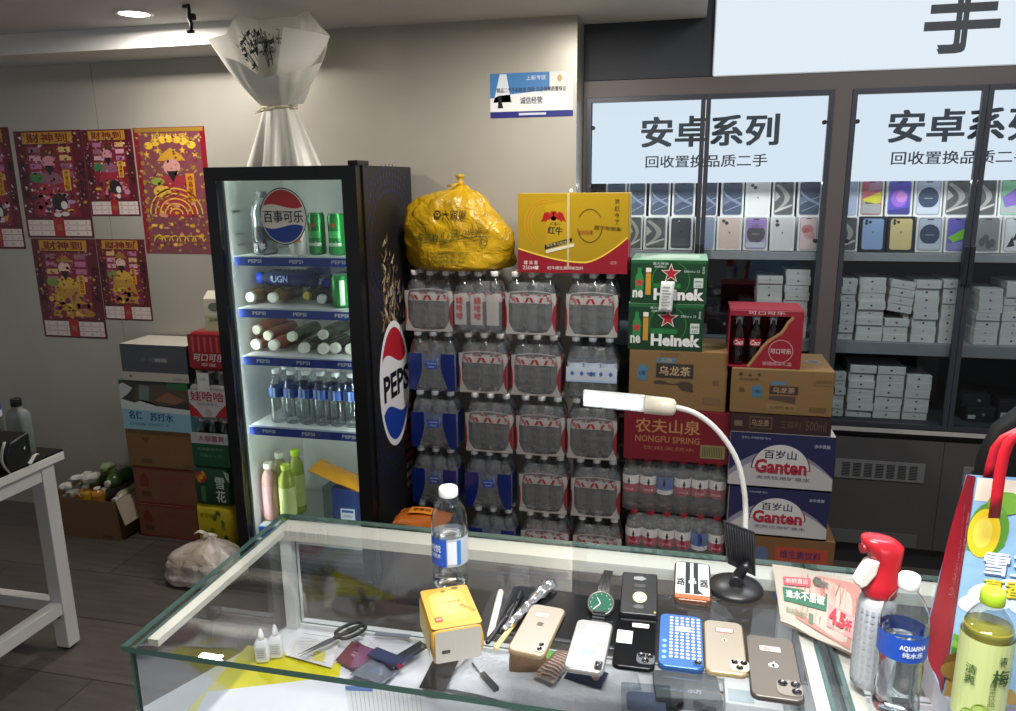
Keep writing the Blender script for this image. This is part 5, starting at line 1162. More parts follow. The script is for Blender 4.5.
for u, (ux0, ux1) in enumerate(units):
    lab = ['glass-door phone cabinet next to the wall corner, behind the drink cartons', 'glass-door phone cabinet on the right, above the grey base panels'][u]
    c = thing('display_cabinet', lab, 'cabinet', ((ux0+ux1)/2, CABY+CD/2, 0), 0, 'phone display cabinets'); cabs.append(c)
    m = MB(); pw = .045
    m.box(ux0, CABY+.02, zb0, ux0+.018, CBK, ztop); m.box(ux1-.018, CABY+.02, zb0, ux1, CBK, ztop); m.box(ux0+.018, CBK-.015, zb0, ux1-.018, CBK, ztop)
    m.box(ux0+.018, CABY+.02, ztop-.03, ux1-.018, CBK-.015, ztop); m.box(ux0+.018, CABY+.02, zb0, ux1-.018, CBK-.015, zb0+.02)
    obj('cabinet_case', m, DARKIN, c, True)
    m = MB(); m.box(ux0, CABY, zfr+.012, ux1, CABY+.02, ztop); m.box(ux0, CABY, zb0, ux0+(.012 if u == 0 else .03), CABY+.02, zfr+.012); m.box(ux1-.03, CABY, zb0, ux1, CABY+.02, zfr+.012)
    obj('face_frame', m, POST, c, True)
    m = MB(); m.box(ux0, CABY-.004, zb0-.018, ux1, CABY+.018, zb0-.001); obj('bottom_rail', m, mat('#b9b7b2', .4), c, True)
    for z, th in ((sh1, .03), (sh2, .045)):
        obj('shelf', MB().box(ux0+.019, CABY+.03, z-th, ux1-.019, CBK-.016, z), mat('#a5a6a6' if z == sh1 else '#8d8f90', .5), c, True)
    # doors
    xa, xb = ux0+(.012 if u == 0 else .03), ux1-.03; xm = (xa+xb)/2; zd0, zd1 = zb0+.004, zfr+.010
    for k, (d0, d1) in enumerate(((xa+.001, xm-.001), (xm+.001, xb-.001))):
        f = .017; m = MB(); yy0, yy1 = CABY-.004, CABY+.014
        m.box(d0, yy0, zd0, d0+f, yy1, zd1); m.box(d1-f, yy0, zd0, d1, yy1, zd1); m.box(d0+f, yy0, zd1-f, d1-f, yy1, zd1); m.box(d0+f, yy0, zd0, d1-f, yy1, zd0+f)
        dd = obj('door', m, FRM, c, True)
        obj('glass_pane', MB().box(d0+f, CABY+.003, zd0+f, d1-f, CABY+.007, zd1-f), glass('#eef2f4', 1.45, 0), dd, True)
        hx = d1-f-.0 if k == 0 else d0
        obj('door_pull', MB().box(hx, yy0-.012, 1.16, hx+f, yy0-.0, 1.30), mat('#2b2c31', .4, .3), dd, True, bevel=.002)
        hh = d0+f+.008 if k == 0 else d1-f-.008
        for z in (zd1-.11, sh1+.045): obj('hinge_clip', MB().lathe([(.008, -.002), (.008, .012), (.006, .014)], (hh, CABY+.008, z), 12, axis='y'), mat('#17181b', .5), dd, True)
    # lit header panel
    lp0, lp1 = ux0+.03, ux1-.03; lz0 = ony(900, 181, CABY+.05).z; lz1 = zfr-.004
    lb = light_panel(c, lp0, lp1, lz0, lz1, CABY+.05)
    P = Print(.5); TXT = mat('#4b5058', .6)
    L0 = ony(640 if u == 0 else 888, 130, CABY+.05).x; L1 = ony(778, 130, CABY+.05).x; 
    wt = L1-L0 if u == 0 else None
    if u == 0: WT_ = wt
    ca_ = ony(709 if u == 0 else 888, 130, CABY+.05); cx_ = ca_.x if u == 0 else ca_.x+WT_/2
    zt1 = ony(709, 131, CABY+.05).z; ht1 = ony(709, 115.5, CABY+.05).z-ony(709, 147, CABY+.05).z
    zt2 = ony(709, 161, CABY+.05).z; ht2 = ony(709, 155, CABY+.05).z-ony(709, 167.5, CABY+.05).z
    P.text('安卓系列', cx_, zt1, ht1, TXT, WT_, 1, .062); P.text('回收置换品质二手', cx_-.008, zt2, ht2, TXT, WT_*.89, 1, .03)
    P.build('panel_lettering', c, lambda a, b, l: (a-wloc(c).x, CABY+.0495-l-wloc(c).y, b), .0006)
    # stepped stand for the phone boxes
    obj('display_step', MB().box(ux0+.025, CABY+.085, sh1+.0005, ux1-.025, CABY+.16, sh1+.128), mat('#c9cacb', .5), c, True)
# base cabinets
for u, (ux0, ux1) in enumerate(units):
    t = thing('base_cabinet', ['dark grey base cabinet behind the stacked drink cartons', 'dark grey base cabinet with a slotted vent under the right phone cabinet'][u], 'cabinet', ((ux0+ux1)/2, CABY+CD/2, 0), 0, 'base cabinets')
    zt = zb0-.0185
    m = MB(); m.box(ux0, CABY+.03, .0, ux1, CBK, zt); obj('cabinet_body', m, mat('#2e2d2d', .6), t, True)
    xs = Xc(944, 460) if u == 1 else (ux0+ux1)/2+.03
    for k, (d0, d1) in enumerate(((ux0+.002, xs-.001), (xs+.001, ux1-.002))):
        dd = obj('door_panel', MB().box(d0, CABY+.012, .09, d1, CABY+.029, zt-.028), mat('#504e4d', .55, bump=.02, var=.05), t, True)
        v0, v1 = (Xc(836, 460), Xc(924, 484)) if (u == 1 and k == 0) else ((d1-.40 if d1-d0 > .44 else d0+.03), d1-.05)
        if u == 1 and k == 1: v0, v1 = Xc(963, 480), ux1-.05
        vz1, vz0 = Zc(836, 459), Zc(924, 484)
        V = MB(); V.box(v0, CABY+.008, vz0, v1, CABY+.0118, vz1)
        vv = obj('vent_plate', V, mat('#8b8b8a', .4, .3), dd, True)
        P = Print(.6); n = 7 if v1-v0 > .2 else 3
        for q in range(n):
            for r in range(9):
                a = v0+.02+(v1-v0-.04)*(q+.14)/n; b = v0+.02+(v1-v0-.04)*(q+.86)/n; z = vz0+.010+(vz1-vz0-.02)*r/9
                P.rect(a, z, b, z+(vz1-vz0-.02)/9*.6, '#262626', 1)
        P.build('vent_slots', vv, lambda a, b, l: (a-wloc(t).x, CABY+.0077-l-wloc(t).y, b))
        V = MB(); V.box(v0, CABY+.008, .095, v1, CABY+.0118, .15); obj('vent_plate', V, mat('#6f6f6e', .4, .3), dd, True)
# big light-box sign above
s0 = ony(714, 40, CABY).x; sz0_ = ony(715, 76.8, CABY).z
sg = thing('light_box_sign', 'large white light-box sign with one bold character above the cabinets', 'sign', (s0+.8, CABY+.06, sz0_))
obj('sign_face', MB().box(s0+.004, CABY, sz0_+.004, s0+2.0, CABY+.008, CZ+.42), emit('#e4f0fa', .98), sg, True)
obj('sign_frame', MB().box(s0, CABY-.003, sz0_, s0+.004, CABY+.06, CZ+.424).box(s0, CABY-.003, sz0_, s0+2.0, CABY+.06, sz0_+.004).box(s0+.004, CABY+.009, sz0_+.004, s0+2, CABY+.06, CZ+.42), mat('#c9cccc', .4), sg, True)
P = Print(.6); a = ony(962, 23, CABY); P.text('手', a.x, ony(962, 18, CABY).z, ony(962, -18, CABY).z-ony(962, 53, CABY).z, '#3f4247', ony(1000, 25, CABY).x-ony(924, 25, CABY).x, 1, .085)
P.build('sign_lettering', sg, lambda a, b, l: (a-wloc(sg).x, CABY-.0004-l-wloc(sg).y, b-wloc(sg).z), .0006)
# ------------------------------------------------------------------ picture-lidded phone boxes on the stand
def lid_art(P, w, h, art):
    f = .1*w
    if art in ('none', 'backpink', 'backwhite', 'backsilver'):
        body = {'backpink': '#ddc2b4', 'backwhite': '#d9d6cf', 'backsilver': '#d9d8d2', 'none': '#dad8d2'}[art]
        P.poly(rrect(w/2, h/2, w-f*1.6, h-f*1.4, w*.08), body, 2)
        P.ell(w*.26, h*.86, w*.07, w*.07, '#4a4a4c', 3, 10); P.ell(w*.38, h*.80, w*.075, w*.075, '#4a4a4c', 3, 10) if art != 'backwhite' else P.ell(w*.28, h*.75, w*.09, w*.08, '#4a4a4c', 3, 10)
        P.ell(w*.5, h*.52, w*.04, w*.045, '#8a8680', 3, 10); return
    if art in ('backblue', 'backgold', 'backgrey'):
        col = {'backblue': '#8fa6c9', 'backgold': '#d9c488', 'backgrey': '#4a4c50'}[art]
        P.poly(rrect(w/2, h/2, w*.84, h*.9, w*.1), '#2a2a2c' if art != 'backgrey' else '#5a5c60', 2); P.poly(rrect(w/2, h/2, w*.8, h*.87, w*.1), col, 3)
        if art != 'backgrey':
            for a_, b_ in ((.24, .88), (.24, .8), (.38, .84)): P.ell(w*a_, h*b_, w*.06, w*.06, '#3a3a3e', 5, 10)
        else: P.ell(w*.4, h*.86, w*.03, w*.03, '#d0d0d0', 5, 8)
        P.ell(w*.5, h*.55, w*.04, w*.045, '#7a7a7a' if art != 'backgrey' else '#2c2c2e', 4, 10); return
    base = {'navy': '#4d5568', 'grey': '#5a5a58', 'purple': '#5f56b8', 'redyel': '#c0606c', 'bluecirc': '#b9c0cc', 'greenp': '#8fc79a', 'purgreen': '#6a62b0', 'red': '#e0c6c2', 'purlight': '#b59ac9', 'bw': '#d9d9d6', 'black3': '#8a8a88', 'lavender': '#a9b4c9'}[art]
    q = rrect(w/2, h/2, w-2*f, h-2*f*.85, w*.1); P.poly(rrect(w/2, h/2, w-2*f*.7, h-2*f*.55, w*.12), '#9a9a98', 2); P.poly(q, base, 3)
    X_ = lambda u: f*1.15+(w-2.3*f)*u; Z_ = lambda v: f+(h-2*f)*v
    if art == 'navy':
        P.strip([(X_(i/8), Z_(.78-.42*(i/8)**.6)) for i in range(9)], [(X_(i/8), Z_(.68-.40*(i/8)**.6)) for i in range(9)], '#8c94a6', 4)
        P.strip([(X_(i/6), Z_(.35+.2*i/6)) for i in range(7)], [(X_(i/6), Z_(.33+.2*i/6)) for i in range(7)], '#a3aab8', 4); P.strip([(X_(.1+.9*i/6), Z_(.1+.22*i/6)) for i in range(7)], [(X_(.1+.9*i/6), Z_(.08+.22*i/6)) for i in range(7)], '#a3aab8', 4)
        P.poly([(X_(0), Z_(.55)), (X_(.5), Z_(.45)), (X_(0), Z_(.25))], '#6f788c', 4)
    elif art == 'grey':
        P.strip([(X_(.15+.7*math.sin(PI*i/10)), Z_(.95-.85*i/10)) for i in range(11)], [(X_(.0+.55*math.sin(PI*i/10)), Z_(.9-.8*i/10)) for i in range(11)], '#a5a29a', 4)
        P.strip([(X_(i/6), Z_(.12+.2*i/6)) for i in range(7)], [(X_(i/6), Z_(.04+.22*i/6)) for i in range(7)], '#c6c3ba', 5); P.poly([(X_(0), Z_(.75)), (X_(.3), Z_(.55)), (X_(0), Z_(.4))], '#b5b2aa', 5)
    elif art == 'purple': P.ell(w*.5, h*.48, w*.3, w*.34, '#a06ac9', 4); P.ell(w*.58, h*.52, w*.2, w*.22, '#c98ad0', 5, 20); P.poly([(X_(0), Z_(.0)), (X_(1), Z_(.0)), (X_(1), Z_(.2)), (X_(0), Z_(.12))], '#4a4488', 4)
    elif art == 'redyel': P.poly([(X_(0), Z_(.45)), (X_(1), Z_(.7)), (X_(1), Z_(.35)), (X_(.3), Z_(.3))], '#d0c43c', 4); P.poly([(X_(0), Z_(.02)), (X_(1), Z_(.02)), (X_(1), Z_(.3)), (X_(0), Z_(.4))], '#a9a6a0', 4); P.poly([(X_(.4), Z_(.98)), (X_(1), Z_(.98)), (X_(1), Z_(.75)), (X_(.3), Z_(.7))], '#b08aa0', 4)
    elif art in ('bluecirc', 'purlight'):
        P.ell(w*.5, h*.5, w*.37, w*.4, '#3f4a60' if art == 'bluecirc' else '#5d5d60', 4, 28); P.rect(X_(.0), Z_(.68), X_(1), Z_(.96), '#5f7fb5' if art == 'bluecirc' else '#a583c0', 4) if art == 'purlight' else None
        P.rect(X_(.3), Z_(.47), X_(.7), Z_(.49), '#b9b9a8', 6); P.rect(X_(0), Z_(.03), X_(1), Z_(.2), '#c6ccd2', 5)
    elif art == 'greenp': P.poly([(X_(0), Z_(.5)), (X_(1), Z_(.85)), (X_(1), Z_(.3)), (X_(.2), Z_(.2))], '#8f6fbf', 4); P.rect(X_(0), Z_(.03), X_(1), Z_(.22), '#b5b5b2', 4)
    elif art == 'purgreen': P.poly([(X_(0), Z_(.4)), (X_(1), Z_(.75)), (X_(1), Z_(.4)), (X_(.3), Z_(.25))], '#7fc23c', 4); P.poly([(X_(0), Z_(.02)), (X_(1), Z_(.02)), (X_(1), Z_(.3)), (X_(0), Z_(.2))], '#8a86b8', 4)
    elif art == 'red': P.ell(w*.45, h*.62, w*.3, w*.26, '#c98a8a', 4); P.ell(w*.56, h*.45, w*.26, w*.2, '#d9a2a0', 5); P.ell(w*.4, h*.6, w*.17, w*.14, '#b86a70', 6, 18)
    elif art == 'bw': [P.poly([(X_(.1+.25*k), Z_(.1+.2*k)), (X_(.5+.1*k), Z_(.15+.2*k)), (X_(.35+.2*k), Z_(.45+.15*k))], '#3a3a3c', 4) for k in range(3)]
    elif art == 'black3': [P.ell(w*(.3+.13*k), h*(.3+.1*math.sin(2*k)), w*.12, h*.12, '#5f5f60', 4+k, 14) for k in range(4)]
    if art not in ('lavender',): P.poly(rrect(w/2, h-f*1.25, w*.24, f*.42, f*.2), '#26262a', 9)
artname = {'none': 'plain white lid', 'backpink': 'pale pink phone back on lid', 'backwhite': 'white phone back on lid', 'backsilver': 'silver phone back on lid', 'backblue': 'light blue phone back on lid', 'backgold': 'gold phone back on lid', 'backgrey': 'dark grey phone back on lid', 'navy': 'navy wallpaper on lid', 'grey': 'grey swirl wallpaper on lid', 'purple': 'purple round wallpaper on lid', 'redyel': 'red and yellow wallpaper on lid', 'bluecirc': 'dark blue disc wallpaper on lid', 'greenp': 'green and violet wallpaper on lid', 'purgreen': 'violet and lime wallpaper on lid', 'red': 'red swirl wallpaper on lid', 'purlight': 'lilac disc wallpaper on lid', 'bw': 'black and white pattern on lid', 'black3': 'grey blob pattern on lid', 'lavender': 'lavender phone back on lid'}
up1 = [(604.5,626,'navy'),(627,645.5,'navy'),(648,669.5,'navy'),(671,694.5,'navy'),(700,717,'navy'),(719.5,743,'navy'),(744,769.5,'none'),(771,794,'grey'),(796,820.5,'navy')]
lo1 = [(606,624,'grey'),(627.5,642.5,'grey'),(643.5,667.5,'grey'),(669,693.5,'backgrey'),(695,716,'lavender'),(717,743,'backpink'),(744,769.5,'purlight'),(771,796,'backwhite'),(799,820,'red')]
up2 = [(838,857,'lavender'),(857.5,882.5,'redyel'),(884,911.5,'purple'),(912.5,941,'bluecirc'),(942,970,'grey'),(971,996,'grey'),(997,1022,'greenp'),(1024,1050,'navy')]
lo2 = [(836,860,'grey'),(861,888,'backblue'),(889,917,'backgold'),(918,946,'bluecirc'),(947,973,'purgreen'),(977,1004,'black3'),(1005,1032,'bw')]
for u, row, arr in ((0, 'upper', up1), (0, 'lower', lo1), (1, 'upper', up2), (1, 'lower', lo2)):
    yf = CABY+.105 if row == 'upper' else CABY+.033
    z = sh1+.1285 if row == 'upper' else sh1+.0005; hgt = .140 if row == 'upper' else .132
    for i, (a, b, art) in enumerate(arr):
        xa, xb = ony(a, 225, yf).x+.001, ony(b, 225, yf).x-.001; w = xb-xa
        lim0, lim1 = units[u][0]+.025, units[u][1]-.025
        if xa < lim0: xa = lim0; w = xb-xa
        if xb > lim1: continue
        dark = art in ('backblue', 'backgold'); hgt_ = hgt*(.86 if u == 0 and i < 0 else 1)
        o = link('phone_box', MB().box(0, 0, 0, w, .024, hgt_).data('phone_box', mat('#2b2b2d' if dark else '#e6e4dd', .45), bevel=.0015)); o.location = (xa, yf+.008, z+.0031); o.rotation_euler = (-.12, 0, 0)
        pos = f'{NTH[i]} along the {row} row'
        tag(o, f'{artname[art]} box, {pos} in the {"corner" if u == 0 else "right-hand"} cabinet', 'phone box', 'picture-lidded phone boxes on display')
        P = Print(.35); lid_art(P, w, hgt_, art); P.build('lid_picture', o, front(0, -.0003, 0), .00025)
# ------------------------------------------------------------------ white phone boxes in stacks
WB = mat('#dddbd4', .5)
def apple_mark(P, cx_, cz_, s, col):
    P.ell(cx_-.22*s, cz_, .42*s, .5*s, col, 1, 10); P.ell(cx_+.22*s, cz_, .42*s, .5*s, col, 1, 10); P.ell(cx_+.12*s, cz_+.62*s, .13*s, .2*s, col, 1, 8)
_wb = {}
def wbox(x, y, z, w, h, d, dark, label, rz=0., ry=0., col='#dddbd4'):
    k = (round(w, 3), round(h, 4), dark, col)
    if k not in _wb:
        body = MB().box(0, 0, 0, w, d, h).data('phone_box', mat(col, .5), bevel=.0012)
        P = Print(.4); apple_mark(P, w*.48, h*.5, .0066, '#33343a' if dark else '#9a9a98'); P.rect(.002, h*.43, w-.002, h*.445, '#b0aea6', 1) if not dark else None
        _wb[k] = (body, P.data('end_print', front(0, -.0003, 0)))
    o = link('phone_box', _wb[k][0]); o.location = (x, y, z); o.rotation_euler = (0, ry, rz)
    tag(o, label, 'phone box', 'white phone boxes stacked on the cabinet shelves'); link('end_print', _wb[k][1], o)
YS = CABY+.055
RW = random.Random(11)
def stack(px0, px1, pyb, z0, n, where, h=.0302, dark=(1,), gaps=(), yoff=0.):
    x0 = ony(px0, pyb, YS).x; w = ony(px1, pyb, YS).x-x0; w = min(w, .108); z = z0+.0006
    for k in range(n):
        hh = h*RW.uniform(.93, 1.05); dx = RW.uniform(-.0025, .0025)
        wbox(x0+dx, YS+yoff+RW.uniform(0, .010), z, w-.004, round(hh, 4), .165, (k*7+int(px0)) % 3 in dark, f'white phone box, {ORD[k]} of {where}', RW.uniform(-.015, .015))
        z += round(hh, 4)+.0004
    return z, x0, w
B2 = 'right cabinet middle shelf'
stack(837.5, 853.5, 340, sh2, 8, f'the first stack, {B2}')
stack(855, 882.5, 340, sh2, 8, f'the second stack, {B2}')
z, x0, w = stack(883, 908.5, 340, sh2, 3, f'the slumped third stack, {B2}', dark=(0, 1))
for k in range(4):
    wbox(x0+.004+.0015*k, YS+.004, z+.0325+.0305*k, w-.004, .0285, .165, k % 2 == 0, f'tilted white phone box, {["lowest", "second", "third", "topmost"][k]} of the tilted ones in the slumped stack', 0, .16)
wbox(x0+w*.76, YS+.018, z+.0003, w*.2, .0150, .14, False, 'narrow white phone box propping up the tilted ones in the third stack')
stack(910.5, 936, 340, sh2, 8, f'the fourth stack, {B2}', dark=(0, 1))
stack(937.5, 955, 342, sh2, 8, f'the fifth stack, {B2}', dark=(0, 1))
stack(974, 999, 340, sh2, 7, f'the first stack behind the far right door')
stack(1000, 1026, 340, sh2, 8, f'the second stack behind the far right door')
zb_ = zb0+.020; B3 = 'right cabinet lowest shelf'
stack(832, 844, 418, zb_, 6, f'the first stack, {B3}', h=.030)
stack(845.5, 872.5, 418, zb_, 7, f'the second stack, {B3}', h=.030, dark=(0, 1))
stack(873.5, 902, 418, zb_, 7, f'the third stack, {B3}', h=.0305, dark=(0, 1, 2))
stack(903, 929, 418, zb_, 6, f'the fourth stack, {B3}', h=.0298, dark=(1, 2))
B1 = 'corner cabinet middle shelf'
stack(755, 781, 325, sh2, 8, f'the stack behind the red cola box')
stack(783, 808, 325, sh2, 9, f'the tall stack beside the cabinet post')
# dark boxes and devices on the shelves
def dbox(x0, x1, py, zlo, h, label, d=.2, extra=None):
    a = ony(x0, py, YS+.03).x; b = ony(x1, py, YS+.03).x
    t = thing('black_device_box', label, 'box', (a, YS+.03, zlo+.0006)); obj('box_body', MB().box(0, 0, 0, b-a, d, h), mat('#17181c', .45), t, bevel=.002)
    P = Print(.4); w = b-a
    P.rect(w*.1, h*.2, w*.35, h*.45, '#c9c9c6', 1) if extra == 'label' else None; P.ell(w*.62, h*.5, .006, .006, '#8a8a8c', 1, 10); P.rect(w*.05, h*.9, w*.95, h*.93, '#3a3b40', 1)
    P.build('box_print', t, front(0, -.0003, 0)); return t
dbox(965, 995, 415, zb_, .06, 'black box with a white label, lower one on the lowest right shelf', extra='label')
dbox(962, 990, 400, zb_+.0612, .05, 'plain black box on top of the labelled one, lowest right shelf')
dbox(998, 1030, 410, zb_, .095, 'taller black box behind the chair back, lowest right shelf', extra='label')
dbox(708, 735, 320, sh2, .09, 'dark box beside the green beer cases, corner cabinet middle shelf')
dbox(738, 752, 320, sh2, .15, 'tall dark box behind the cola box, corner cabinet middle shelf')
# ================================================================== glass showcase counters
KZ = .85; KX0, KX1, KY0, KY1 = -.832, .232, .893, 1.388; KS = .60
GEDGE = mat('#46625a', .12, coat=.4); ALU = mat('#cfcdbf', .35, .2); GTOP = glass('#fbfcfd', 1.5, 0); GSIDE = glass('#f8fafb', 1.5, 0, 1.5)
def slab(mb, x0, y0, z0, x1, y1, z1, axis):
    """sheet of glass: faces across `axis` clear (slot 0), the cut edges green (slot 1)"""
    o = len(mb.f); mb.box(x0, y0, z0, x1, y1, z1, 1)
    for i in {'z': (0, 1), 'y': (2, 4), 'x': (3, 5)}[axis]: mb.m[o+i] = 0
    return mb
def showcase(name, label, x0, x1, y0, y1, left, right):
    t = thing(name, label, 'counter', ((x0+x1)/2, (y0+y1)/2, 0), 0, 'glass showcase counters')
    obj('glass_top', slab(MB(), x0, y0, KZ-.010, x1, y1, KZ, 'z'), [GTOP, GEDGE], t, True)
    obj('front_glass', slab(MB(), x0+.008, y0+.006, KS-.02, x1-.008, y0+.012, KZ-.0105, 'y'), [GSIDE, GEDGE], t, True)
    if left: obj('side_glass', slab(MB(), x0+.008, y0+.0125, KS-.02, x0+.014, y1-.01, KZ-.0105, 'x'), [GSIDE, GEDGE], t, True)
    if right: obj('side_glass', slab(MB(), x1-.014, y0+.0125, KS-.02, x1-.008, y1-.01, KZ-.0105, 'x'), [GSIDE, GEDGE], t, True)
    m = MB(); zt = KZ-.0108
    m.box(x0+.015, y1-.055, zt-.022, x1-.015, y1-.004, zt)
    m.box(x0+.015, y0+.04, zt-.012, x0+.034, y1-.056, zt); m.box(x1-.034, y0+.04, zt-.012, x1-.015, y1-.056, zt)
    obj('top_rail', m, ALU, t, True)
    m = MB(); m.box(x0+.015, y1-.045, KS, x0+.04, y1-.012, zt-.0225); m.box(x1-.04, y1-.045, KS, x1-.015, y1-.012, zt-.0225)
    obj('corner_post', m, mat('#d3d4d2', .35, .1), t, True)
    obj('bottom_track', MB().box(x0+.041, y1-.035, KS+.0005, x1-.041, y1-.010, KS+.010), mat('#d9dad9', .4), t, True)
    xm = (x0+x1)/2
    for a, b, yy in ((x0+.042, xm+.02, y1-.030), (xm-.02, x1-.042, y1-.020)):
        obj('sliding_glass', slab(MB(), a, yy, KS+.0105, b, yy+.004, zt-.0228, 'y'), [GSIDE, GEDGE], t, True)
    obj('base_shelf', MB().box(x0+.008, y0+.0, KS-.05, x1-.008, y1-.004, KS), mat('#dcdee0', .4), t, True)
    m = MB(); m.box(x0+.012, y0+.012, 0, x1-.012, y1-.012, KS-.0505); obj('plinth', m, mat('#a9a7a2', .5), t, True)
    return t
showcase('glass_counter', 'glass showcase counter with phones on top and papers inside', KX0, KX1, KY0, KY1, True, True)
showcase('glass_counter', 'second glass showcase counter at the right holding the bottles and carrier bag', KX1+.003, KX1+1.25, KY0, KY1, True, True)
T0 = KZ+.0004           # top of the glass
F0 = KS+.0006           # shelf inside
def at(px, py, z=T0): return onz(px, py, z)
# ------------------------------------------------------------------ phones on the glass
def phone(name, label, cat, pxs, body_col, thick=.0082, width=None, rough=.3, pf=None, edge=None, cams=None, lift=0., wl=None, metal=0., fold=True, coat=.3, cr=.011):
    TL, TR, BR, BL = [at(a, b, T0+lift+thick) for a, b in pxs]
    up = ((TL+TR)-(BL+BR)).to_2d()/2; ac = ((TR+BR)-(TL+BL)).to_2d()/2; ln = up.length; w = ac.length
    if wl: w, ln = wl
    a = math.atan2(-up.x, up.y); c = (TL+TR+BR+BL)/4
    t = thing(name, label, cat, (c.x, c.y, T0+lift), a)
    m = MB(); rg = []
    for z, i in ((0, .0022), (.0012, .0006), (thick*.5, 0), (thick-.0012, .0006), (thick, .0022)): rg.append([(p, q, z) for p, q in rrect(0, 0, w-2*i, ln-2*i, cr-i*.5, 6)])
    m.loft(rg, cap=False); m.add(rg[-1], [list(range(len(rg[-1])))], 1); m.add(rg[0], [list(range(len(rg[0])))[::-1]], 0)
    obj('phone_body', m, [mat(edge or body_col, .3, .5), mat(body_col, rough, metal, coat=coat)], t)
    if pf: P = Print(.3); pf(P, w, ln); P.build('back_print', t, lambda p, q, l: (p, q, thick+.00015+l), .00012)
    if cams:
        cx_, cy_, bw_, bh_, lens, bcol = cams; x, y = cx_*w/2, cy_*ln/2
        o = obj('camera_bump', MB().prism(rrect(x, y, bw_, bh_, min(bw_, bh_)*.3, 5), thick+.0002, thick+.0016), mat(bcol, .25, coat=.4), t)
        for lx, ly, r in lens:
            q = obj('lens', MB().lathe([(r, thick+.0017), (r, thick+.0030), (r*.82, thick+.0033), (r*.8, thick+.0026), (0, thick+.0026)], (x+lx, y+ly, 0), 16), [mat('#17181c', .08, coat=.6)], o)
    return t
def sticker(P, x, y, w, h, col='#efe6e4', txt='二手', tc='#b04048', fr=None, l=3):
    if fr: P.poly(rrect(x, y, w+.003, h+.003, .003), fr, l)
    P.poly(rrect(x, y, w, h, .002), col, l+1); P.text(txt, x, y, h*.5, tc, w*.7, l+2)
def amark(P, x, y, s, col, l=3):
    P.ell(x-.16*s, y, .3*s, .36*s, col, l, 14); P.ell(x+.16*s, y, .3*s, .36*s, col, l, 14); P.ell(x+.08*s, y+.5*s, .08*s, .15*s, col, l, 8)
tk = [at(a, b, T0+.006) for a, b in ((509,584),(655,603),(646,655),(497,632))]; tc_ = sum(tk, Vector())/4; te = (tk[1]-tk[0]+tk[2]-tk[3]).to_2d()/2; tv = (tk[0]-tk[3]+tk[1]-tk[2]).to_2d()/2
t = thing('tablet', 'dark grey tablet lying on the glass under the smartphones, pens and watch', 'tablet', (tc_.x, tc_.y, T0), math.atan2(te.y, te.x)); tw_, tl_ = te.length, tv.length*.98
obj('tablet_body', MB().loft([[(a, b, z) for a, b in rrect(0, 0, tw_-2*i, tl_-2*i, .010, 5)] for z, i in ((0, .002), (.002, 0), (.0055, 0), (.007, .0015))]), mat('#3a3c40', .3, .3), t)
obj('screen_face', MB().prism(rrect(0, 0, tw_-.012, tl_-.012, .006), .0071, .0074), mat('#17181b', .12), t)
# cameras sit at the near end: seen upside-down from the customer side
phone('smartphone', 'pale gold smartphone lying over the striped packet, beside the pens', 'phone', [(532.6,602.7),(566.3,608.7),(544.5,657),(505.8,649)], '#8f877a', lift=.0078, pf=lambda P, w, l: (sticker(P, -w*.05, l*.27, w*.34, l*.07, '#ded5c4', '已检测', '#8a7a9a'), P.rect(-w*.07, l*.05, w*.09, l*.12, '#3f3a34', 3)), cams=(.62, -.72, .014, .022, [(0, .0055, .0042), (0, -.0055, .0042)], '#c9bda6'), edge='#a08a6c', rough=.35)
def crack(P, w, l):
    R = random.Random(4)
    P.poly(rrect(0, 0, w*.93, l*.95, .009), '#8c8d8e', 1); P.rect(-w*.2, l*.05, w*.42, l*.40, '#b0b0ac', 3); P.rect(-w*.2, l*.16, w*.12, l*.27, '#d8b8b0', 4)
    for k in range(9): P.rect(w*(-.15+.06*k), l*.07, w*(-.135+.06*k), l*.38, '#a9aaa8', 5)
    for k in range(12): x, y = R.uniform(-.4, .1)*w, R.uniform(-.45, .1)*l; P.poly([(x, y), (x+w*R.uniform(.05, .25), y+l*R.uniform(.03, .12)), (x+w*R.uniform(.05, .2), y+l*R.uniform(-.02, .05))], R.choice(['#a4a7a8', '#d0d2d2', '#b4b8ba']), 2)
    P.ell(.0, -l*.16, w*.16, l*.06, '#7d93b8', 3, 12)
phone('smartphone', 'silver glossy smartphone with a printed white label, under the round watch', 'phone', [(576.8,618.6),(614.5,622),(602.6,673),(563,668)], '#8a8b8c', lift=.0078, pf=crack, cams=(.70, -.76, .011, .020, [(0, .0045, .004), (0, -.0045, .004)], '#2a2a2c'), edge='#8a8a88', rough=.12, metal=.5)
phone('smartphone', 'glossy black smartphone with a white label strip below the black box', 'phone', [(618.5,614.6),(657,617.6),(655,670),(611,665)], '#0f1013', lift=.0078, pf=lambda P, w, l: (sticker(P, w*.1, l*.3, w*.42, l*.085, '#d9c9c6', '黑色128G', '#a04a50'), P.rect(-w*.46, -l*.08, -w*.08, l*.17, '#d6d6d2', 3), [P.rect(w*(-.43+.06*k), -l*.06, w*(-.415+.06*k), l*.15, '#9a9a98', 4) for k in range(6)]), cams=(.55, -.66, .026, .026, [(-.006, .006, .0052), (.006, .006, .0052), (0, -.006, .0052)], '#55585c'), rough=.08)
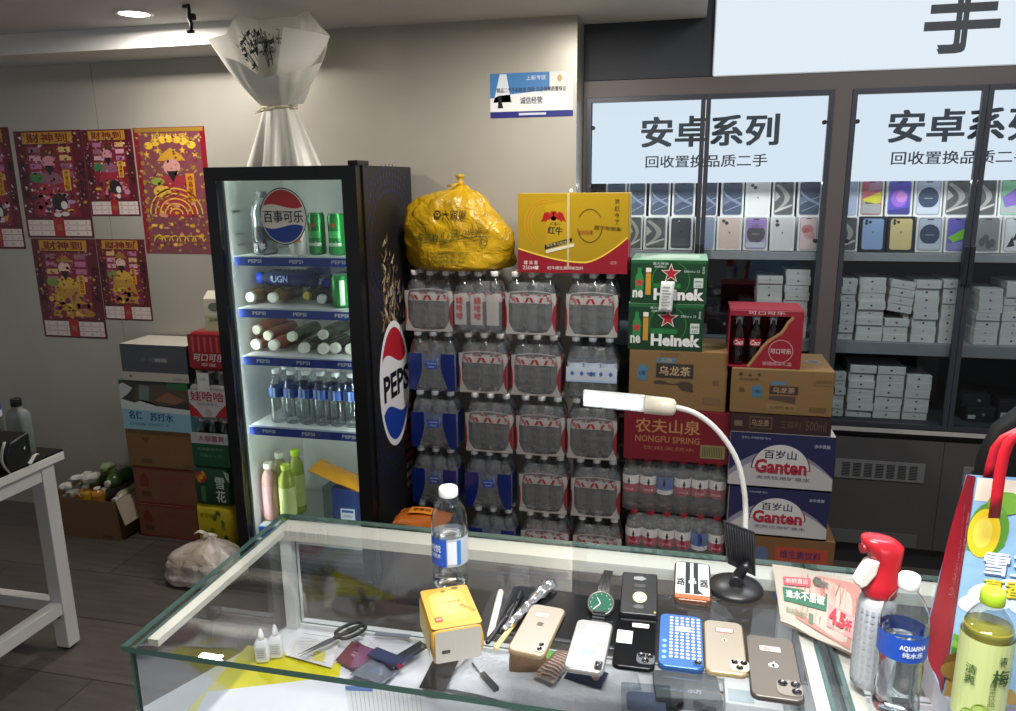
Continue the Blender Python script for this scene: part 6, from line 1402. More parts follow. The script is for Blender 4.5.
def emoji(P, w, l):
    P.poly(rrect(0, 0, w*.97, l*.97, .011), '#355c96', 1); R = random.Random(8)
    for i in range(6):
        for j in range(13):
            x, y = w*(-.22+.125*i), l*(.42-.062*j); c = ['#c9b9a0', '#b8c4cf', '#d0a8a0', '#a8b48c'][(i*3+j*5) % 4]
            P.ell(x, y, w*.045, l*.022, c, 2, 10); P.ell(x, y, w*.02, l*.008, '#5a6a88', 3, 6)
    for j in range(4): P.ell(-w*.37, l*(-.05-.1*j), w*.05, l*.026, '#7fb0e0', 2, 10)
    sticker(P, w*.05, l*.2, w*.36, l*.1, '#cfc4c0', '已验机', '#7a5a60', None, 4)
phone('smartphone', 'smartphone in a blue case printed with rows of small dots', 'phone', [(660,613.4),(702,615.7),(704,670),(657.8,665.5)], '#355c96', pf=emoji, cams=(.74, -.80, .014, .014, [(0, 0, .005)], '#2d4f86'), thick=.010, edge='#2f5488', rough=.3)
phone('smartphone', 'gold smartphone with a red-framed sticker, between the blue and dark grey ones', 'phone', [(704,619),(741.5,622.5),(749.2,674.6),(704.5,672)], '#8f877a', pf=lambda P, w, l: (sticker(P, w*.02, l*.30, w*.42, l*.07, '#e6d9cf', '99新 256G', '#a04048', '#b0404a'), amark(P, 0, l*.1, .010, '#c9b898')), cams=(.62, -.70, .027, .027, [(-.0065, .006, .0052), (.0065, .006, .0052), (.0, -.0065, .0052)], '#cdbda4'), edge='#a9936c', rough=.35)
phone('smartphone', 'graphite smartphone with three cameras near the counter edge', 'phone', [(745.5,635.6),(792.6,637),(804.7,698.8),(752,698.8)], '#5d5750', pf=lambda P, w, l: (sticker(P, -w*.02, l*.27, w*.42, l*.09, '#b9aaa4', '国行', '#a04a4c'), amark(P, 0, l*.0, .015, '#d6d4cf')), cams=(.48, -.66, .034, .034, [(-.0085, .008, .0066), (.0085, .008, .0066), (.0085, -.008, .0066)], '#7a746c'), edge='#4a4642', rough=.32, thick=.0085)
phone('boxed_phone', 'flat black phone box with a yellow round sticker next to the watch', 'phone box', [(622,572.5),(658,572.5),(657.5,616.4),(619.5,611.8)], '#1d1e20', thick=.016, lift=.0078, pf=lambda P, w, l: (P.ell(w*.02, -l*.12, w*.19, l*.13, '#d9c48c', 3, 20), P.ell(w*.02, -l*.12, w*.15, l*.10, '#e6d8b0', 4, 20), P.rect(-w*.14, l*.12, w*.16, l*.2, '#4a4b4e', 2), P.rect(-w*.15, l*.02, w*.16, l*.06, '#3b3c40', 2), P.ell(0, l*.34, w*.2, l*.06, '#8a8c8e', 3, 5), P.ell(.0, -l*.34, w*.15, l*.05, '#56585a', 3, 7), P.ell(w*.42, -l*.44, w*.03, l*.02, '#c9a43c', 3, 8)), rough=.4, cr=.004)
def rd(P, w, l):
    P.poly(rrect(0, l*.03, w*.9, l*.86, .006), '#cfd0d0', 1); P.rect(-w*.19, -l*.35, -w*.06, l*.46, '#26282c', 2); P.rect(w*.03, -l*.35, w*.16, l*.46, '#26282c', 2)
    P.text('路', -w*.31, -l*.06, l*.2, '#2f3134', w*.22, 3, .04); P.text('品', w*.0, -l*.02, l*.14, '#cfd0d0', w*.2, 4, .04); P.text('器', w*.31, -l*.06, l*.2, '#2f3134', w*.24, 3, .04); P.rect(-w*.45, -l*.47, w*.45, -l*.37, '#b0643c', 3)
    P.poly([(w*.05,-l*.34),(w*.3,-l*.34),(w*.12,-l*.22)], '#2f3134', 3)
phone('smartphone', 'smartphone in a clear case with black stripes and characters, beside the black clip stand', 'phone', [(674.8,561),(710,563),(712,602),(673,599)], '#1b1c1f', pf=rd, thick=.010, edge='#6a4a3a', rough=.3)
# ------------------------------------------------------------------ wrist watch
c = at(600.6, 611, T0+.0076); w_ = thing('wrist_watch', 'round wrist watch with a green dial and dark steel strap laid on the glass', 'watch', (c.x, c.y, T0+.0076), 0)
S = mat('#55575a', .3, .8); wr = .0225
cz_ = .012
M45 = Matrix.Translation((0, 0, .012)) @ Matrix.Rotation(.55, 4, 'X')
m = MB().lathe([(0, -.005), (wr*.9, -.005), (wr, -.003), (wr, .003), (wr*.94, .005), (wr*.86, .005), (wr*.84, .0035), (0, .0035)], n=36).xf(M45)
obj('watch_case', m, mat('#6c6f6a', .3, .8), w_)
m = MB().lathe([(0, .0038), (wr*.83, .0038)], n=32, cap=False).xf(M45); obj('dial', m, mat('#2f5a4a', .15, coat=.6), w_)
m = MB(); 
for a, L_ in ((.6, .012), (2.4, .016)): m.add([(-.0007, 0, .0042), (.0007, 0, .0042), (.0004, L_, .0042), (-.0004, L_, .0042)], [(0,1,2,3)]); m.v[-4:] = [Matrix.Rotation(a, 4, 'Z') @ v for v in m.v[-4:]]
for k in range(12): a = k*PI/6; m.add([(math.cos(a)*.0165+dx, math.sin(a)*.0165+dy, .0042) for dx, dy in ((-.0006,-.0006),(.0006,-.0006),(.0006,.0006),(-.0006,.0006))], [(0,1,2,3)])
obj('watch_hands', m.xf(M45), mat('#dfe3dc', .4), w_)
e2 = at(608.6, 577, T0+.0076); dv = Vector((e2.x-c.x, e2.y-c.y)); L_ = dv.length; dn = dv.normalized(); sd_ = Vector((-dn.y, dn.x))
m = MB(); n = 12
for k in range(n):
    a = .014+(L_-.014)*k/n; b = .014+(L_-.014)*(k+.9)/n; hgt = lambda q: .013+.006*math.sin(PI*q)
    hw = .0105-.0025*k/n
    for j in (-1, 0, 1):
        s0, s1 = hw*(2*j-1)/3+.0003, hw*(2*j+1)/3-.0003
        pts = []
        for z in (-.0025, 0):
            for q, s in ((a, s0), (b, s0), (b, s1), (a, s1)): p = dn*q+sd_*s; pts.append((p.x, p.y, hgt(q/L_)+z))
        m.add(pts, [(0,1,2,3),(7,6,5,4),(0,4,5,1),(1,5,6,2),(2,6,7,3),(3,7,4,0)])
obj('strap', m, mat('#4a4c4e', .3, .8), w_, recalc=True)
m = MB()
for k in range(5):
    a = .014+.006*k; 
    pts = []
    for z in (-.002, 0):
        for q, s in ((a, -.010), (a+.0055, -.010), (a+.0055, .010), (a, .010)): p = -dn*q+sd_*s; pts.append((p.x, p.y, max(.003, .010-.002*k)+z))
    m.add(pts, [(0,1,2,3),(7,6,5,4),(0,4,5,1),(1,5,6,2),(2,6,7,3),(3,7,4,0)])
obj('strap', m, mat('#4a4c4e', .3, .8), w_, recalc=True)
# ------------------------------------------------------------------ water bottle, tissue pack, pens
b_ = at(451, 583, T0)
def hero_bottle(name, label, loc, r, h, water_to, lab, labcol, pf, cap='#eeeeec', phi=0., wat=None, neck=.0135, caph=.085, body=None):
    t = thing(name, label, 'bottle', loc)
    pr = bottle_prof(r, h, .0016, 4, neck, .035)
    obj('bottle_shell', MB().lathe(pr, n=40, cap=False), body or BHERO, t)
    if water_to:
        wp = [(max(0, q-.0012), z+.0012 if i < 3 else z) for i, (q, z) in enumerate(pr) if z < water_to]; q = wp[-1][0]
        obj('water', MB().lathe([(0, .0052)]+wp[1:]+[(q, water_to), (0, water_to)], n=40, cap=False), wat or water(), t)
    obj('cap', (lambda m: (m.lathe([(neck*1.2, h*(1-caph)), (neck*1.24, h*(1-caph)+.001), (neck*1.24, h-.002), (neck*1.1, h)], n=40), m)[1])(MB()), mat(cap, .4), t)
    z0, z1 = h*lab[0], h*lab[1]; rl = r*1.003+.0004
    lb = obj('label', MB().lathe([(rl, z0+(z1-z0)*i/4) for i in range(5)], n=48, cap=False, mfn=lambda i, j: labcol[2](i, j) if len(labcol) > 2 else 0), [x if not isinstance(x, str) else mat(x, .35) for x in labcol[:2]], t)
    P = Print(.35); pf(P, z1-z0); P.build('label_print', lb, wrapcyl(rl+.0003, z0, phi))
    return t
LW = film('#dfe6ee', .55, .2)
hb = ony(451, 487, b_.y).z-T0
hero_bottle('water_bottle', 'clear half-full water bottle with blue label behind the tissue pack', (b_.x, b_.y, T0), .0318, hb, hb*.5, (.26, .54), (LW, mat('#2a55b4', .35), lambda i, j: 1 if (i % 48) in range(26, 37) else 0), lambda P, h: (P.text('纯悦', -.018, h*.65, .014, '#dfe8f6', .024, 1, .03), P.text('饮用水', -.018, h*.38, .009, '#dfe8f6', .024, 1, .02), P.rect(.006, h*.1, .022, h*.92, '#d6dce6', 1, 4), P.rect(.022, h*.05, .03, h*.95, '#2f74b8', 1, 3)))
# tissue pack
A = at(432.7, 666, T0); B = at(484.3, 657, T0); ab = (B-A).to_2d(); tw = ab.length; ta = math.atan2(ab.y, ab.x)
th_ = .0
for k in range(40):
    z = .03+.0015*k; q = onz(432.7, 632, T0+z)
    if th_ == 0 and (q.to_2d()-A.to_2d()).dot(Vector((-ab.y, ab.x)).normalized()) < .0: th_ = z
th_ = th_ or .06
bk = onz(418.8, 591, T0+th_); td = (bk.to_2d()-A.to_2d()).dot(Vector((-ab.y, ab.x)).normalized())
tp = thing('tissue_pack', 'yellow-orange soft tissue pack with a grey end, in front of the bottle', 'tissue pack', (A.x, A.y, T0), ta)
m = MB(); rg = []
for j in range(7):
    z = th_*j/6; i = .003*(abs(2*j/6-1)**3)
    rg.append([(a+.0012*math.sin(z*120+a*60), b, z) for a, b in rrect(tw/2, td/2, tw-2*i, td-2*i, .006, 3)])
m.loft(rg); obj('wrapper', m, mat('#bd8f38', .35, bump=.04, bscale=30), tp)
P = Print(.35)
P.poly(rrect(tw/2, td/2, tw*.97, td*.97, .006), '#c0923f', 1); P.poly(rrect(tw*.48, td*.52, tw*.7, td*.75, .02), '#c8a452', 2); P.poly(rrect(tw*.45, td*.55, tw*.45, td*.5, .012), '#ccb068', 3)
P.text('竹纤抽纸', tw*.56, td*.6, .006, '#a07c3c', .03, 4); P.poly(rrect(tw*.2, td*.22, tw*.15, tw*.17, .002), '#9a4a3c', 4); P.text('抽纸', tw*.2, td*.22, .006, '#e6cc9a', tw*.11, 5); P.ell(tw*.72, td*.93, .006, .004, '#6a5a3a', 4, 12); P.rect(tw*.42, td*.86, tw*.5, td*.9, '#7a5a2a', 4); P.text('柔韧亲肤', tw*.82, td*.4, .008, '#b07a3c', .03, 4, 0, -.9)
P.build('top_print', tp, lambda a, b, l: (a, b, th_+.0003+l), .00025)
P = Print(.5); P.poly(rrect(tw*.5, th_*.5, tw*.88, th_*.9, .004), '#a9a59d', 1); P.poly(rrect(tw*.26, th_*.36, tw*.16, th_*.1, .0015), '#3a3834', 2)
for k in range(5): P.rect(tw*(.12+.16*k), th_*.08, tw*(.123+.16*k), th_*.92, '#b8b4ac', 2)
P.build('end_print', tp, lambda a, b, l: (a, -.0012-l, b), .00025)
P = Print(.5); P.rect(.01, .004, td-.01, th_-.006, '#d9c27a', 1); P.build('side_print', tp, lambda a, b, l: (-.0012-l, td-a, b), .00025)
def rod(name, label, cat, p0, p1, r, mats_, lift=0., tip=True):
    a = at(*p0)+Vector((0, 0, r+lift)); b = at(*p1)+Vector((0, 0, r+lift)); d = (b-a); L_ = d.length
    t = thing(name, label, cat, (a.x, a.y, a.z)); t.rotation_euler = d.to_track_quat('Z', 'Y').to_euler()
    obj('barrel', MB().lathe([(r*.6, 0), (r, .003), (r, L_*.62), (r*.97, L_*.64)], n=14), mats_[0], t)
    o = obj('pen_cap', MB().lathe([(r*1.05, L_*.62), (r*1.08, L_*.66), (r*1.02, L_*.97), (r*.7, L_)], n=14), mats_[1], t)
    if tip: obj('pocket_clip', MB().box(-.0015, r, L_*.7, .0015, r+.002, L_*.96), mats_[1], t, bevel=.0005)
    return t
rod('marker_pen', 'white marker pen lying beside the tissue pack', 'pen', (490, 640), (501, 594), .0055, (mat('#d3d0c8', .35), mat('#c9c6bd', .35)))
rod('ballpoint_pen', 'black ballpoint pen next to the white marker', 'pen', (487, 650), (515, 612), .0042, (mat('#17171a', .35), mat('#1f1f23', .35)), lift=.0078)
rod('ballpoint_pen', 'second black pen, nearer the pale gold smartphone', 'pen', (505, 636), (522, 598), .0042, (mat('#141417', .3), mat('#101013', .3)), lift=.0078)
rod('tweezer_pen', 'pale yellow pen with a wooden end pointing at the counter front edge', 'pen', (495, 656), (520, 622), .0042, (mat('#c9bb7a', .4), mat('#b8894c', .5)), tip=False, lift=.0078)
m = MB(); a = at(503, 640); b = at(551, 590); d = b-a
def fo(u, v):
    p = a.lerp(b, u); q = Vector((-d.y, d.x, 0)).normalized(); wv = .006+.007*u*(1+.3*math.sin(9*u)); p += q*((v-.5)*2*wv); p.z = T0+.0155+.005*math.cos((v-.5)*PI)+.0025*math.sin(23*u+11*v)+.001*math.sin(41*u); return p
m.grid(fo, 26, 6); tag(obj('foil_wrapped_tool', m, mat('#b4b6b8', .18, .85), solid=.001), 'crinkled foil sleeve with a tool inside, lying across the pens', 'foil sleeve')
# ------------------------------------------------------------------ clip stand and gooseneck lamp
YS_ = at(735, 592).y
p0 = at(735, 590); st = thing('clip_stand', 'black phone clip stand with a ribbed plate on the counter', 'stand', (p0.x, p0.y, T0)); BLKP = mat('#16171a', .4)
obj('stand_base', MB().lathe([(0, 0), (.046, 0), (.048, .004), (.044, .010), (.015, .018), (0, .019)], n=32), BLKP, st)
def wl_(px, py, y): return ony(px, py, y)-Vector((p0.x, p0.y, T0))
pc = [wl_(724, 521, p0.y-.03), wl_(755.5, 533, p0.y-.01), wl_(756, 577, p0.y+.0), wl_(728, 564, p0.y-.02)]
nrm = (pc[1]-pc[0]).cross(pc[3]-pc[0]).normalized(); 
if nrm.y < 0: nrm = -nrm
m = MB(); m.add([p for p in pc]+[p+nrm*.006 for p in pc], [(0,1,2,3),(7,6,5,4),(0,4,5,1),(1,5,6,2),(2,6,7,3),(3,7,4,0)])
pl = obj('clip_plate', m, BLKP, st, recalc=True, bevel=.0015)
m = MB()
for k in range(1, 12):
    u = k/12; a = pc[0].lerp(pc[1], u); b = pc[3].lerp(pc[2], u); a, b = a.lerp(b, .06), a.lerp(b, .86); m.tube([a-nrm*.0008, b-nrm*.0008], .0011, 5)
obj('rib', m, mat('#24262a', .4), pl)
m = MB(); m.tube([(0, .0, .016), (.004, -.01, .035), (.012, -.012, .052), (pc[2].x*.5+.004, (pc[2].y+pc[3].y)/2-.004, (pc[2].z+pc[3].z)/2+.012)], [.011, .010, .009, .010], 12); obj('hinge_arm', m, BLKP, st)
m = MB(); m.lathe([(.009, 0), (.012, .001), (.012, .01), (.009, .012)], (.0, -.02, .024), 16, axis='y'); obj('tightening_knob', m, mat('#1f2024', .4), st)
ly = p0.y
lp = thing('gooseneck_lamp', 'white gooseneck clip lamp with a lit LED bar over the counter', 'lamp', (ony(745, 540, ly).x, ly+.03, T0))
def L(px, py, dy=.03): return ony(px, py, ly+dy)-wloc(lp)
path = [L(745, 540, .012), L(745.5, 510), L(744, 490), L(739, 466), L(730, 447), L(717, 430), L(703, 418), L(690, 411), L(675, 407)]
sm_ = []
for i in range(len(path)-1):
    pA = path[max(i-1, 0)]; pB = path[i]; pC = path[i+1]; pD = path[min(i+2, len(path)-1)]
    for k in range(6):
        t_ = k/6; sm_.append(.5*((2*pB)+(pC-pA)*t_+(2*pA-5*pB+4*pC-pD)*t_*t_+(3*pB-pA-3*pC+pD)*t_**3))
sm_.append(path[-1])
obj('gooseneck', MB().tube(sm_, [.0045+.0004*(i % 2) for i in range(len(sm_))], 10), mat('#b4b4b0', .35), lp)
a, b, c_, d_ = L(676, 407.5), L(645, 404.5), L(640, 403.5), L(585, 399)
obj('lamp_head', MB().tube([a, a.lerp(b, .08), a.lerp(b, .25), b], [.009, .014, .0155, .016], 18), mat('#b8b2a0', .4), lp)
ax = (d_-c_).normalized(); upv = Vector((0, 0, 1)); dpt = Vector((0, 1, 0))
def barbox(p, q, hz, hy, off): 
    m = MB(); vs = []
    for e in (p, q):
        for y_, z_ in ((-1,-1),(1,-1),(1,1),(-1,1)): vs.append(e+upv*(z_*hz)+dpt*(y_*hy+off))
    return m.add(vs, [(3,2,1,0),(4,5,6,7),(0,1,5,4),(1,2,6,5),(2,3,7,6),(3,0,4,7)])
obj('led_housing', barbox(b, d_-ax*-.004, .0145, .006, .006), mat('#a9acac', .4), lp, recalc=True, bevel=.002)
obj('led_bar', barbox(c_+ax*.0, d_, .0095, .0012, -.0016), emit('#f6fbff', 14), lp, recalc=True)
# ------------------------------------------------------------------ meat-print packet
K = [(772.4,562),(818,571),(865,579),(858,618),(853,653),(815,636),(781,619.5),(783,602),(771,578)]
kp = [at(a, b, T0+.006) for a, b in K]; cc = sum(kp, Vector())/len(kp)
pk_ = thing('paper_food_packet', 'flat pale pink food packet with green and red printed bands, beside the spray bottle', 'packet', (cc.x, cc.y, T0))
O, U_, V_ = kp[6], kp[4]-kp[6], kp[0]-kp[6]
def pkq(u, v): 
    p = kp[6]*(1-u)*(1-v)+kp[4]*u*(1-v)+kp[0]*(1-u)*v+kp[2]*u*v; bul = .013*(math.sin(PI*u)*math.sin(PI*v))**.7
    return Vector((p.x-cc.x, p.y-cc.y, .003+bul+.0015*math.sin(9*u+5*v)))
m = MB().grid(pkq, 18, 12); m.grid(lambda u, v: Vector((pkq(1-u, v).x, pkq(1-u, v).y, .0008+.25*(pkq(1-u, v).z-.003))), 18, 12)
obj('packet_body', m, mat('#a79e92', .45, bump=.05, bscale=40), pk_)
P = Print(.4)
P.poly([(.22,.1),(.95,.02),(.97,.9),(.5,.85),(.25,.62)], '#a8776c', 1)
for k in range(9): P.poly([(.3+.06*k,.12),(.36+.06*k,.5),(.33+.06*k,.85),(.29+.06*k,.6)], ['#b58a7e', '#a06a62', '#b8968a'][k % 3], 2)
P.rect(.08, .30, .62, .54, '#356650', 3); P.text('逢水不易破', .35, .42, .13, '#d6e0d4', .48, 4, .03); P.rect(.1, .58, .42, .74, '#b8525a', 3); P.text('新鲜直达', .26, .66, .09, '#e6cfc8', .26, 4); P.rect(.64, .14, .96, .42, '#c98484', 3); P.text('4.5', .76, .28, .2, '#b02c3c', .2, 4, .05); P.text('折', .9, .27, .14, '#b02c3c', .08, 4, .03); P.text('炖煮', .55, .68, .13, '#6a6a5a', .15, 4, .02); P.ell(.5, .7, .06, .1, '#4a4a40', 4, 6)
P.text('请认准正品包装', .22, .17, .08, '#7d8a6c', .26, 3, .01); P.rect(.4, .1, .46, .22, '#5a6a5a', 3)
def onpk(a, b, l): p = pkq(a, b); return (p.x, p.y, p.z+.0009+l)
# subdivide print so that it follows the bulge
P.build('packet_print', pk_, onpk, .0004)
# ------------------------------------------------------------------ spray bottle
def basefor(px, py, h): q = onz(px, py, T0+h); return Vector((q.x, q.y, T0))
q = at(868.5, 683); sp = thing('spray_bottle', 'grey checked spray bottle with a red trigger head and white lever', 'spray bottle', q)
obj('bottle_body', MB().lathe([(0, .0), (.022, 0), (.027, .004), (.0275, .02), (.0275, .11), (.026, .15), (.021, .165), (.016, .170)], n=32, cap=False), mat('#b3b6ba', .35), sp)
P = Print(.4)
for i in range(20):
    for j in range(11): P.poly(rrect(-.086+.0086*i, .016+.0125*j, .005, .008, .0016, 2), '#a6acb3', 1)
P.build('check_print', sp, lambda a, b, l: ((.0277+l)*math.sin(a/.0275), -(.0277+l)*math.cos(a/.0275), b))
RDP = mat('#b8202c', .3, coat=.3); rg = []
for z, cx_, w_, d_ in ((.160,.0,.042,.042),(.168,.0,.050,.046),(.185,.002,.048,.044),(.205,.004,.042,.040),(.225,.004,.046,.040),(.238,.0,.056,.040),(.250,-.002,.060,.040),(.257,-.006,.052,.036),(.260,-.010,.036,.028)):
    rg.append([(a+cx_, b, z+(.004*(-(a+cx_)/.03) if z > .22 else 0)) for a, b in rrect(0, 0, w_, d_, min(w_, d_)*.45, 4)])
hd = obj('trigger_head', MB().loft(rg), RDP, sp)
obj('nozzle', MB().lathe([(.008, 0), (.008, .006), (.005, .008)], (-.034, -.002, .244), 14, axis='x'), mat('#8a1822', .35), hd)
m = MB(); m.prism([(-.010,.229),(-.026,.226),(-.036,.205),(-.042,.190),(-.036,.181),(-.026,.186),(-.014,.204)], -.017, .004, fn=lambda a, b, c: (a, c, b)); obj('trigger_lever', m, mat('#d9d4cb', .4), sp, recalc=True, bevel=.003)
sp.rotation_euler.z = .25; sp.scale = (.92, .92, .86)
# ------------------------------------------------------------------ bottles on the second counter
q = basefor(910, 575, .200)
hero_bottle('water_bottle', 'clear water bottle with a solid blue label in front of the spray bottle', q, .0296, .200, .106, (.46, .625), ('#2450b4', '#3a6cc8'), lambda P, h: (P.text('AQUAFINA', .003, h*.62, .0082, '#e6ecf6', .034, 1, .03), P.text('纯水乐', .003, h*.34, .008, '#e6ecf6', .026, 1, .03), P.poly([(-.03,h*.9),(.03,h*.8),(.03,h*.95),(-.03,h)], '#3a6cc8', 0)), phi=.1, neck=.0105)
q = basefor(994, 590, .188)
TW = (lambda: None)
def teaw():
    m, n, L_, out = nt('plum_tea'); g = n.new('ShaderNodeBsdfPrincipled'); g.inputs['Base Color'].default_value = lin('#8f8a34'); g.inputs['Alpha'].default_value = .8; g.inputs['Roughness'].default_value = .1; L_.new(g.outputs[0], out.inputs[0]); return m
def plum(P, h):
    P.rect(-.05, 0, .05, h, '#c3cf8c', 0, 14)
    for cx_, cy_, r in ((-.006, .020, .011), (.008, .012, .012), (-.018, .010, .010)): P.ell(cx_, cy_, r, r*1.1, '#8fae4c', 2, 18); P.ell(cx_-.002, cy_+.003, r*.55, r*.6, '#a6c063', 3, 14)
    P.text('梅', .012, h*.62, .024, '#3a5a2c', .022, 4, .03); P.text('青', .012, h*.83, .011, '#3a5a2c', None, 4, .02); P.text('绿茶饮品', .004, h*.42, .008, '#5a6a3a', None, 4, .0, 0, True); P.text('清爽', -.022, h*.6, .013, '#4a6a34', None, 4, .02, 0, True); P.text('低糖配方', .028, h*.6, .006, '#7a8a4c', None, 4, 0, 0, True)
hero_bottle('tea_bottle', 'green plum tea bottle with a lime cap at the right edge', q, .0300, .188, .140, (.06, .68), ('#c3cf8c', '#b4c47a'), plum, cap='#9cc02c', wat=teaw(), neck=.0115, caph=.095, phi=-.05)
# ------------------------------------------------------------------ shopping bag and chair
yb0, yb1 = 1.035, 1.16
tl = ony(977, 477, yb0+.03); blc = ony(950, 640, yb0); gl_ = ony(966, 474, yb1-.02); gb = ony(926, 612, yb1); 
sb = thing('shopping_bag', 'colourful shopping bag with red handles and a red side at right', 'bag', (tl.x+.15, (yb0+yb1)/2, T0))
zb, zt = T0+.001, tl.z; Wd = .34; xr = blc.x+Wd
off = wloc(sb); Q = lambda p: Vector(p)-off
f00, f10, f01, f11 = Q((blc.x, yb0, zb)), Q((xr, yb0, zb)), Q((tl.x, yb0+.03, zt)), Q((xr-(tl.x-blc.x), yb0+.03, zt))
b00, b10, b01, b11 = Q((gb.x, yb1, zb)), Q((xr+.01, yb1, zb)), Q((gl_.x, yb1-.02, gl_.z)), Q((xr-.03, yb1-.02, gl_.z))
def bil(a, b, c, d): return lambda u, v: a*(1-u)*(1-v)+b*u*(1-v)+c*(1-u)*v+d*u*v
ff = bil(f00, f10, f01, f11); fb = bil(b10, b00, b11, b01); fl = bil(b00, f00, b01, f01); frr = bil(f10, b10, f11, b11)
def wob(fn, n, amp=.005): return lambda u, v: fn(u, v)+Vector(n)*(amp*math.sin(PI*u)*math.sin(PI*v)+.0015*math.sin(11*u+7*v))
SK = mat('#8fb4d6', .35); RDB = mat('#a3182a', .4)
m = MB(); m.grid(wob(ff, (0, -1, 0)), 14, 14, 0); m.grid(wob(fb, (0, 1, 0)), 14, 14, 0); m.grid(wob(fl, (1, 0, 0), .01), 8, 14, 1); m.grid(wob(frr, (-1, 0, 0), .01), 8, 14, 1); m.add([f00, f10, b10, b00], [(0,1,2,3)], 0)
obj('bag_body', m, [SK, RDB], sb)
P = Print(.35)
def pg(x0, y0, x1, y1, col, l, n=10):
    for i in range(n):
        for j in range(n): P.rect(x0+(x1-x0)*i/n, y0+(y1-y0)*j/n, x0+(x1-x0)*(i+1)/n, y0+(y1-y0)*(j+1)/n, col, l)
pg(0, 0, 1, 1, '#8ab0d4', 0); pg(0, .9, 1, 1, '#d9cfc0', 1)
for a, b, r in ((.12,.48,.09),(.2,.52,.08),(.25,.46,.07),(.06,.44,.06)): P.ell(a, b, r, r*.7, '#cfdde8', 2, 18)
P.ell(.07, .78, .075, .12, '#5a8f34', 3, 20); P.ell(.055, .76, .06, .11, '#e0c02c', 4, 22); P.ell(.05, .76, .035, .07, '#ead458', 5, 18); P.ell(.12, .9, .07, .05, '#6fa03c', 3, 14)
P.poly([(0,.68),(.1,.66),(.14,.72),(0,.76)], '#4f8a2e', 3)
P.text('雪王', .17, .63, .1, '#e9eef4', .2, 6, .05, 0, False, .0); P.text('雪王', .175, .622, .1, '#4a6aa0', .2, 5, .06); P.text('真香茶', .20, .525, .08, '#e0cc3c', .24, 6, .05); P.text('真香茶', .204, .519, .08, '#5a6a3a', .24, 5, .06); P.ell(.22, .9, .05, .05, '#b83040', 4, 18); P.text('茶', .22, .9, .05, '#e6d8cc', None, 5, .02)
for k in range(5): P.poly([(0, .30-.03*k), (.16, .22-.02*k), (.17, .20-.02*k), (0, .26-.03*k)], ['#5f9a3a', '#7fb04a', '#4f8430'][k % 3], 3+k)
P.ell(.05, .17, .07, .05, '#6a4a24', 8, 18); P.ell(.05, .13, .08, .05, '#8a6a34', 9, 18); P.poly([(0,0),(.3,0),(.24,.07),(0,.1)], '#a98a50', 3); P.ell(.8, .3, .14, .2, '#7fae4a', 3, 20); P.ell(.8, .75, .12, .14, '#d97a4a', 3, 20)
wf = wob(ff, (0, -1, 0))
P.build('front_print', sb, lambda a, b, l: wf(a, b)+Vector((0, -.0022-l, 0)), .0003)
P = Print(.35); P.text('小料很多快乐不少', .42, .62, .055, '#c9848c', .14, 1, .0, 0, True); P.text('真香茶饮系列鲜', .70, .62, .055, '#c9848c', .14, 1, .0, 0, True)
wf2 = wob(fl, (1, 0, 0), .01)
P.build('side_print', sb, lambda a, b, l: wf2(a, b)+Vector((-.003-l, -.002, 0)), .0003)
def strap(pts, w, dy): 
    m = MB(); n = len(pts)
    for s in (0, 1): pass
    vs = []; 
    for i, (x, z) in enumerate(pts):
        t_ = Vector((pts[min(i+1, n-1)][0]-pts[max(i-1, 0)][0], 0, pts[min(i+1, n-1)][1]-pts[max(i-1, 0)][1])).normalized(); nn = Vector((t_.z, 0, -t_.x))
        c_ = Vector((x, dy(i/(n-1)), z)); vs += [c_-nn*w/2, c_+nn*w/2]
    m.add(vs, [(2*i, 2*i+1, 2*i+3, 2*i+2) for i in range(n-1)], 0, True); return m
def hpath(pxs, y): return [(ony(a, b, y).x-off.x, ony(a, b, y).z-off.z) for a, b in pxs]
h1 = hpath([(993,517),(995,494),(997,472),(1000,452),(1005,439),(1014,431),(1030,428),(1050,432),(1064,446),(1070,480),(1072,517)], yb0)
obj('handle', strap(h1, .0135, lambda t: yb0-off.y-.004-.01*math.sin(PI*t)), RDB if False else mat('#c81c2c', .45), sb, solid=.0015)
h2 = hpath([(981,474),(984,458),(988,443),(996,433),(1008,427),(1026,424),(1046,430),(1058,445),(1064,474)], yb1)
obj('handle', strap(h2, .0135, lambda t: yb1-.03-off.y+.004), mat('#b81a28', .45), sb, solid=.0015)
# black chair back behind the bag
cy_ = 2.0; cc_ = ony(1082, 470, cy_)
ch_ = thing('office_chair', 'black chair with a rounded padded back behind the shopping bag', 'chair', (cc_.x, cy_, 0))
zt_ = ony(1010, 398, cy_).z; cw_ = .46
m = MB(); rg = []
for t_, s in ((0, .86), (.1, .97), (.4, 1), (.7, .97), (.85, .86), (.94, .66), (.985, .4), (1, .12)): rg.append([(a, b+.02*t_, .50+(zt_-.50)*t_) for a, b in rrect(0, 0, cw_*s, .07*(.5+.5*s), .03*min(1, s+.1), 5)])
obj('backrest', m.loft(rg), mat('#0e0e11', .6), ch_)
obj('seat', MB().loft([[(a, b-.25, z) for a, b in rrect(0, 0, .46-2*i, .44-2*i, .07, 5)] for z, i in ((.42, .02), (.44, 0), (.48, 0), (.5, .02))]), mat('#121215', .6), ch_)
m = MB(); m.cyl((0, -.25, .06), .025, .36, 16); obj('gas_column', m, mat('#1a1a1c', .3, .5), ch_)
for k in range(5):
    a = 2*PI*k/5+.3; o = obj('leg', MB().tube([(0, -.25, .075), (.24*math.cos(a), -.25+.24*math.sin(a), .06)], [.02, .014], 8), mat('#151517', .4), ch_)
    obj('caster', MB().cyl((.24*math.cos(a), -.262+.24*math.sin(a), .024), .024, .024, 14, axis='y'), mat('#101012', .5), o)
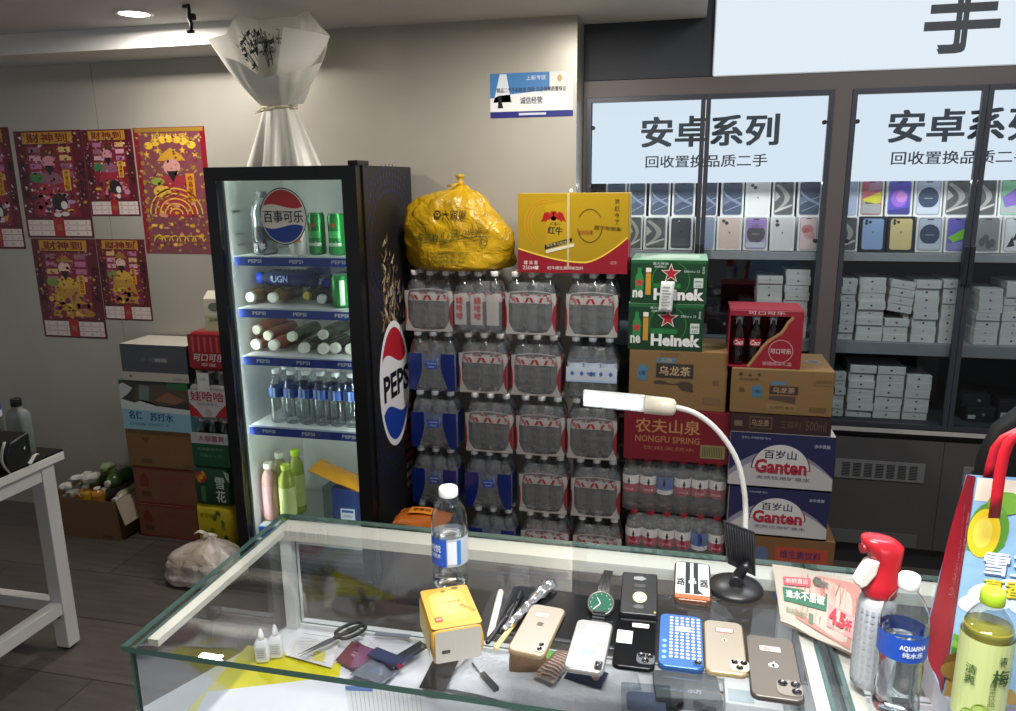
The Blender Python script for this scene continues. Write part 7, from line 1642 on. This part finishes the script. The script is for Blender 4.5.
obj('back_bracket', MB().tube([(0, -.25, .41), (0, .02, .40), (0, .055, .55), (0, .06, .7)], .016, 8), mat('#161618', .4), ch_)
# ================================================================== things lying inside the showcase
def I(px, py, dz=0.):
    p = onz(px, py, F0+dz); p.y = min(max(p.y, KY0+.018), KY1-.05); return p
_zl = [0]
def sheet(name, label, cat, pxs, col, dz=None, th=.0006, wav=0., pf=None, rough=.5, m_=None):
    if dz is None: _zl[0] += 1; dz = .0012*_zl[0]
    kp = [I(a, b, dz) for a, b in pxs]; c = sum(kp, Vector())/4
    a0, b0, c0, d0 = [p-c for p in kp]      # TL TR BR BL
    t = thing(name, label, cat, (c.x, c.y, F0+dz))
    fn = lambda u, v: d0*(1-u)*(1-v)+c0*u*(1-v)+a0*(1-u)*v+b0*u*v+Vector((0, 0, wav*(math.sin(7*u+3*v)*math.sin(5*v+u*2)+.6*math.sin(13*u+9*v)+1.2)))
    n = 16 if wav else 1
    obj('sheet', MB().grid(fn, n, n, 0, bool(wav)), m_ or mat(col, rough), t, solid=-th)
    if pf: P = Print(rough); pf(P); P.build('print', t, lambda a, b, l: fn(a, b)+Vector((0, 0, .0004+l)), .0002)
    return t
def lines(P, n, col, x0=.08, x1=.92, y0=.1, y1=.9, t=.015):
    R = random.Random(n)
    for k in range(n): y = y0+(y1-y0)*k/max(1, n-1); P.rect(x0, y, x0+(x1-x0)*R.uniform(.6, 1), y+t, col, 1)
sheet('paper_sheet', 'large plain white paper spread over the showcase floor', 'paper', [(300,610),(440,628),(470,730),(120,720)], '#d9dade')
sheet('paper_sheet', 'white paper at the back left of the showcase under the scissors', 'paper', [(312,614),(384,627),(345,662),(283,652)], '#dfe0e4', pf=lambda P: lines(P, 5, '#b4b8c4', .1, .5))
sheet('plastic_folder', 'bright yellow folder lying in the showcase, half under a white sheet', 'folder', [(248,645),(341,664),(330,735),(176,722)], '#d8cf1c', rough=.35)
sheet('paper_sheet', 'white paper lying on the yellow folder near the front glass', 'paper', [(207,692),(345,676),(362,735),(185,735)], '#e2e3ea')
sheet('lined_pad', 'lined notepad at the front of the showcase beside the white paper', 'notepad', [(345,686),(424,690),(428,735),(352,735)], '#d3d4d4', th=.004, pf=lambda P: ([P.rect(.06+.055*k, .05, .068+.055*k, .95, '#a4a8ac', 1) for k in range(17)], P.rect(0, .9, .35, 1, '#5f7ab0', 2)))
sheet('bubble_wrap', 'crumpled white bubble wrap under the smartphones inside the showcase', 'wrap', [(478,640),(640,640),(655,735),(440,690)], '#cfd2d9', wav=.004, m_=film('#dfe2e8', .92, .35, .5, .5, 80))
sheet('paper_sheet', 'white sheet at the right end of the showcase under the gold smartphone', 'paper', [(684,610),(772,622),(800,690),(690,690)], '#d6dadd')
sheet('paper_sheet', 'receipt-covered white page beside the yellow folder', 'paper', [(292,640),(340,640),(332,668),(285,655)], '#d9d8d8', pf=lambda P: (lines(P, 6, '#a9a9b4'), P.rect(.55, .1, .8, .5, '#d0c86a', 2)))
sheet('receipt', 'white receipt leaning toward the black wallet in the showcase', 'receipt', [(349,631),(363,626),(390,645),(378,655)], '#dddce2', pf=lambda P: lines(P, 7, '#8a8a98', .15, .85))
sheet('receipt', 'second white receipt beside the first, nearer the tissue pack', 'receipt', [(365,634),(410,636),(420,655),(385,656)], '#d3d4da', pf=lambda P: lines(P, 3, '#a4a4b0'))
sheet('card', 'maroon bank card wallet in the showcase, uppermost of the cards', 'card', [(352,641),(377,650),(356,670),(336,659)], '#6a2a3c', th=.003, rough=.3, pf=lambda P: (P.rect(.35, .4, .75, .5, '#a07a84', 1), P.rect(.35, .55, .6, .6, '#a07a84', 1)))
sheet('card', 'purple-red card partly under the maroon one', 'card', [(360,646),(382,652),(372,668),(350,668)], '#7a4a6c', th=.002, rough=.3)
sheet('silver_sachet', 'shiny silver-blue sachet at the front of the cards', 'sachet', [(380,652),(402,668),(384,685),(350,676)], '#aab4cc', wav=.002, m_=mat('#b4bccf', .2, .7), pf=lambda P: P.text('面膜', .5, .4, .2, '#6a7a9c', .3, 1, .02))
sheet('paper_flyer', 'white and pink flyer behind the tissue pack', 'flyer', [(383,616),(425,600),(428,628),(402,628)], '#dcd4d4', pf=lambda P: (P.ell(.75, .5, .18, .3, '#c9685c', 1, 14), P.ell(.3, .6, .15, .1, '#b0a0a4', 1)))
sheet('yellow_note', 'pale yellow note paper near the tissue pack', 'note', [(396,630),(428,626),(428,640),(415,640)], '#d3cf7c')
def bar(name, label, cat, p0, p1, wd, th, col, dz=None, rough=.4, part='body'):
    if dz is None: _zl[0] += 2; dz = .0012*_zl[0]
    a = I(*p0, dz); b = I(*p1, dz); d = (b-a); L_ = d.length
    t = thing(name, label, cat, (a.x, a.y, F0+dz), math.atan2(d.y, d.x)); obj(part, MB().box(0, -wd/2, 0, L_, wd/2, th), mat(col, rough), t, bevel=min(.002, th*.3)); return t
t = bar('folding_wallet', 'black wallet with a blue edge lying askew beside the silver sachet', 'wallet', (388,668), (424,646), .024, .008, '#1f2230')
obj('edge_trim', MB().box(.002, -.0125, .002, .06, -.0118, .006), mat('#3a4a7a', .4), t)
t = bar('metal_ruler', 'grey metal ruler lying behind the wallet', 'ruler', (375,634), (412,634), .012, .0025, '#7c808c', rough=.3); P = Print(.4); [P.rect(.003+.005*k, -.005, .0035+.005*k, -.002, '#3a3c44', 1) for k in range(12)]; P.build('scale_marks', t, lambda a, b, l: (a, b, .0026+l))
t = bar('navy_booklet', 'navy booklet with a red corner between the receipts and wallet', 'booklet', (372,652), (402,664), .03, .004, '#2b3358', rough=.4); obj('corner', MB().box(.075, -.0155, .0005, .085, -.006, .0045), mat('#8a2438', .4), t)
t = bar('black_strap', 'wide flat black strap under the tissue pack', 'strap', (432,690), (452,648), .05, .003, '#1a1b1e', rough=.6); obj('stitching', MB().box(.0, -.022, .003, .12, -.0205, .0034), mat('#3a3b40', .6), t)
# scissors
_zl[0] += 3; dz = .0012*_zl[0]
a = I(298, 657, dz); pv = I(334, 640, dz); 
sc = thing('scissors', 'black-handled scissors lying on the white papers in the showcase', 'scissors', (pv.x, pv.y, F0+dz)); d = (pv-a).to_2d(); L_ = d.length; sc.rotation_euler.z = math.atan2(d.y, d.x)
for s in (-1, 1):
    m = MB(); m.prism([(-L_, s*.003), (-.01, s*.007), (.012, s*.002), (.012, -s*.004), (-.01, -s*.002)], .001+.0015*(s > 0), .0024+.0015*(s > 0)); obj('blade', m, mat('#a9acb0', .25, .9), sc, recalc=True)
    m = MB(); m.tube([(.01+.030*(1-math.cos(t_))*1.0, s*(.006+.013+.0*t_)+s*.013*math.sin(t_)-s*.010, .004) for t_ in [2*PI*k/18 for k in range(19)]], .0038, 8); m.tube([(0, -s*.001, .004), (.014, s*.006, .004)], .0042, 8); obj('handle', m, mat('#141416', .4), sc)
obj('pivot_screw', MB().cyl((0, 0, .003), .003, .0025, 12), mat('#8a8a8c', .3, .9), sc)
# glue bottles
for k, (px, py, lab) in enumerate(((263, 660, 'white glue bottle standing at the left in the showcase'), (272, 659, 'second white glue bottle behind, beside the first, in the showcase'))):
    p = I(px, py, .0072); o = link('glue_bottle', MB().loft([[(a, b, z) for a, b in rrect(0, 0, .028*s, .02*s, .006*s, 3)] for z, s in ((0, .95), (.003, 1), (.04, 1), (.046, .7), (.048, .4))]).data('glue_bottle', mat('#dcdde2', .4))); o.location = (p.x+.004*k, p.y+.012*k, p.z); tag(o, lab, 'glue bottle', 'white glue bottles in the showcase'); o.rotation_euler.z = .3
    obj('nozzle', MB().lathe([(.006, .048), (.006, .058), (.0025, .07)], n=12), mat('#e2e2e4', .4), o)
    P = Print(.4); P.rect(-.010, .008, .010, .034, '#c3c6d0', 1); [P.rect(-.008, .012+.005*q, .006, .0135+.005*q, '#7a7e8c', 2) for q in range(4)]; P.build('label', o, lambda a, b, l: (a, -.0101-l, b))
# tablet, pouches, packets and other goods under the phones
def pouch(name, label, cat, px, py, w, l, h, rz, col, pf=None, dz=.012, rough=.5):
    p = I(px, py, dz); t = thing(name, label, cat, (p.x, p.y, F0+dz), rz)
    f = lambda u, v: Vector((w*(u-.5), l*(v-.5), h*(math.sin(PI*u)*math.sin(PI*v))**.5+.0012*math.sin(13*u)*math.sin(9*v)))
    m = MB().grid(f, 14, 14); m.grid(lambda u, v: Vector((f(1-u, v).x, f(1-u, v).y, -.15*f(1-u, v).z)), 14, 14); obj('wrapper', m, mat(col, rough, bump=.1, bscale=50), t)
    if pf: P = Print(rough); pf(P); P.build('print', t, lambda a, b, l: f(a, b)+Vector((0, 0, .0012+l)), .0004)
    return t
pouch('leather_pouch', 'brown woven leather pouch under the pale gold smartphone', 'pouch', 530, 662, .085, .07, .02, .2, '#6a4c30', lambda P: [P.rect(.1+.1*k, .1, .13+.1*k, .9, '#7a5a3a', 1) for k in range(8)])
def stripes(P):
    for k in range(11): P.strip([(.02+.96*i/6, .06+.085*k+.05*abs(i-3)/3) for i in range(7)], [(.02+.96*i/6, .03+.085*k+.05*abs(i-3)/3) for i in range(7)], '#8a3a3c', 1)
pouch('striped_packet', 'cream packet with dark red stripes beside the silver smartphone', 'packet', 556, 666, .045, .1, .016, -.35, '#d8cbb8', stripes, .018)
pouch('green_packet', 'small green packet under the corner of the pale gold smartphone', 'packet', 548, 650, .04, .05, .012, .3, '#6fae4a', None, .014)
pouch('navy_pouch', 'navy blue pouch under the silver smartphone', 'pouch', 586, 676, .075, .05, .022, -.2, '#222c54', lambda P: P.ell(.8, .3, .12, .2, '#a98a80', 1, 12), .014)
pouch('clear_sachet', 'small crumpled clear sachet between the two light smartphones', 'sachet', 566, 632, .05, .035, .012, .5, '#a4acb4', None, .012, .2)
t = bar('screwdriver', 'grey screwdriver lying on the bubble wrap near the front glass', 'screwdriver', (497,692), (482,676), .011, .010, '#4a4c52', .012, part='handle'); d_ = I(468, 664, .012)-I(482, 676, .012); obj('shaft', MB().tube([(I(497,692,.012)-I(482,676,.012)).length*Vector((1,0,0)), Vector((.095, 0, .005))], .002, 8), mat('#8a8c90', .3, .9), t)
t = thing('grey_device_box', 'grey box with a silver emblem under the blue-cased smartphone, inside the showcase', 'box', tuple(I(686, 692, .002)), .12); obj('box_body', MB().box(-.06, -.05, 0, .06, .035, .02), mat('#6c7072', .4), t, bevel=.002); P = Print(.4); P.text('小方', .012, -.025, .012, '#c3c6c8', .026, 1, .03); P.rect(-.06, -.05, .06, -.046, '#4a4c50', 1); P.build('print', t, lambda a, b, l: (a, b, .0203+l))
t = thing('clear_case_box', 'clear phone case box at the front below the black smartphone', 'box', tuple(I(646, 708, .004)), .1); obj('tray', MB().box(-.045, -.03, 0, .045, .04, .002), mat('#4a4f58', .3), t); obj('lid', MB().box(-.045, -.03, .0022, .045, .04, .022), glass('#dfe4e8', 1.45), t); obj('case_insert', MB().prism(rrect(0, .004, .07, .055, .008), .0025, .010), mat('#7d88a4', .3), t)
t = thing('black_cable_coil', 'coiled black cable at the front of the showcase below the grey box', 'cable', tuple(I(690, 715, .004))); m = MB(); m.tube([((.028+.003*math.sin(k*.9))*math.cos(k*.45), .02*math.sin(k*.45), .004+.0035*(k/14)) for k in range(46)], .0025, 6); obj('cable', m, mat('#151619', .5), t); obj('plug', MB().box(.02, -.006, .012, .045, .006, .020), mat('#1b1c20', .4), t, bevel=.002)
t = thing('white_charger_box', 'white blister box under the graphite smartphone inside the showcase', 'box', tuple(I(752, 706, .003)), .0); obj('box_body', MB().box(-.05, -.04, 0, .05, .04, .03), mat('#dfe2e4', .4), t, bevel=.002); P = Print(.4); P.rect(-.045, -.035, .0, .0, '#b4c0c6', 1); P.rect(.01, .005, .04, .03, '#c9d0d4', 1); P.build('print', t, lambda a, b, l: (a, b, .0303+l))
# white boxes inside the second counter
for k, (px, py, lab) in enumerate(((955, 690, 'white box inside the second counter between the clear bottle and bag'),)):
    p = I(px, py); p.y = max(p.y, KY0+.08); p.x = max(p.x, KX1+.12); t = thing('white_gift_box', lab, 'box', (p.x, p.y, F0+.0005)); obj('box_body', MB().box(-.06, -.05, 0, .06, .1, .07), mat('#d9dbe0', .4), t, bevel=.002); P = Print(.4); P.rect(-.055, .03, .055, .034, '#a4a8b8', 1); P.rect(-.03, .045, .03, .055, '#8a90b0', 1); P.build('print', t, lambda a, b, l: (a, -.0503-l, b))
sheet('paper_sheet', 'white sheet covering the floor of the second counter', 'paper', [(775,600),(1010,640),(1030,760),(800,760)], '#dcdfe4', .0002)
# ================================================================== light
def area(name, loc, size, power, col=(1, 1, 1), rot=(0, 0, 0), sy=None, spread=PI):
    l = bpy.data.lights.new(name, 'AREA'); l.energy = power; l.color = col; l.size = size; l.spread = spread
    if sy: l.shape = 'RECTANGLE'; l.size_y = sy
    o = bpy.data.objects.new(name, l); COL.objects.link(o); o.location = loc; o.rotation_euler = rot; return o
p_l = onz(134, 13, CZ)
area('counter_fill_light', (.1, .55, CZ-.02), .9, 29, (1, .98, .95), (0, 0, 0), .25, 1.9)  # unseen light added to brighten the counter, spread narrowed to spare the packs
area('ceiling_lamp_centre', (-.45, 2.3, CZ-.02), .12, 15, (1, .95, .88))
area('ceiling_lamp_left', (p_l.x, p_l.y, CZ-.02), .10, 11, (1, .95, .88))
area('right_fill_light', (1.0, 1.9, CZ+.45), .9, 26, (.97, .98, 1), (0, 0, 0), .25)  # unseen light added to brighten the right side and cabinet shelves
for ux0, ux1 in units:
    area('cabinet_fill_light', ((ux0+ux1)/2, CABY+.040, lz0-.004), ux1-ux0-.1, 1.6, (.95, .97, 1), (math.radians(-20), 0, 0), .012)  # added light under the header panel, brightens the display boxes
W = bpy.data.worlds.new('shop_ambient'); SC.world = W; W.use_nodes = True
W.node_tree.nodes['Background'].inputs[0].default_value = (.92, .95, 1, 1); W.node_tree.nodes['Background'].inputs[1].default_value = .27
SC.view_settings.view_transform = 'Standard'; SC.view_settings.look = 'None'; SC.view_settings.exposure = 0; SC.view_settings.gamma = 1; SC.view_settings.use_curve_mapping = False
SC.cycles.use_denoising = True; SC.cycles.transparent_max_bounces = 40; SC.cycles.max_bounces = 14; SC.cycles.transmission_bounces = 12; SC.cycles.glossy_bounces = 6; SC.cycles.diffuse_bounces = 4; SC.cycles.sample_clamp_indirect = 6
